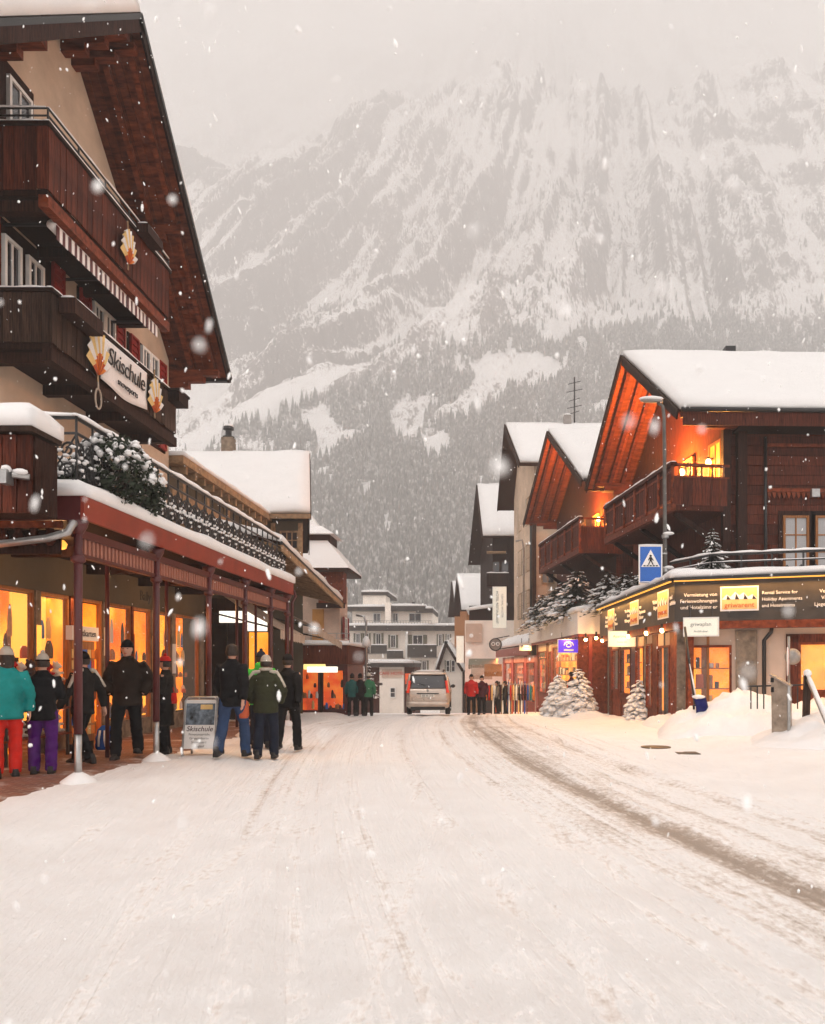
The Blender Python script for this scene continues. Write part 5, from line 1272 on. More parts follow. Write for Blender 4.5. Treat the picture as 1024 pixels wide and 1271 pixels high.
st = hang_sign(P(706, 802, 33.0), (1, 0, 0), .86, .52, 'lit_purple', 'purple sign with a white eye emblem above the boutique', brackets=True)
M_ = face_mat(P(706, 802, 33.0), (1, 0, 0))
mb = MB(M_); mb.tube([(.19*math.cos(t), .02 + .15*math.sin(t), .012) for t in np.linspace(0, math.pi, 12)], .022, 6).tube([(.1*math.cos(t), .03+.07*math.sin(t), .012) for t in np.linspace(0, 2*math.pi, 16)], .02, 6).box(-.2, .2, -.2, -.13, .004, .02); mb.build('emblem', 'ink_white', st)
for k, px in enumerate((727, 740)):
    p = P(px, 794 - k*2, 31.7); lm = thing('soffit_lamp', 'glowing bulb at the boutique corner, ' + ('nearer the purple sign' if k == 0 else 'nearer the lettered board'), 'lamp', p, 'bulbs at the boutique corner')
    mb = MB(); mb.ell(p, .07, .07, .07, 10, 8); mb.build('bulb', 'bulb', lm, smooth=True)
    mb = MB(); mb.lathe(p + Vector((0, 0, .05)), [(.07, 0), (.04, .06), (.04, .2)], 10); mb.build('socket', 'iron', lm)
    ld_ = bpy.data.lights.new('bulb_light', 'POINT'); ld_.energy = 10; ld_.color = (1, .5, .16); ld_.shadow_soft_size = .07
    link(bpy.data.objects.new('lamp_light', ld_), lm, Matrix.Translation(p + Vector((-.05, -.2, -.05))))
# red sports shop beyond
rs = thing('sports_shop', 'red-fronted sports shop with snowy canopy beyond the boutique', 'shop', (1.5, 50, -1.2))
T0 = Vector((.2, 58.5, 0)); T1 = Vector((1.95, 45.4, 0))
d = (T1-T0).normalized(); nn = Vector((d.y, -d.x, 0)); nn = -nn if nn.dot(Vector((-1, -1, 0))) < 0 else nn
mb = MB(); mb.poly([T0 + Vector((0, 0, 2.3)), T1 + Vector((0, 0, 2.3)), T1 - nn*.15 + Vector((0, 0, 2.3)), T0 - nn*.15 + Vector((0, 0, 2.3))], (0, 0, .5)); mb.build('fascia', 'paint_red', rs)
mb = MB(); mb.poly([T0 + Vector((0, 0, 2.82)), T1 + Vector((0, 0, 2.82)), T1 - nn*1.2 + Vector((0, 0, 3.5)), T0 - nn*1.2 + Vector((0, 0, 3.5))], (0, 0, .06)); mb.build('canopy', 'wood_dark', rs)
snow_slab([T0 + Vector((0, 0, 2.9)), T1 + Vector((0, 0, 2.9)), T1 - nn*1.2 + Vector((0, 0, 3.58)), T0 - nn*1.2 + Vector((0, 0, 3.58))], .3, 'snow', rs, res=.4, amp=.15, mat='snow')
shop_wall(T0, T1, [(1, 4, -.4, 1.9, 'door'), (5, 9, -.4, 1.9, 'door'), (10, 12.6, -.5, 1.9, 'door')], ['paint_red'], rs, zf=-1.0, top=2.28, back=.5)
ld_ = bpy.data.lights.new('sports_light', 'AREA'); ld_.shape = 'RECTANGLE'; ld_.size = 12; ld_.size_y = .3; ld_.energy = 260; ld_.color = (1, .28, .10)
Mx = Matrix((d, Vector((0, 0, 1)).cross(d), Vector((0, 0, 1)))).transposed().to_4x4(); Mx.translation = (T0+T1)/2 + nn*.3 + Vector((0, 0, 2.2)); link(bpy.data.objects.new('soffit_light', ld_), rs, Mx)
hang_sign(P(652, 803, 44.5), (1, 0, 0), .62, .36, 'plaster_pale', 'small pale P sign over the red shop entrance', lines=(('P', -.16, 0, .26), ('Hotel', .08, .0, .13)), ink='ink')
# striped awnings and goods before the sports shop
for k, (px, py, Y, w_) in enumerate(((612, 832, 46.5, 1.0), (598, 836, 50, 1.3), (600, 824, 55, 2.0))):
    p = P(px, py, Y); awning((p.x+w_/2, p.y, p.z+.35), (p.x-w_/2, p.y, p.z+.35), (0, -1.0, 0), .45, 'shop_awning', ['orange shop awning nearest on the right pavement', 'yellow-brown shop awning behind the red-jacketed person', 'dull green shop awning farther down the right pavement'][k], ['wood_orange', 'fabric_beige', 'paint_sage'][k])

# ------------------------------------------------------------------ cream house, dark house and orange gables farther down the right side
def far_house(name, label, Pk, Rr, Lr, D, depth, wall, woff, snow=.3, zb=-3, extra=None):
    t = thing(name, label, 'house', (Pk.x+3, Pk.y, zb)); D = Vector(D)
    for (e, k) in ((Rr, 0), (Lr, 1)):
        pts = [Pk, e, e + D*depth, Pk + D*depth]; r_ = slab(pts, .22, 'roof', 'wood_dark', t)
        snow_slab([p + Vector((0, 0, .005)) + (D*.03 if i < 2 else D*0) for i, p in enumerate(pts)], snow if k == 0 else .2, 'snow', r_, res=.7, seed=k+Pk.y)
        v = e - Pk; nn = D.cross(v).normalized(); nn = nn if nn.z > 0 else -nn
        a = Pk - D*.04 - nn*.15; mb = MB(); mb.bar(a, a + v, .06, .36, up=nn); mb.build('bargeboard', 'wood_dark', t)
    uv = Lr - Rr; uv.z = 0; w0 = Rr + uv*.1 + D*woff; w1 = Lr - uv*.08 + D*woff
    def atz(p):   # roof underside height above a point on the facade line
        s = ((p - Rr).dot(uv))/uv.dot(uv); sp = ((Pk - Rr).dot(uv))/uv.dot(uv)
        return (Rr.z + (Pk.z-Rr.z)*s/sp if s < sp else Pk.z + (Lr.z-Pk.z)*(s-sp)/(1-sp)) - .3
    wp = Pk + D*woff
    mb = MB(); mb.poly([Vector((w0.x, w0.y, zb)), Vector((w1.x, w1.y, zb)), Vector((w1.x, w1.y, atz(w1))), Vector((wp.x, wp.y, Pk.z-.32)), Vector((w0.x, w0.y, atz(w0)))], D*(depth-woff)); mb.build('wall', wall, t)
    return t, w0, w1, uv.normalized()
t3, a3, b3, u3 = far_house('cream_house', 'tall cream house with grey-brown shutters and snowy gable roof', P(627, 527, 52), P(645, 574, 47.6), P(618, 632, 55.6), Vector((1, .02, 0)), 12, 'plaster_cream', 1.0)
nf = Vector((u3.y, -u3.x, 0)); nf = nf if nf.x < 0 else -nf
for zz, hh_ in ((10.4, 1.7), (7.5, 1.7), (4.7, 1.7)):
    for uu in (.9, 3.6):
        o_ = a3 + u3*(uu+.9); o_ = Vector((o_.x, o_.y, zz)) + nf*.01
        window(o_, -u3, .9, hh_, t3, frame='wood_tan', mull=1, trans=1); shutter(o_ + u3*.0 - u3*.0 + u3*.45, -u3, .42, hh_, t3, 'paint_sage'); shutter(o_ - u3*.93, -u3, .42, hh_, t3, 'paint_sage')
o_ = Vector((a3.x+.35, a3.y-.02, 0))
for zz in (10.2, 6.6): window((o_.x+.1, o_.y, zz), (1, 0), .8, 1.4, t3, frame='wood_tan', mull=1)
mb = MB(); mb.box(a3.x-.1, a3.x+.14, a3.y-.16, a3.y-.02, -2, 12); mb.build('corner_boards', 'wood_grey', t3)
mb = MB(); mb.tube([P(659, 640, 47.5), P(659, 790, 47.5)], .07, 8); mb.build('downpipe', 'iron', t3, smooth=True)
mb = MB(); mb.tube([P(640, 672, 47), P(648, 670, 47), P(650, 680, 47), P(650, 770, 47)], .06, 8); mb.build('downpipe', 'zinc', t3, smooth=True)
# roof aerial and chimney
ae = thing('roof_aerial', 'thin television aerial on the cream house roof', 'aerial', P(713, 525, 51.8))
mb = MB(); mb.tube([P(713, 535, 51.8), P(713, 468, 51.8)], .05, 6)
for y_, w_ in ((475, 8), (485, 10), (496, 7), (505, 9), (512, 6)): mb.tube([P(713-w_, y_+2, 51.8), P(713+w_, y_-2, 51.8)], .025, 5)
mb.build('mast', 'iron', ae)
mb = MB(); p = P(704, 524, 51.8); mb.box(p.x-.25, p.x+.25, 51.5, 52.1, p.z-1.0, p.z+.4); c = mb.build('chimney', 'concrete', t3); mb = MB(); mb.ell((p.x, 51.8, p.z+.42), .3, .3, .12, 10, 6); mb.build('snow', 'snow', c, smooth=True)
t4, a4, b4, u4 = far_house('dark_timber_house', 'dark timber house with a tall snowy gable down the right side', P(592, 602, 66), P(599, 665, 62.3), P(582, 700, 69.6), Vector((1, .03, 0)), 9, 'wood_dark', .9)
o_ = Vector((a4.x, a4.y-.04, 0))
for i in range(14):
    mb = MB(); mb.bar((a4.x, a4.y-.03, 2.2+i*.55), (a4.x+5, a4.y+.12, 2.2+i*.55), .06, .5); mb.build('log_board', 'wood_dark', t4)
for px, py in ((611, 722), (622, 722)):
    q_ = P(px, py, a4.y-.12); window(q_, (1, 0), .62, 1.6, t4, mull=0, frame='wood_grey')
mb = MB(); p = P(604, 684, a4.y-.9); mb.box(p.x, p.x+1.5, a4.y-.9, a4.y, p.z-.1, p.z); ab = mb.build('small_awning', 'wood_tan', t4)
p = P(604, 726, a4.y-1.2); mb = MB(); mb.box(p.x, p.x+1.7, a4.y-1.2, a4.y-.05, p.z-.15, p.z); bf = mb.build('balcony_floor', 'wood_dark', t4)
boards_along((p.x, a4.y-1.2, 0), (p.x+1.7, a4.y-1.2, 0), p.z, p.z+.9, .22, .04, 'wood_dark', bf); snow_bar((p.x, a4.y-1.2, p.z+.92), (p.x+1.7, a4.y-1.2, p.z+.92), .15, .1, bf)
for k, (px, py, Y, s_) in enumerate(((567.5, 713, 80, 1.0), (561, 722, 88, .9))):
    Pk = P(px, py, Y); R_ = Pk + Vector((.5, -2.6*s_, -2.6*s_ - 1.1)); L_ = Pk + Vector((-.5, 2.6*s_, -2.6*s_ - 1.3))
    far_house('orange_gabled_house', ['orange wooden gable house with snow roof, nearer of the two far ones', 'orange wooden gable house half hidden behind its twin, farther one'][k], Pk, R_, L_, Vector((1, .02, 0)), 5.5, 'wood_orange', .6, group if False else .3)
# dark front blocks with signs between
p = P(585, 745, 60); dk2 = thing('flat_shop_block', 'pale flat shop block with a square pink sign down the right side', 'shop', (p.x+1, 60, -2))
mb = MB(); q0 = P(577, 770, 60); q1 = P(606, 800, 60); mb.box(q0.x, q1.x+3, 60, 66, q1.z-3.0, q0.z); mb.build('wall', 'plaster_pale', dk2)
mb = MB(); q0 = P(576, 742, 63); mb.box(q0.x+.4, q0.x+3.2, 63, 68, 2, 6.4); mb.build('upper_wall', 'wood_dark', dk2)
snow_slab([(q0.x+.2, 62.5, 6.0), (q0.x+3.4, 62.5, 6.42), (q0.x+3.4, 68, 6.42), (q0.x+.2, 68, 6.0)], .3, 'snow', dk2, res=.5)
mb = MB(); a_ = P(578, 774, 59.85); b_ = P(598, 797, 59.85); mb.box(a_.x, b_.x, 59.8, 59.98, b_.z, a_.z); sg = mb.build('sign_panel', 'plaster_pink', dk2)
mb = MB(); c_ = P(585, 789, 59.78); mb.ell(c_, .16, .03, .16, 10, 8); mb.build('sign_emblem', 'ink_white', sg)
hang_sign(P(620, 754, 47.2), (1, 0, 0), .78, 2.4, 'lit_sign', 'tall narrow white sign with vertical lettering on the cream house', brackets=False)
M_ = face_mat(P(617, 754, 47.18), (0, 0, -1), (1, 0, 0)); tv = [o for o in WM if o.name.startswith('hanging_sign')][-1]
lettering('HOTEL RESTAURANT', .2, 'ink', tv, M_ @ Matrix.Translation((0, 0, .02)), depth=.003); lettering('CENTRAL WOLTER', .16, 'ink_grey', tv, M_ @ Matrix.Translation((-.1, .3, .02)), depth=.003)
hang_sign(P(571, 806, 58), (1, 0, 0), .5, 1.9, 'lit_sign', 'narrow white lit sign standing left of the pink square sign', brackets=False)
# ------------------------------------------------------------------ people
basic('skin', (.55, .30, .21), rough=.55, var=.06, bump=.05)
basic('hair', (.035, .022, .015), rough=.6, var=.3, scale=30, bump=.4)
basic('boot', (.022, .018, .016), rough=.6, var=.2, bump=.2)
def cloth(name, col, bump=.35):
    return basic(name, col, rough=.85, var=.22, scale=4, bump=bump, bscale=22, spec=.12) if name not in MATS else MATS[name]
for nm, c_ in (('cl_teal', (.012, .23, .22)), ('cl_red', (.62, .025, .015)), ('cl_black', (.007, .007, .008)), ('cl_purple', (.075, .012, .13)), ('cl_dark', (.013, .011, .010)), ('cl_jeans', (.03, .055, .12)),
               ('cl_olive', (.035, .036, .018)), ('cl_green', (.05, .42, .05)), ('cl_navy', (.013, .017, .03)), ('cl_cream', (.46, .40, .33)), ('cl_brown', (.022, .014, .010)), ('cl_redjacket', (.5, .02, .015)), ('cl_maroon', (.06, .012, .018)), ('cl_grey', (.16, .15, .14)), ('cl_tealdark', (.015, .09, .085)), ('cl_blue', (.02, .10, .42))):
    cloth(nm, c_)
def ring(c, rx, ry, xa, ya, n=14, pw=1.0):
    out = []
    for k in range(n):
        a = 2*math.pi*k/n; cx_, sy_ = math.cos(a), math.sin(a)
        out.append(Vector(c) + xa*rx*math.copysign(abs(cx_)**pw, cx_) + ya*ry*math.copysign(abs(sy_)**pw, sy_))
    return out
XA, YA, ZA = Vector((1, 0, 0)), Vector((0, 1, 0)), Vector((0, 0, 1))
def limb(mb, pts, rad, n=10):
    """tapered limb with rounded joints through pts"""
    P_ = [Vector(p) for p in pts]; out = []; rr = []
    for i in range(len(P_)-1):
        for t in (0, .25, .5, .75):
            out.append(P_[i].lerp(P_[i+1], t)); k = rad[i] + (rad[i+1]-rad[i])*t; rr.append(k*(1 + .07*math.sin(math.pi*t)))
    out.append(P_[-1]); rr.append(rad[-1]); mb.tube(out, rr, n)
def fuse(mb, name, mat, parent, M, voxel=.016, smooth_it=3, wrinkle=0.0, seed=0):
    """weld the pieces of one garment or body into one continuous surface"""
    me = mb.mesh(name); bm = bmesh.new(); bm.from_mesh(me); bmesh.ops.recalc_face_normals(bm, faces=bm.faces); bm.to_mesh(me); bm.free()
    o = bpy.data.objects.new('tmp', me)
    r_ = o.modifiers.new('r', 'REMESH'); r_.mode = 'VOXEL'; r_.voxel_size = voxel; r_.use_smooth_shade = True
    s_ = o.modifiers.new('s', 'SMOOTH'); s_.iterations = smooth_it; s_.factor = .5
    m2 = evaluated_mesh(o); bpy.data.objects.remove(o); bpy.data.meshes.remove(me)
    if wrinkle:
        nv = len(m2.vertices); co = np.empty(nv*3, np.float32); m2.vertices.foreach_get('co', co); no = np.empty(nv*3, np.float32); m2.vertices.foreach_get('normal', no)
        co = co.reshape(-1, 3); no = no.reshape(-1, 3)
        for i in range(nv):
            p = co[i]; k = wrinkle*(mnoise.noise(Vector((p[0]*5+seed, p[1]*5, p[2]*13))) + .5*mnoise.noise(Vector((p[0]*11, p[1]*11+seed, p[2]*24)))); co[i] = p + no[i]*k
        m2.vertices.foreach_set('co', co.ravel()); m2.update()
    m2.name = name; m2.materials.clear(); m2.materials.append(MT(mat)); m2.shade_smooth()
    return link(bpy.data.objects.new(name, m2), parent, M)
def hand(mb, w, d, side, r_=1.0):
    """palm, four bent fingers, thumb from the side of the palm; w wrist, d direction of the hand"""
    d = Vector(d).normalized(); out = Vector((side, 0, 0)); f_ = Vector((0, 1, 0))
    lat = d.cross(out).normalized()            # finger row direction
    if lat.y < 0: lat = -lat
    pc = w + d*.05
    mb.loft([ring(w + d*t, .020*k, .040*k, out, lat, 8) for t, k in ((-.01, .75), (.03, 1.0), (.075, 1.05), (.09, .9))])
    for i, L in enumerate((.068, .08, .074, .056)):
        b0 = w + d*.085 + lat*(.03-.02*i); b1 = b0 + d*L*.55; b2 = b1 + (d*.6 - out*.55).normalized()*L*.5
        mb.tube([b0 - d*.01, b1, b2], [.0095, .009, .007], 6)
    t0 = w + d*.025 + lat*.036; t1 = t0 + (d*.6 + lat*.7).normalized()*.04; t2 = t1 + (d*.95 + lat*.2 - out*.2).normalized()*.03
    mb.tube([t0 - lat*.012, t1, t2], [.012, .011, .008], 6)
def person(label, loc, h, face, jacket, trousers, hat=None, hatcol='cl_black', stride=0.0, arms='down', hood=None, long=.0, hair='short', group=None, bulk=1.0, detail=True, yoke=None, gloves=None, scarf=None, collar=None, pockets=False, helmet=None, bag=None):
    """loc on the ground; face = heading in degrees (0 looks away from the camera, 180 towards it)"""
    s = h/1.75
    M = Matrix.Translation(Vector(loc)) @ Matrix.Rotation(R(face), 4, 'Z') @ Matrix.Diagonal((s, s, s, 1))
    t = thing('person', label, 'person', loc, group)
    vx = .017 if detail else .024
    hip = .93
    legs = []
    for sd in (-1, 1):
        fw = stride*sd
        hp = Vector((.095*sd, 0, hip)); ank = Vector((.11*sd, fw*.30, .09 + (0.07 if fw < 0 else 0)*abs(stride)))
        kn = (hp+ank)/2 + Vector((.01*sd, .035 + .05*abs(stride)*(1 if fw < 0 else .6), .02))
        legs.append((hp, kn, ank, fw))
    sh_z = 1.44; armp = []
    for sd in (-1, 1):
        shd = Vector((.185*sd*bulk**.5, -.005, sh_z)); sw = -stride*sd
        if arms == 'down': el = shd + Vector((.075*sd, -.03 + .12*sw, -.285)); wr = el + Vector((.0*sd, .06 + .14*sw, -.245))
        elif arms == 'pocket': el = shd + Vector((.115*sd, -.07, -.27)); wr = el + Vector((-.075*sd, .14, -.19))
        elif arms == 'front': el = shd + Vector((.06*sd, .02, -.28)); wr = el + Vector((-.10*sd, .22, .02))
        elif arms == 'raise': el = shd + Vector((.09*sd, .10, -.22)); wr = el + Vector((-.07*sd, .2, .08))
        armp.append((shd, el, wr, sd))
    # --- body: one continuous surface with head and face
    mb = MB()
    mb.loft([ring((0, y_, z), rx, ry, XA, YA) for z, rx, ry, y_ in ((.84, .12, .09, 0), (.92, .165, .11, -.005), (1.05, .145, .10, 0), (1.2, .15, .11, .0), (1.34, .175, .115, -.005), (1.44, .15, .09, -.01), (1.49, .075, .06, -.01))])
    limb(mb, [(0, -.015, 1.45), (0, .0, 1.56)], [.06, .052])
    for hp, kn, ank, fw in legs: limb(mb, [hp, kn, ank], [.088, .057, .042])
    for shd, el, wr, sd in armp: limb(mb, [shd, el, wr], [.056, .044, .031])
    hc = Vector((0, .012, 1.645))
    def hp_(t, a):            # head surface: skull, jaw, brow and nose
        zc = -math.cos(t); rr = math.sin(t)
        x = .076*rr*math.cos(a); y = .096*rr*math.sin(a); z = .118*zc
        if zc < 0: x *= 1 + .18*zc; y *= 1 + .10*zc
        f_ = max(0, math.sin(a))
        y += f_**10*.022*math.exp(-((zc+.12)/.22)**2)*rr - f_**6*.004*math.exp(-((zc-.12)/.1)**2) + f_**8*.006*math.exp(-((zc+.75)/.15)**2)
        return hc + Vector((x, y, z))
    rings = [[hp_(math.pi*(.03+.94*i/16), 2*math.pi*k/24) for k in range(24)] for i in range(17)]
    mb.loft(rings)
    for sd in (-1, 1): mb.ell(hc + Vector((.078*sd, -.005, -.005)), .012, .022, .033, 8, 6)
    if not gloves and not pockets:
        for shd, el, wr, sd in armp: hand(mb, wr, (wr-el), sd)
    body = fuse(mb, 'body', 'skin', t, M, .0105 if detail else .02, 2)
    # face details
    if 90 < face % 360 < 270 and detail:
        for sd in (-1, 1):
            mb = MB(M); mb.ell(hc + Vector((.03*sd, .089, .012)), .012, .006, .007, 8, 6); mb.build('eye', 'ink', t, smooth=True)
        mb = MB(M); mb.ell(hc + Vector((0, .093, -.058)), .022, .006, .006, 8, 6); mb.build('mouth', 'orn_red', t, smooth=True)
    # --- trousers
    mb = MB()
    mb.loft([ring((0, 0, z), rx, ry, XA, YA) for z, rx, ry in ((.80, .15, .10), (.86, .175, .125), (.95, .178, .13), (1.04, .165, .12))])
    for hp, kn, ank, fw in legs: limb(mb, [hp + Vector((0, 0, .02)), kn, ank + Vector((0, -.005, -.035))], [.108, .082, .078])
    fuse(mb, 'trousers', trousers, t, M, vx, 3, .009, loc[0]*7)
    # --- boots
    for hp, kn, ank, fw in legs:
        mb = MB(M); a = Vector((ank.x, ank.y, 0)); lift = ank.z - .09; pitch = -.5*lift
        mb.loft([[a + Vector((x*w_, y_, z + lift - (y_*pitch*6 if lift > .01 else 0))) for x, z in ((-1, .004), (-1, .05), (-.75, tz), (0, tz+.012), (.75, tz), (1, .05), (1, .004))] for y_, w_, tz in ((-.095, .036, .09), (-.06, .046, .15), (.0, .048, .15), (.07, .046, .085), (.13, .05, .07), (.17, .035, .05))])
        mb.build('boot', 'boot', t, smooth=True)
    # --- jacket with sleeves
    mb = MB(); lo = .80 - long
    b_ = bulk*.95
    mb.loft([ring((0, y_, z), rx*b_, ry*b_, XA, YA, 16, .9) for z, rx, ry, y_ in ((lo, .195+long*.1, .15, 0), (lo+.03, .205+long*.1, .158, 0), (.98, .192, .148, 0), (1.1, .185, .145, .0), (1.22, .195, .150, .0), (1.34, .208, .148, -.005), (1.42, .195, .125, -.012), (1.475, .13, .095, -.015), (1.51, .08, .075, -.012), (1.545, .082, .078, -.008))])
    for shd, el, wr, sd in armp: limb(mb, [shd + Vector((-.03*sd, 0, -.005)), el, wr], [.092*b_, .074*b_, .056*b_])
    if hood: mb.ell((0, -.10, 1.50), .12, .075, .085, 12, 8)
    fuse(mb, 'jacket', jacket, t, M, vx, 3, .011*bulk, loc[1]*3)
    if yoke:                   # pale shoulder stripes
        for shd, el, wr, sd in armp:
            mb = MB(); limb(mb, [Vector((.075*sd, -.07, 1.505)), shd + Vector((.0, -.045, .055)), shd.lerp(el, .75) + Vector((.075*sd, -.055, 0))], [.03, .035, .022], 8); fuse(mb, 'shoulder_stripe', yoke, t, M, .014, 2)
    if scarf:
        mb = MB(); mb.tube([(.088*math.cos(a), .0 + .092*math.sin(a), 1.545) for a in np.linspace(0, 2*math.pi, 18)], .032, 8); fuse(mb, 'scarf', scarf, t, M, .014, 2)
    if gloves:
        for shd, el, wr, sd in armp:
            mb = MB(); hand(mb, wr, (wr-el), sd); mb.v = [tuple(Vector(p) + (Vector(p)-wr)*.12) for p in mb.v]; fuse(mb, 'glove', gloves, t, M, .009, 1)
    # --- hat, hood or hair
    if hat in ('beanie', 'bobble'):
        mb = MB(); rings = []
        for z, k in ((.032, 1.08), (.06, 1.10), (.085, 1.03), (.11, .90), (.135, .66), (.152, .3), (.156, .05)):
            rings.append([hc + Vector((.080*k*math.cos(a), -.008 + .100*k*math.sin(a), z)) for a in np.linspace(0, 2*math.pi, 19)[:-1]])
        mb.loft(rings); mb.v = [tuple(M @ Vector(p)) for p in mb.v]; ht = mb.build('hat', hatcol, t, smooth=True)
        mb = MB(); mb.tube([M @ (hc + Vector((.087*math.cos(a), -.008 + .108*math.sin(a), .042))) for a in np.linspace(0, 2*math.pi, 20)[:-1]], .011*s, 8, closed=True); mb.build('hat_band', hatcol if hat == 'beanie' else 'cl_black', ht, smooth=True)
        if hat == 'bobble': mb = MB(); mb.ell(M @ (hc + Vector((0, -.01, .165))), .032*s, .032*s, .03*s, 10, 8, .1); mb.build('bobble', hatcol, ht, smooth=True)
    elif hat == 'hood':
        mb = MB(); mb.loft([[hc + Vector((.105*k*math.cos(a), -.02 + .125*k*math.sin(a) - .02*k, z)) for a in np.linspace(0, 2*math.pi, 19)[:-1]] for z, k in ((-.13, .95), (-.06, 1.02), (.02, 1.03), (.08, .92), (.125, .6), (.14, .1))])
        fuse(mb, 'hood', hatcol, t, M, .014, 2, .004)
    if hat != 'hood':
        mb = MB(); low = -.06 if hair == 'short' else -.17
        for a in np.linspace(math.pi*1.0, math.pi*2.0, 9):
            top = .07 if hat else .1
            mb.tube([hc + Vector((.074*math.cos(a), -.004 + .092*math.sin(a), low)), hc + Vector((.080*math.cos(a), -.006 + .1*math.sin(a), 0)), hc + Vector((.060*math.cos(a), -.01 + .075*math.sin(a), top))], [.018, .022, .02], 6)
        if not hat: mb.ell(hc + Vector((0, -.018, .06)), .079, .095, .072, 12, 8)
        fuse(mb, 'hair', 'hair', t, M, .013, 1)
    if bag:
        pass
    return t
g0 = lambda x, y: gz(x, y) + .01
def at_ground(px, py_feet, lift=.12):
    # the standing point: where the ray through the feet meets the ground
    Y = 5.0
    for _ in range(400):
        x = (px-CX)/F*Y; z = EYE - (py_feet-CY)/F*Y
        if z <= gz(x, Y) + .01: break
        Y += .05 + Y*.002
    return Vector(((px-CX)/F*Y, Y, gz((px-CX)/F*Y, Y)+.012))
person('person in a teal padded jacket and bright red trousers at the shop, left edge', at_ground(8, 967), 1.70, 35, 'cl_teal', 'cl_red', 'beanie', 'cl_cream', arms='down', stride=.25, bulk=1.1, hair='long')
person('person in black jacket, purple trousers and striped pale hat facing the shop', at_ground(53, 962), 1.62, 20, 'cl_black', 'cl_purple', 'bobble', 'cl_cream', arms='front', gloves='cl_black')
person('person in dark clothes with pale shoulders half behind the nearest arcade post', at_ground(103, 950), 1.66, 75, 'cl_dark', 'cl_black', 'beanie', 'cl_black', stride=.75, arms='down', yoke='cl_cream')
person('person in black coat and hat walking towards the camera under the arcade', at_ground(158, 942), 1.86, 190, 'cl_brown', 'cl_black', 'beanie', 'cl_black', stride=.7, arms='pocket', bulk=1.12, pockets=True)
person('person in long dark coat and red hat by the second arcade post', at_ground(205, 936), 1.62, 100, 'cl_dark', 'cl_black', 'bobble', 'cl_redjacket', arms='front', long=.28, gloves='cl_black')
person('person in black jacket and blue jeans walking away beside the A-board', at_ground(288, 942), 1.86, -4, 'cl_black', 'cl_jeans', None, stride=.95, arms='down', bulk=1.02)
person('person in olive jacket with pale shoulder stripes and cream hat walking away', at_ground(330, 943), 1.74, 3, 'cl_olive', 'cl_navy', 'beanie', 'cl_cream', stride=.45, arms='pocket', yoke='cl_cream', bulk=1.1, pockets=True, scarf='cl_cream')
person('person in black with black cap, rightmost of the walking group', at_ground(357, 933), 1.78, -6, 'cl_black', 'cl_black', 'beanie', 'cl_black', stride=.75, arms='down', gloves='cl_black')
person('person in bright green hooded jacket behind the olive-jacketed walker', at_ground(324, 929), 1.76, 10, 'cl_green', 'cl_navy', 'bobble', 'cl_navy', stride=.3, arms='pocket', hood=True, pockets=True, bulk=1.1)
for px, j, tr_, ht, hc_, lab in ((437, 'cl_tealdark', 'cl_black', 'beanie', 'cl_black', 'far walker in dark teal jacket, left of three before the pavilion'), (447, 'cl_black', 'cl_black', 'beanie', 'cl_dark', 'far walker in black, middle of three before the pavilion'), (457.5, 'cl_green2', 'cl_dark', 'beanie', 'cl_cream', 'far walker in muted green jacket, right of three before the pavilion')):
    if j == 'cl_green2': cloth('cl_green2', (.04, .16, .08))
    person(lab, at_ground(px, 889), 1.66, 0, j, tr_, ht, hc_, stride=.3, group='three walkers before the pavilion', detail=False, gloves='cl_black')
person('person in a bright red jacket standing right of the van', at_ground(585, 887), 1.72, 175, 'cl_redjacket', 'cl_black', 'beanie', 'cl_black', stride=.2, detail=False, gloves='cl_black', bulk=1.1)
person('person in maroon-black clothes beside the red-jacketed one', at_ground(598, 887), 1.66, 170, 'cl_maroon', 'cl_black', 'beanie', 'cl_dark', stride=.2, detail=False, gloves='cl_black', bulk=1.05)
for k, (px, fy, j) in enumerate(((617, 885, 'cl_grey'), (627, 884, 'cl_dark'))):
    person(['person in grey by the ski racks of the sports shop', 'person in dark clothes at the red sports shop entrance'][k], at_ground(px, fy), 1.68, 90, j, 'cl_black', 'beanie', 'cl_black', stride=.2, detail=False, gloves='cl_black')
person('person in dark red jacket between the two snowy spruces at the boutique', at_ground(709, 884), 1.65, 60, 'cl_maroon', 'cl_black', 'beanie', 'cl_black', detail=False, gloves='cl_black')

# ------------------------------------------------------------------ van seen from behind
vb = at_ground(531, 888)
vn = thing('van', 'beige-silver people carrier seen from behind driving down the street', 'van', vb)
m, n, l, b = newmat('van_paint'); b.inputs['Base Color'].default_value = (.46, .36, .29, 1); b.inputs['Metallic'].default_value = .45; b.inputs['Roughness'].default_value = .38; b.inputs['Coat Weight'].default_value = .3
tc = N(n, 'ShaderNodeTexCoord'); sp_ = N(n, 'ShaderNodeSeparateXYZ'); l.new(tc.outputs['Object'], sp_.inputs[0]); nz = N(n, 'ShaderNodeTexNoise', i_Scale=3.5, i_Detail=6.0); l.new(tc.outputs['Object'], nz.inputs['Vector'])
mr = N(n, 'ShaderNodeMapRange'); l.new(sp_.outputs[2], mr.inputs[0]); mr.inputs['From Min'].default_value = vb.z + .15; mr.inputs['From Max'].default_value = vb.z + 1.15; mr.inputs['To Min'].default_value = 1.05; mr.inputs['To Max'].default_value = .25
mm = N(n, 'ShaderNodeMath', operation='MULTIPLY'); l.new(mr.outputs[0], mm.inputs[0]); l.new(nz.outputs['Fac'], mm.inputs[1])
mx = N(n, 'ShaderNodeMix', data_type='RGBA'); l.new(mm.outputs[0], mx.inputs['Factor']); mx.inputs['A'].default_value = (.60, .50, .42, 1); mx.inputs['B'].default_value = (.30, .23, .19, 1); l.new(mx.outputs['Result'], b.inputs['Base Color']); l.new(mm.outputs[0], b.inputs['Roughness'])
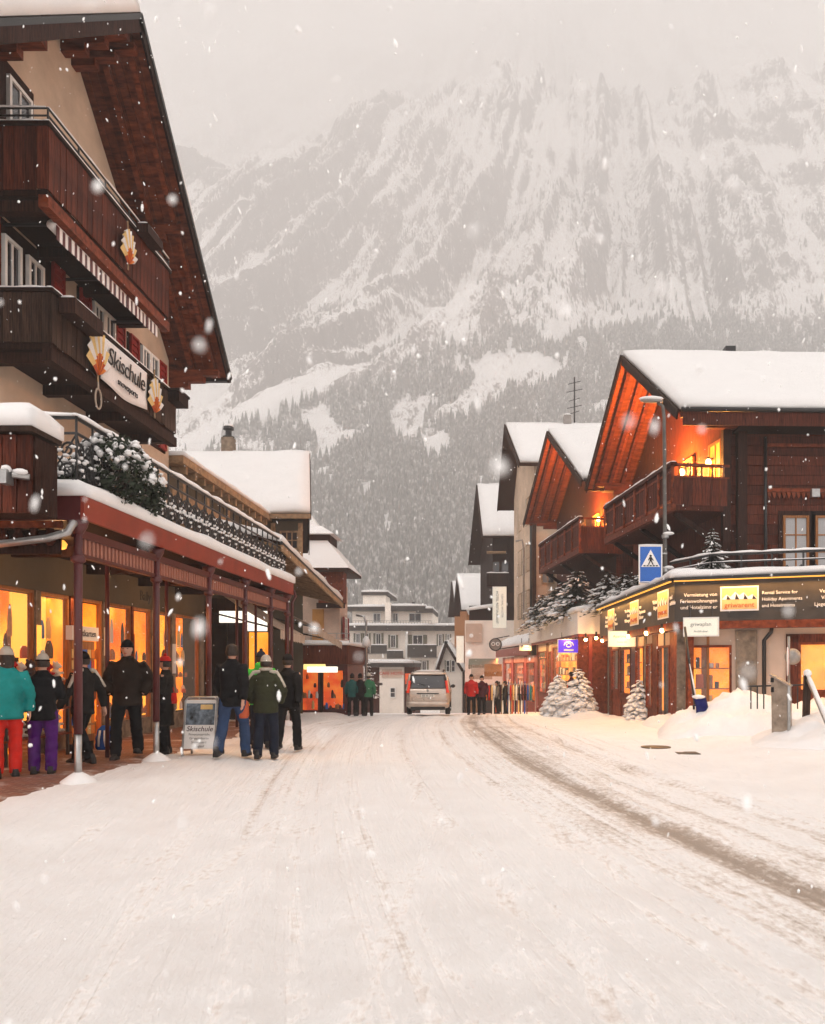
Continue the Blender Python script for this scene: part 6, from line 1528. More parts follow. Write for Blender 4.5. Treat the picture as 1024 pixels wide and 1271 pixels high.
basic('van_trim', (.02, .02, .02), rough=.5, var=.1, bump=.05); basic('tyre', (.018, .017, .017), rough=.85, var=.2, bump=.3)
glow('tail_lamp', (.9, .05, .02), .25)
basic('plate', (.75, .73, .68), rough=.5, var=.03, bump=0)
MV = Matrix.Translation(vb) @ Matrix.Rotation(R(2), 4, 'Z')
def vring(z, hw, yb, yf, rc=.22, n=6):
    out = []
    for cx_, cy_, a0 in ((hw-rc, yf-rc, 0), (-hw+rc, yf-rc, 90), (-hw+rc, yb+rc, 180), (hw-rc, yb+rc, 270)):
        for k in range(n+1):
            a = R(a0 + 90*k/n); out.append(Vector((cx_ + rc*math.cos(a), cy_ + rc*math.sin(a), z)))
    return out
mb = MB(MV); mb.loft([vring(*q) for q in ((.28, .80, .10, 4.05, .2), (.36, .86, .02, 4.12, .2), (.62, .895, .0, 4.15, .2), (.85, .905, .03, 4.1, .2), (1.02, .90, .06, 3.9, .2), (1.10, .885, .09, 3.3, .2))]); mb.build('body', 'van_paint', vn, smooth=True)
mb = MB(MV); mb.loft([vring(*q) for q in ((1.095, .882, .09, 3.28, .2), (1.3, .84, .14, 3.0, .2), (1.55, .775, .20, 2.6, .2), (1.68, .73, .25, 2.4, .2))]); mb.build('glasshouse', 'glass', vn, smooth=True)
mb = MB(MV); mb.loft([vring(*q) for q in ((1.665, .745, .20, 2.45, .2), (1.72, .73, .20, 2.4, .2), (1.79, .66, .30, 2.2, .25), (1.82, .50, .5, 1.9, .25))]); rf = mb.build('roof', 'van_paint', vn, smooth=True)
snow_slab([MV @ Vector(p) for p in ((-.5, .45, 1.815), (.5, .45, 1.815), (.5, 1.9, 1.815), (-.5, 1.9, 1.815))], .05, 'snow', rf, res=.15, amp=.01, mat='snow')
for sd in (-1, 1):
    mb = MB(MV); mb.loft([ring((.862*sd*(1 - (z-1.05)*.22), .10+(z-1.05)*.19, z), .055, .10, XA, YA, 8) for z in (1.02, 1.3, 1.5, 1.69)]); mb.build('pillar', 'van_paint', vn, smooth=True)
    mb = MB(MV); mb.loft([ring((.82*sd*(1-(z-.95)*.16), .028+(z-.95)*.17, z), .062, .05, XA, YA, 8) for z in (.92, 1.0, 1.2, 1.38, 1.42)]); mb.build('tail_lamp', 'tail_lamp', vn, smooth=True)
    mb = MB(MV); mb.bar((.62*sd, .35, 1.86), (.62*sd, 2.2, 1.86), .04, .04).bar((.62*sd, .4, 1.78), (.62*sd, .4, 1.86), .04, .04).bar((.62*sd, 2.1, 1.76), (.62*sd, 2.1, 1.86), .04, .04); mb.build('roof_rail', 'van_trim', vn)
    mb = MB(MV); mb.ell((.99*sd, 2.75, 1.14), .10, .06, .08, 10, 8).bar((.8*sd, 2.75, 1.08), (.95*sd, 2.75, 1.12), .06, .05); mb.build('wing_mirror', 'van_trim', vn, smooth=True)
    for y_ in (.75, 3.35):
        mb = MB(MV); c_ = Vector((.80*sd, y_, .31)); pr_ = [(.20, -.1), (.29, -.1), (.31, -.06), (.31, .06), (.29, .1), (.20, .1)]
        mb.loft([[c_ + Vector((q_[1], math.cos(a)*q_[0], math.sin(a)*q_[0])) for a in np.linspace(0, 2*math.pi, 21)[:-1]] for q_ in pr_], cap=False); wh = mb.build('wheel', 'tyre', vn, smooth=True)
        mb = MB(MV); mb.loft([[c_ + Vector((x_, math.cos(a)*r__, math.sin(a)*r__)) for a in np.linspace(0, 2*math.pi, 21)[:-1]] for x_, r__ in ((-.07, .205), (.07, .205))]); mb.build('rim', 'steel', wh, smooth=True)
mb = MB(MV); mb.loft([ring((x, -.01 + .05*(abs(x)/.88)**3, z), .0, .0, XA, YA, 4) for x, z in ((0, 0), (0, 0))]) if False else None
mb = MB(MV); mb.loft([[Vector((x, y0 + .09*(abs(x)/.88)**4, z)) for y0, z in ((-.08, .36), (-.10, .44), (-.09, .56), (.05, .58), (.05, .34))] for x in np.linspace(-.88, .88, 13)]); mb.build('bumper', 'van_paint', vn, smooth=True)
mb = MB(MV); mb.box(-.7, .7, -.02, .3, .22, .35); mb.build('bumper_skirt', 'van_trim', vn)
mb = MB(MV); mb.box(-.27, .27, -.035, .0, .74, .86); pl_ = mb.build('number_plate', 'plate', vn, bevel=.006)
lettering('BE 45 310', .11, 'ink', pl_, MV @ face_mat((0, -.04, .80), (1, 0, 0)), depth=.002)
mb = MB(MV); mb.box(-.45, .45, -.02, .01, .875, .915); mb.build('plate_trim', 'van_trim', vn)
mb = MB(MV); mb._add([(-.68, .075, 1.12), (.68, .075, 1.12), (.62, .20, 1.60), (-.62, .20, 1.60), (-.68, .11, 1.12), (.68, .11, 1.12), (.62, .23, 1.60), (-.62, .23, 1.60)], [(0, 1, 2, 3), (7, 6, 5, 4), (0, 4, 5, 1), (1, 5, 6, 2), (2, 6, 7, 3), (3, 7, 4, 0)]); mb.build('rear_window', 'glass', vn)
mb = MB(MV); mb.bar((0, .065, 1.10), (-.32, .11, 1.30), .02, .02).bar((-.1, .08, 1.22), (-.42, .12, 1.34), .025, .02); mb.build('wiper', 'van_trim', vn)
mb = MB(MV); mb.lathe((0, .0, 0), [(0, 0), (0, 0)], 4) if False else mb.ell((0, .045, 1.02), .05, .012, .05, 12, 6); mb.build('emblem', 'steel', vn, smooth=True)

# ------------------------------------------------------------------ snowy spruces and shrubs
m, n, l, b = newmat('needles')                     # snow lies on faces that look up
tc = N(n, 'ShaderNodeTexCoord'); nz = N(n, 'ShaderNodeTexNoise', i_Scale=9.0, i_Detail=3.0); l.new(tc.outputs['Object'], nz.inputs['Vector'])
rp = ramp(n, l, nz.outputs['Fac'], [(.35, (.012, .02, .012)), (.6, (.035, .045, .025)), (.72, (.08, .085, .06))]); l.new(rp.outputs[0], b.inputs['Base Color']); b.inputs['Roughness'].default_value = .75
def spruce(base, h, r_, label, snow=.6, dense=1.0, group=None, name='snowy_spruce', cat='spruce', cone=1.0, seed=1, lump=1.0):
    rr = random.Random(seed); base = Vector(base)
    t = thing(name, label, cat, base, group)
    mb = MB(); mb.tube([base + Vector((0, 0, -.1)), base + Vector((.01, 0, h*.5)), base + Vector((0, 0, h*.97))], [.035*h+.01, .02*h, .004], 7); mb.build('trunk', 'bark', t, smooth=True)
    lv, lf = [], []; sn = MB()
    nlay = int(11*dense)+4
    for i in range(nlay):
        u = (i+.3)/nlay; z = h*(.06+.9*u); rad = r_*((1-u)**(.8*cone)+.04)
        nb4 = max(5, int(13*dense*(1-u)+4))
        for k in range(nb4):
            a = 2*math.pi*(k+rr.random()*.8)/nb4; L = rad*rr.uniform(.65, 1.1)
            d = Vector((math.cos(a), math.sin(a), 0)); sd = Vector((-d.y, d.x, 0))
            p0 = base + Vector((0, 0, z)); tip = p0 + d*L + Vector((0, 0, -L*rr.uniform(.15, .55)))
            nseg = 7
            for q in range(nseg):
                c_ = p0.lerp(tip, (q+.6)/nseg); w_ = L*.26*(1-.6*q/nseg)+.02
                for s_ in (-1, 1):
                    e = c_ + sd*s_*w_ + d*w_*.6 + Vector((0, 0, rr.uniform(-.35, .15)*w_)); b0 = len(lv); n2 = (d*.35*w_) + Vector((0, 0, w_*.12))
                    lv.extend([tuple(c_ - n2*.5), tuple(e), tuple(c_ + n2)]); lf.append((b0, b0+1, b0+2))
            if rr.random() < snow:
                for q in range(6):
                    c_ = p0.lerp(tip, rr.uniform(.4, .98)) + sd*rr.uniform(-.15, .15)*L; rs_ = (L*rr.uniform(.045, .13)+.006)*(.7+.5*snow)*lump
                    sn.ell(c_ + Vector((0, 0, .012)), rs_*1.25, rs_*rr.uniform(.5, .9), rs_*rr.uniform(.28, .5), 7, 5, .22, seed=rr.randint(0, 9999), rot=Matrix.Rotation(a, 3, 'Z') @ Matrix.Rotation(.35, 3, 'Y'))
    mb = MB(); mb._add(lv, lf); mb.build('crown', 'needles', t)
    if snow: o = sn.build('snow', 'snow', t, smooth=True); o['kind'] = 'stuff'
    return t
spruce((.081*32.5, 32.5, -.2), 1.55, .62, 'little spruce heaped with snow, left one before the boutique', 1.0, 1.3, 'snow-heaped little spruces', seed=3, lump=2.3, cone=.7)
spruce((.107*30.6, 30.6, -.12), 1.75, .66, 'little spruce heaped with snow, just left of the yellow curtain window', .95, 1.4, 'snow-heaped little spruces', seed=4, lump=2.0, cone=.7)
spruce(Vector(at_ground(794, 893)) + Vector((0, 0, -.1)), 1.4, .52, 'little snow-heaped spruce left of the street lamp post', .95, 1.4, 'snow-heaped little spruces', seed=5, lump=2.1, cone=.7)
spruce((6.15, 22.6, 3.85), 1.75, .72, 'snow-dusted spruce on the corner terrace beside the railing', .55, 1.3, seed=6)
spruce(P(456, 868, 60), 3.9, .85, 'snowy Christmas tree before the pale pavilion', .7, 1.1, seed=8, cone=1.2)
for k, (px, py, Y, h, r_) in enumerate(((672, 772, 41, 1.9, 1.0), (690, 766, 38.5, 2.0, 1.0), (705, 762, 36.5, 2.2, 1.1), (722, 760, 34.5, 2.5, 1.1), (742, 752, 31.5, 2.0, .9), (757, 748, 29.5, 1.6, .8), (772, 742, 27.5, 1.5, .8), (786, 736, 25.8, 1.3, .7))):
    p = P(px, py, Y); p = Vector((gl(Y)+.35 if k > 3 else gl(Y)-.1, Y, 3.85)); 
    spruce(p, h*.8, r_*1.15, 'dark conifer on the shop roof, ' + ['first', 'second', 'third', 'fourth', 'fifth', 'sixth', 'seventh', 'eighth'][k] + ' from the cream house', .5, 1.0, 'conifers on the shop roofs', name='roof_conifer', cat='conifer', cone=.6, seed=20+k)
def shrub(c, r_, label, seed, snow=14, group='snowed shrubs behind the terrace railing'):
    rr = random.Random(seed); c = Vector(c); t = thing('snowy_shrub', label, 'shrub', c, group)
    mb = MB()
    for k in range(7):
        a = rr.random()*6.28; e = c + Vector((math.cos(a)*r_*.7, math.sin(a)*r_*.7, r_*rr.uniform(.8, 1.7))); mb.tube([c, c.lerp(e, .5) + Vector((0, 0, .1*r_)), e], [.025, .016, .006], 5)
    mb.build('stems', 'bark', t)
    lv, lf = [], []
    for k in range(1500):
        d = Vector((rr.gauss(0, 1), rr.gauss(0, 1), rr.gauss(0, 1))).normalized()*r_*rr.uniform(.35, 1)**.6; p = c + Vector((0, 0, r_*.9)) + Vector((d.x, d.y, d.z*1.05))
        s_ = .045*rr.uniform(.6, 1.4); u = Vector((rr.gauss(0, 1), rr.gauss(0, 1), rr.gauss(0, 1))).normalized(); v = u.cross(Vector((rr.gauss(0, 1), rr.gauss(0, 1), .3))).normalized()
        b0 = len(lv); lv.extend([tuple(p - u*s_), tuple(p + v*s_*.5), tuple(p + u*s_), tuple(p - v*s_*.5)]); lf.append((b0, b0+1, b0+2, b0+3))
    mb = MB(); mb._add(lv, lf); mb.build('foliage', 'green_leaf', t)
    sn = MB()
    for k in range(snow):
        a = rr.random()*6.28; q_ = rr.random()**.5*r_*.95; z = r_*.9 + math.sqrt(max(0, r_*r_ - q_*q_))*rr.uniform(.2, 1.02); rs_ = r_*rr.uniform(.03, .12)
        sn.ell(c + Vector((q_*math.cos(a), q_*math.sin(a), z)), rs_, rs_*rr.uniform(.6, 1), rs_*rr.uniform(.4, .75), 9, 6, .2, seed=rr.randint(0, 9999), rot=Euler((rr.uniform(-.5, .5), rr.uniform(-.5, .5), a)).to_matrix())
    o = sn.build('snow', 'snow', t, smooth=True); o['kind'] = 'stuff'
for k, (px, py, Y, r_) in enumerate(((140, 632, 11.3, .52), (108, 620, 11.6, .42), (168, 630, 12.2, .45), (30, 600, 10.9, .36), (192, 640, 13.6, .3))):
    p = P(px, py, Y); shrub((p.x, Y, 3.86), r_, ['largest snow-laden shrub pressing through the terrace railing', 'snow-laden shrub at the near corner of the terrace railing', 'snow-laden shrub just beyond the largest one on the terrace', 'snowy shrub behind the plank box at the left edge', 'farthest and smallest snowy shrub along the terrace railing'][k], 40+k, 340)
# ------------------------------------------------------------------ street furniture on the right
basic('zinc_dark', (.13, .12, .11), rough=.5, var=.25, scale=4, bump=.1, metal=.3)
lp = at_ground(827, 892); lp = Vector(((827-CX)/F*22.5, 22.5, .1))
sl_ = thing('street_lamp', 'tall grey street lamp post with snow on its flat head', 'street lamp', lp)
mb = MB(); hh_ = EYE + (828-505)/F*22.5
mb.tube([lp + Vector((0, 0, -.2)), lp + Vector((-.02, 0, 3)), lp + Vector((-.06, 0, hh_-.4)), lp + Vector((-.10, 0, hh_-.08)), lp + Vector((-.25, 0, hh_+.02))], [.068, .06, .05, .045, .04], 10); mb.build('pole', 'zinc_dark', sl_, smooth=True)
mb = MB(); mb.loft([ring(lp + Vector((-.10-.62*u, 0, hh_+.03+.03*u)), .0, .0, YA, ZA, 8) if False else [lp + Vector((-.10-.62*u, .13*w_*math.cos(a), hh_+.05+.03*u+.05*w_*math.sin(a))) for a in np.linspace(0, 2*math.pi, 11)[:-1]] for u, w_ in ((0, .5), (.15, .8), (.5, 1), (.85, .9), (1, .4))]); lh = mb.build('lamp_head', 'zinc', sl_, smooth=True)
mb = MB(); mb.ell(lp + Vector((-.42, 0, hh_+.13)), .34, .13, .07, 12, 6, .05); mb.build('snow', 'snow', lh, smooth=True)
for z in (4.2, 5.15):
    mb = MB(); mb.lathe(lp + Vector((-.03, 0, z-.05)), [(.09, 0), (.1, .02), (.1, .09), (.085, .1)], 10); cl_ = mb.build('sign_clamp', 'steel', sl_); mb = MB(); mb.ell(lp + Vector((.06, -.02, z+.08)), .16, .08, .05, 10, 6, .1); mb.build('snow', 'snow', cl_, smooth=True)
cs = P(807.5, 701, 22.3); cw = thing('crossing_sign', 'blue pedestrian crossing sign with white triangle on the street lamp post', 'road sign', cs)
Mc = face_mat(cs, (1, 0, 0)); w_, h_ = .66, 1.08
mb = MB(Mc); mb.box(-w_/2, w_/2, -h_/2, h_/2, -.03, 0); mb.build('border', 'ink_white', cw, bevel=.01)
mb = MB(Mc); mb.box(-w_/2+.04, w_/2-.04, -h_/2+.04, h_/2-.04, .001, .006); mb.build('blue_field', 'sign_blue', cw)
mb = MB(Mc); mb.poly([(-.26, -.06, .008), (.26, -.06, .008), (0, .42, .008)], (0, 0, .004)); mb.build('triangle', 'ink_white', cw)
mb = MB(Mc)
mb.ell((0.0, .245, .016), .032, .032, .004, 10, 6)
mb.poly([(-.035, .21, .013), (.03, .21, .013), (.035, .1, .013), (-.03, .1, .013)], (0, 0, .004))
mb.poly([(.0, .1, .013), (.035, .1, .013), (.085, -.0, .013), (.05, -.0, .013)], (0, 0, .0045)); mb.poly([(-.03, .1, .013), (.0, .1, .013), (-.045, -.0, .013), (-.08, -.0, .013)], (0, 0, .005))
mb.poly([(.03, .205, .013), (.085, .12, .013), (.065, .105, .013), (.02, .17, .013)], (0, 0, .0035)); mb.poly([(-.035, .205, .013), (-.075, .13, .013), (-.055, .115, .013), (-.03, .165, .013)], (0, 0, .0035)); mb.build('walking_figure', 'ink', cw)
mb = MB(Mc)
for i in range(5): mb.box(-.2+.085*i, -.14+.085*i, -.045, -.012, .013, .017)
mb.build('crossing_stripes', 'ink', cw)
snow_bar(Mc @ Vector((-w_/2, -h_/2+.05, .02)), Mc @ Vector((w_/2, -h_/2+.05, .02)), .04, .05, cw, 'snow'); snow_bar(Mc @ Vector((-w_/2, h_/2, -.015)), Mc @ Vector((w_/2, h_/2, -.015)), .06, .06, cw, 'snow')
mb = MB(Mc); mb.box(w_/2-.02, w_/2+.14, .3, .34, -.06, -.032).box(w_/2-.02, w_/2+.14, -.34, -.3, -.06, -.032); mb.build('bracket', 'steel', cw)
# snow banks ploughed up on the right
def bank(name, cx_, cy_, rx, ry, h_, seed, rz=0):
    vs = []; n_, m_ = 64, 44; fs = []
    for j in range(m_+1):
        for i in range(n_+1):
            u, v = i/n_*2-1, j/m_*2-1
            x_ = u*rx; y_ = v*ry; xr = x_*math.cos(rz)-y_*math.sin(rz); yr = x_*math.sin(rz)+y_*math.cos(rz)
            k = max(0, 1-u*u*u*u)*max(0, 1-v*v)**.8
            z = gz(cx_+xr, cy_+yr) - .06 + h_*k*(.8 + .35*mnoise.noise(Vector((xr*.8+seed, yr*.9, 0))) + .16*mnoise.noise(Vector((xr*2.6, yr*2.6+seed, 1))) + .13*mnoise.noise(Vector((xr*6, yr*6, 2))) + .08*mnoise.noise(Vector((xr*16, yr*16, 2))))
            vs.append((cx_+xr, cy_+yr, z))
    fs = [(j*(n_+1)+i, j*(n_+1)+i+1, (j+1)*(n_+1)+i+1, (j+1)*(n_+1)+i) for j in range(m_) for i in range(n_)]
    mb = MB(); mb._add(vs, fs); tag(mb.build(name, 'snow', smooth=True), kind='structure')
bank('snow_bank', 6.4, 18.6, 2.6, 1.5, 1.0, 1, R(-12)); bank('snow_bank', 8.6, 15.4, 3.6, 1.9, .78, 4, R(-20)); bank('snow_bank', 4.9, 21.3, .9, 1.6, .35, 7)
bank('snow_bank', 3.35, 30.2, .8, 2.6, .22, 9, R(6)); bank('snow_bank', 3.0, 33.5, .7, 2.4, .3, 11, R(8))
# steel plate post, wooden barrier and sledge-like tool in the snow
bx = P(969, 870, 16.0); gb = thing('grey_metal_panel', 'upright grey metal panel with slanted top stuck in the snow bank', 'panel', (bx.x, 16, .2))
mb = MB(); q = [P(957, 838, 16), P(981, 852, 15.7), P(981.5, 915, 15.7), P(958, 922, 16)]
mb.poly([Vector(p) for p in q], (0.06, .10, 0)); mb.build('panel', 'zinc_warm', gb)
mb = MB(); mb.bar(P(957, 837.5, 16.02), P(982, 851.5, 15.74), .14, .03); mb.build('top_edge', 'steel', gb)
mb = MB(); mb.bar(P(979, 852, 15.66), P(979, 914, 15.66), .05, .04); mb.build('fold', 'steel', gb)
mb = MB(); mb.cbox(P(958.5, 844, 15.97), (.06, .03, .09)).cbox(P(959, 856, 15.97), (.06, .03, .1)); mb.build('slot', 'ink', gb)
rb = thing('barrier_rail', 'snow-capped grey barrier rail slanting out of the snow at right edge', 'barrier', P(1003, 905, 16.2))
mb = MB(); mb.bar(P(1000, 905, 16.2), P(1002, 838, 16.2), .12, .1); pb = mb.build('post', 'wood_grey', rb); mb = MB(); mb.ell(P(1002, 836, 16.2), .08, .08, .09, 10, 6, .1); mb.build('snow', 'snow', pb, smooth=True)
mb = MB(); mb.tube([P(1003, 842, 16.2), P(1030, 905, 14.6)], .05, 8); rr_ = mb.build('rail', 'steel', rb, smooth=True); snow_bar(P(1003, 839, 16.2), P(1030, 902, 14.6), .09, .08, rr_)
mb = MB(); mb.tube([P(925, 852, 17.6), P(1000, 850, 16.8)], .02, 6)
for px in (932, 940, 948, 990): mb.tube([P(px, 852, 17.4), P(px, 880, 17.4)], .015, 6)
fb_ = thing('low_mesh_fence', 'low thin dark fence rising behind the grey panel', 'fence', P(945, 880, 17.4)); mb.build('rails', 'iron', fb_)
ne_ = thing('no_entry_sign', 'round red no entry sign turned almost edge on at right', 'road sign', P(979, 820, 17.5))
Mn = face_mat(P(978, 821, 17.5), (.32, .95, 0))
mb = MB(Mn); mb.loft([[Vector((r__*math.cos(a), r__*math.sin(a), z)) for a in np.linspace(0, 2*math.pi, 25)[:-1]] for r__, z in ((.31, -.02), (.32, 0), (.30, .005))]); mb.build('border', 'ink_white', ne_)
mb = MB(Mn); mb.loft([[Vector((r__*math.cos(a), r__*math.sin(a), z)) for a in np.linspace(0, 2*math.pi, 25)[:-1]] for r__, z in ((.285, .006), (.285, .012))]); mb.build('red_disc', 'ink_red', ne_)
mb = MB(Mn); mb.box(-.2, .2, -.05, .05, .013, .018); mb.build('white_bar', 'ink_white', ne_)
mb = MB(); mb.tube([P(979, 845, 17.56), P(979, 790, 17.56)], .03, 8); mb.tube([P(979, 845, 17.56), P(979, 905, 17.56)], .03, 8); mb.build('pole', 'zinc', ne_, smooth=True)
mr_ = thing('round_lamp_disc', 'round grey metal disc hanging before the big curtained window', 'disc', P(984, 815, 18.4))
mb = MB(); c_ = P(984, 815, 18.4); mb.loft([[c_ + Vector((r__*math.cos(a), y_, r__*math.sin(a))) for a in np.linspace(0, 2*math.pi, 25)[:-1]] for r__, y_ in ((.05, -.1), (.15, -.07), (.19, 0), (.15, .04))]); mb.build('disc', 'zinc', mr_, smooth=True)
mb = MB(); mb.tube([c_, c_ + Vector((0, .25, 0))], .02, 6); mb.build('arm', 'iron', mr_)
# leaning pole, snowed scooter-like tool with a blue cover
tl = thing('leaning_pole', 'thin dark pole leaning against the corner shop from the snow', 'pole', P(864, 890, 19))
mb = MB(); mb.tube([P(850, 778, 19.5), P(857, 832, 19.3), P(865, 893, 19.0)], .03, 6); mb.build('shaft', 'iron', tl, smooth=True)
mb = MB(); mb.tube([P(856, 824, 19.25), P(860, 845, 19.1), P(864, 866, 19.05)], [.008, .02, .016], 6); mb.build('snow', 'snow', tl, smooth=True)
bs = thing('blue_shovel', 'dark blue curved shovel blade standing in the snow by the leaning pole', 'shovel', P(872, 885, 18.6))
vs = []
for j in range(9):
    for i in range(7):
        u, v = i/6-.5, j/8; p = P(869 + v*3 + u*14, 866 + v*22, 18.6); vs.append(p + Vector((0, -.10*math.sin(math.pi*v) + .25*u*u, 0)))
mb = MB(); mb._add(vs, [(j*7+i, j*7+i+1, (j+1)*7+i+1, (j+1)*7+i) for j in range(8) for i in range(6)]); o = mb.build('blade', 'cl_navyblue' if 'cl_navyblue' in MATS else cloth('cl_navyblue', (.012, .016, .11)), bs, smooth=True); md = o.modifiers.new('s', 'SOLIDIFY'); md.thickness = .02
mb = MB(); mb.tube([P(872, 872, 18.62), P(861, 876, 18.8), P(862, 892, 18.9)], .03, 6); mb.build('handle', 'iron', bs, smooth=True)
mb = MB(); mb.ell(P(867, 865, 18.6), .15, .1, .05, 10, 6, .15); mb.build('snow', 'snow', bs, smooth=True)

# ------------------------------------------------------------------ goods and stands before the shops on the left
ab = thing('a_board', 'white framed pavement A-board with a photo and lettering by the arcade', 'sign', (-5.1, 13.6, .1))
b0 = at_ground(250, 926); b0 = Vector((-4.95, 13.6, gz(-4.95, 13.6)))
cA = Vector(((252-CX)/F*13.6, 13.6, gz(-4.9, 13.6)))
for sgn in (-1, 1):
    lean = Matrix.Rotation(R(9*sgn), 4, 'X'); MA = Matrix.Translation(cA + Vector((0, .22*sgn, 0))) @ Matrix.Rotation(R(9*sgn), 4, 'X')
    mb = MB(MA); mb.tube([(-.27, 0, 0), (-.27, 0, .92), (-.22, 0, .98), (.22, 0, .98), (.27, 0, .92), (.27, 0, 0)], .02, 8); fr = mb.build('frame', 'steel', ab, smooth=True)
    mb = MB(MA); mb.box(-.25, .25, -.008, .008, .12, .94); pn_ = mb.build('panel', 'paint_white', fr)
    if sgn < 0:
        mb = MB(MA); mb.box(-.24, .24, -.014, -.009, .52, .88); mb.build('photo', 'board_photo' if 'board_photo' in MATS else basic('board_photo', (.16, .2, .24), rough=.5, var=.6, scale=9, bump=0), pn_)
        mb = MB(MA); mb.box(.0, .2, -.018, -.0145, .78, .86); mb.build('caption', 'orn_yellow', pn_)
        lettering('Skischule', .12, 'cl_maroon', pn_, MA @ face_mat((0, -.012, .45), (1, 0, 0)), shear=.2, depth=.002)
        for i in range(4): lettering(['Privatunterricht', 'Gruppenkurse', 'Snowboard', 'Langlauf'][i], .055, 'ink_grey', pn_, MA @ face_mat((0, -.012, .36-.065*i), (1, 0, 0)), depth=.002)
# postcard rack, toy shelf and small things by the souvenir shop
pc = thing('postcard_rack', 'tall orange rack of postcards beside the shop door', 'rack', (-7.05, 13.95, .15))
mb = MB(); mb.box(-7.15, -7.1, 13.55, 14.35, .3, 2.05); mb.build('back_board', 'wood_orange', pc)
mb = MB(); mb.box(0, .012, -.055, .055, -.075, .075); cm = []
for nm in ('ink_white', 'orn_red', 'orn_yellow', 'ink_orange', 'sign_blue'):
    q = mb.mesh('postcard'); q.materials.append(MT(nm)); cm.append(q)
for i in range(6):
    for j in range(8): inst(random.choice(cm), 'postcard', TRS((-7.095, 13.62+.13*i, .5+.19*j)), pc)
mb = MB(); mb.box(-7.16, -7.05, 13.5, 14.4, 2.06, 2.3); mb.build('header_board', 'fabric_white', pc); lettering('Postkarten', .16, 'ink', pc, face_mat((-7.045, 13.95, 2.18), (0, 1, 0)), depth=.002)
for sy in (13.6, 14.3):
    mb = MB(); mb.bar((-7.12, sy, .1), (-7.12, sy, .3), .05, .05); mb.build('leg', 'iron', pc)
ts = thing('toy_stand', 'stepped stand of souvenirs in front of the lit shop window', 'stand', (-7.15, 12.75, .12))
for i in range(3):
    mb = MB(); mb.box(-7.45+.0*i, -7.0+.0*i, 11.6, 13.4, .5+.42*i, .53+.42*i); mb.build('shelf', 'wood_red', ts)
for yy in (11.65, 12.5, 13.35):
    mb = MB(); mb.bar((-7.4, yy, .1), (-7.4, yy, 1.75), .05, .05).bar((-7.05, yy, .1), (-7.05, yy, 1.4), .04, .04); mb.build('upright', 'iron', ts)
basic('plush_a', (.52, .33, .20), rough=.95, var=.2, bump=.6, bscale=60); basic('plush_b', (.06, .035, .03), rough=.95, var=.3, bump=.6, bscale=60); basic('plush_c', (.7, .6, .5), rough=.95, var=.1, bump=.6, bscale=60)
k = 0
for lv_ in range(3):
    for i in range(7):
        y_ = 11.75+.25*i; z = .53+.42*lv_; mat_ = ('plush_a', 'plush_b', 'plush_c', 'cl_redjacket')[(i*3+lv_*2) % 4]; s_ = random.uniform(.85, 1.15)
        c_ = Vector((-7.2, y_, z)); mb = MB()
        mb.ell(c_ + Vector((0, 0, .10*s_)), .075*s_, .08*s_, .10*s_, 10, 8).ell(c_ + Vector((.02, 0, .24*s_)), .065*s_, .065*s_, .06*s_, 10, 8).ell(c_ + Vector((.08*s_, 0, .23*s_)), .03*s_, .03*s_, .025*s_, 8, 6)
        for sd in (-1, 1): mb.ell(c_ + Vector((.0, .05*sd*s_, .30*s_)), .015*s_, .025*s_, .025*s_, 8, 6).ell(c_ + Vector((.07*s_, .06*sd*s_, .03*s_)), .06*s_, .03*s_, .03*s_, 8, 6).ell(c_ + Vector((.05*s_, .08*sd*s_, .13*s_)), .05*s_, .025*s_, .025*s_, 8, 6)
        t_ = thing('plush_toy', ['tan', 'dark brown', 'cream', 'red'][(i*3+lv_*2) % 4] + ' plush toy on the ' + ['bottom', 'middle', 'top'][lv_] + ' stand shelf, ' + ['first', 'second', 'third', 'fourth', 'fifth', 'sixth', 'seventh'][i] + ' from near end', 'plush toy', c_, 'plush toys on the souvenir stand')
        fuse(mb, 'body', mat_, t_, Matrix.Identity(4), .012, 1)
bk = thing('blue_bag', 'blue rucksack with white pattern standing on the pavement', 'bag', (-6.6, 13.9, .15)); c_ = at_ground(131, 932)
mb = MB(); mb.loft([ring(c_ + Vector((0, 0, z)), rx, ry, XA, YA, 12, .8) for z, rx, ry in ((.0, .13, .10), (.05, .17, .13), (.2, .165, .13), (.36, .13, .10), (.44, .06, .05))]); fuse(mb, 'sack', 'cl_blue', bk, Matrix.Identity(4), .014, 2, .01)
mb = MB(); mb.tube([c_ + Vector((-.06, -.12, .08)), c_ + Vector((-.05, -.145, .2)), c_ + Vector((-.04, -.12, .36))], .018, 6).tube([c_ + Vector((.06, -.12, .08)), c_ + Vector((.05, -.145, .2)), c_ + Vector((.04, -.12, .36))], .018, 6); mb.build('straps', 'ink_white', bk, smooth=True)
rb2 = thing('red_shopping_bag', 'small red bag held by the red-hatted person in the long dark coat', 'bag', (-5.4, 12.9, .9)); p = at_ground(212, 936) + Vector((0, 0, .85))
mb = MB(); mb.loft([ring(p + Vector((0, 0, z)), rx, ry, XA, YA, 10, .7) for z, rx, ry in ((0, .10, .05), (.05, .11, .06), (.18, .10, .05))]); mb.build('sack', 'cl_redjacket', rb2, smooth=True)
mb = MB(); mb.tube([p + Vector((-.06, 0, .17)), p + Vector((-.04, 0, .27)), p + Vector((.04, 0, .27)), p + Vector((.06, 0, .17))], .008, 6); mb.build('handle', 'cl_redjacket', rb2)
rb3 = thing('red_white_bag', 'red and white carrier bag carried by the walker in jeans', 'bag', P(303, 868, 13.4)); p = P(303, 880, 13.4)
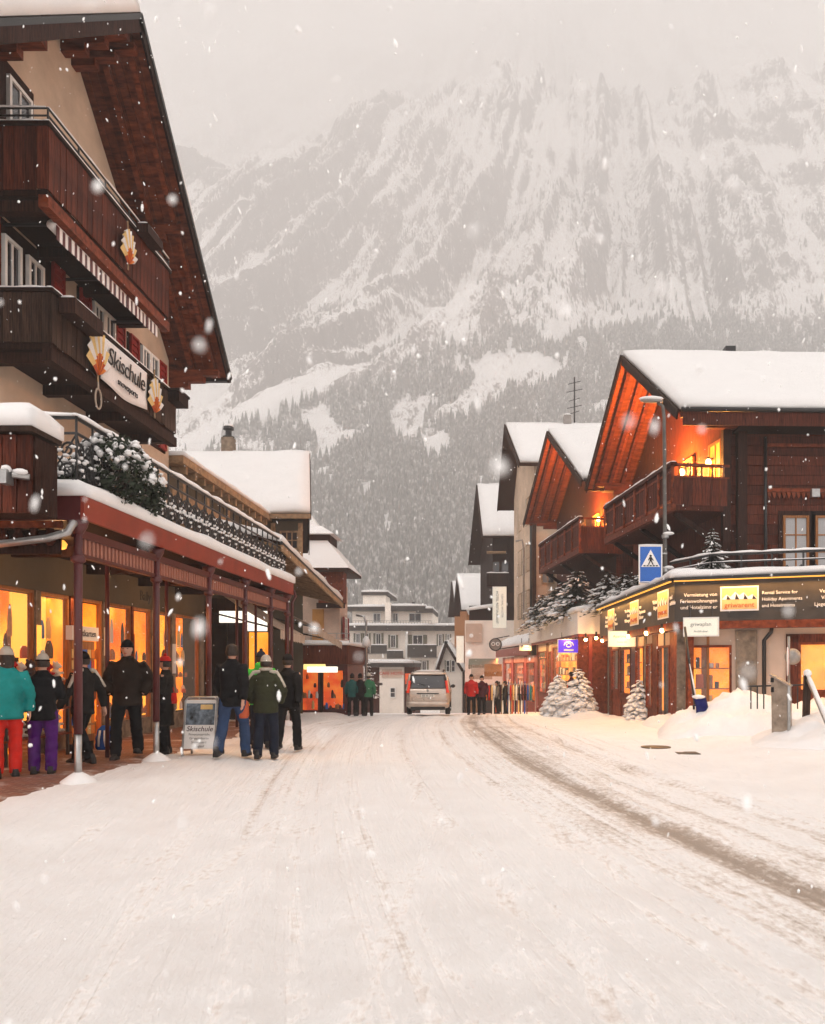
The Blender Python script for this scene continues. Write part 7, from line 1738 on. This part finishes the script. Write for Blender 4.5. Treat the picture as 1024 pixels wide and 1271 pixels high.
mb = MB(); mb.loft([ring(p + Vector((0, 0, z)), rx, ry, XA, YA, 10, .6) for z, rx, ry in ((-.15, .06, .10), (-.1, .07, .11), (.1, .06, .10), (.14, .03, .08))]); mb.build('sack', 'orn_red', rb3, smooth=True)
mb = MB(); mb.tube([p + Vector((0, -.06, .12)), p + Vector((0, -.03, .24)), p + Vector((0, .03, .24)), p + Vector((0, .06, .12))], .008, 6); mb.build('handle', 'ink_white', rb3)
# ski rack by the sports shop
for k, (px, fy) in enumerate(((634, 884), (642, 883.5), (622, 885))):
    q = at_ground(px, fy); t_ = thing('ski_rack', ['rack of skis nearest the red shop entrance', 'rack of skis left of the boutique window', 'rack of skis and boards behind the far walkers'][k], 'ski rack', q, 'ski racks outside the sports shop')
    mb = MB(); mb.bar(q + Vector((-.5, 0, 1.0)), q + Vector((.5, 0, 1.0)), .05, .05).bar(q + Vector((-.5, 0, 0)), q + Vector((-.5, 0, 1.05)), .05, .05).bar(q + Vector((.5, 0, 0)), q + Vector((.5, 0, 1.05)), .05, .05); mb.build('frame', 'iron', t_)
    for i in range(6):
        a = q + Vector((-.42+.16*i, -.1, .02)); mb = MB(); mb.bar(a, a + Vector((.02, .14, 1.55)), .08, .02); mb.tube([a + Vector((.02, .14, 1.55)), a + Vector((.02, .10, 1.66))], .03, 6); mb.build('ski', ['ink_white', 'orn_red', 'cl_black', 'orn_yellow', 'ink_white', 'cl_blue'][i], t_)
# clothes rails and a round spectacle-like sign by the sports shop
for k, (px, fy) in enumerate(((648, 883), (607, 886))):
    q = at_ground(px, fy); t_ = thing('clothes_rail', ['rail of bright jackets at the red shop door', 'rail of jackets behind the red-jacketed person'][k], 'clothes rail', q, 'clothes rails outside the sports shop')
    mb = MB(); mb.tube([q + Vector((-.7, 0, 0)), q + Vector((-.7, 0, 1.55)), q + Vector((.7, 0, 1.55)), q + Vector((.7, 0, 0))], .02, 6); mb.build('frame', 'steel', t_, smooth=True)
    for i in range(9):
        c_ = q + Vector((-.6 + .15*i, 0, 0)); mb = MB(); mb.loft([ring(c_ + Vector((0, 0, z)), rx, ry, XA, YA, 8, .8) for z, rx, ry in ((.72, .05, .2), (1.0, .055, .2), (1.35, .05, .23), (1.47, .03, .12), (1.52, .01, .03))]); mb.build('jacket', ['cl_redjacket', 'cl_black', 'orn_yellow', 'cl_blue', 'ink_white', 'cl_teal', 'cl_dark', 'ink_orange', 'cl_maroon'][(i*2+k) % 9], t_, smooth=True)
c_ = P(615, 800, 46.2); t_ = thing('round_hanging_sign', 'round grey framed sign hanging above the far right pavement', 'sign', c_)
mb = MB(); mb.tube([c_ + Vector((.34*math.cos(a), 0, .34*math.sin(a))) for a in np.linspace(0, 2*math.pi, 25)[:-1]], .035, 8, closed=True); mb.build('rim', 'iron', t_, smooth=True)
mb = MB(); mb.loft([[c_ + Vector((.33*math.cos(a), y_, .33*math.sin(a))) for a in np.linspace(0, 2*math.pi, 25)[:-1]] for y_ in (-.02, .02)]); mb.build('disc', 'concrete', t_)
for sx_ in (-.13, .13):
    mb = MB(); mb.tube([c_ + Vector((sx_ + .09*math.cos(a), -.05, .03 + .09*math.sin(a))) for a in np.linspace(0, 2*math.pi, 17)[:-1]], .03, 6, closed=True); mb.build('ring_emblem', 'ink_white', t_, smooth=True)
mb = MB(); mb.bar(c_ + Vector((0, 0, .34)), c_ + Vector((.8, 0, .5)), .05, .05); mb.build('bracket', 'iron', t_)
# manhole cover and slush lumps on the road
mh = thing('manhole_cover', 'dark manhole cover showing through the snow by the right kerb', 'manhole cover', at_ground(814, 927))
c_ = at_ground(814, 927); mb = MB(); mb.lathe(c_ + Vector((0, 0, -.01)), [(.30, -.01), (.30, .004), (.26, .006), (.25, .003)], 20); mb.build('lid', 'iron', mh)
mh = thing('manhole_cover', 'half-covered dark drain lid right of the round manhole', 'manhole cover', at_ground(853, 935)); c_ = at_ground(853, 935); mb = MB(); mb.box(c_.x-.2, c_.x+.2, c_.y-.2, c_.y+.2, c_.z-.02, c_.z+.004); mb.build('lid', 'iron', mh)

# ------------------------------------------------------------------ falling snow
rr = random.Random(21); mb = MB()
def flake(p, s_):
    mb.ell(p, s_*rr.uniform(.7, 1), s_*rr.uniform(.7, 1), s_*rr.choice((.9, 1.1, 1.4, 2.6)), 6, 4, .2, seed=rr.randint(0, 9999), rot=Euler((rr.uniform(-.5, .5), rr.uniform(-.5, .5), 0)).to_matrix())
for i in range(4800):
    Y = 1.6 + 26*rr.random()**.7; flake(Vector(((rr.random()*1150-70-CX)/F*Y, Y, EYE-(rr.random()*1330-30-CY)/F*Y)), rr.uniform(.003, .0085))
for i in range(84):
    Y = rr.uniform(.35, 1.3); flake(Vector(((rr.random()*1060-20-CX)/F*Y, Y, EYE-(rr.random()*1270-CY)/F*Y)), rr.uniform(.0018, .004))
o = mb.build('falling_snow', 'snowflake', smooth=True); tag(o, 'snowflakes falling through the air over the street', 'snowflakes', kind='stuff')
# ------------------------------------------------------------------ haze: the snowy air between here and the mountain
mb = MB(); mb.box(-3100, 3100, -70, 2950, -16, 2620)
o = mb.build('haze', 'snow'); o.data.materials.clear()
hm = bpy.data.materials.new('haze_air'); hm.use_nodes = True; hn = hm.node_tree.nodes; hl = hm.node_tree.links; hn.clear()
pv = hn.new('ShaderNodeVolumePrincipled'); pv.inputs['Color'].default_value = (.995, .985, .978, 1); pv.inputs['Density'].default_value = .00105
pv.inputs['Anisotropy'].default_value = 0.0
ho = hn.new('ShaderNodeOutputMaterial'); hl.new(pv.outputs[0], ho.inputs['Volume'])
o.data.materials.append(hm); tag(o, 'pale snowy air over the whole valley', 'haze', kind='stuff')
bpy.data.scenes.remove(TMP)
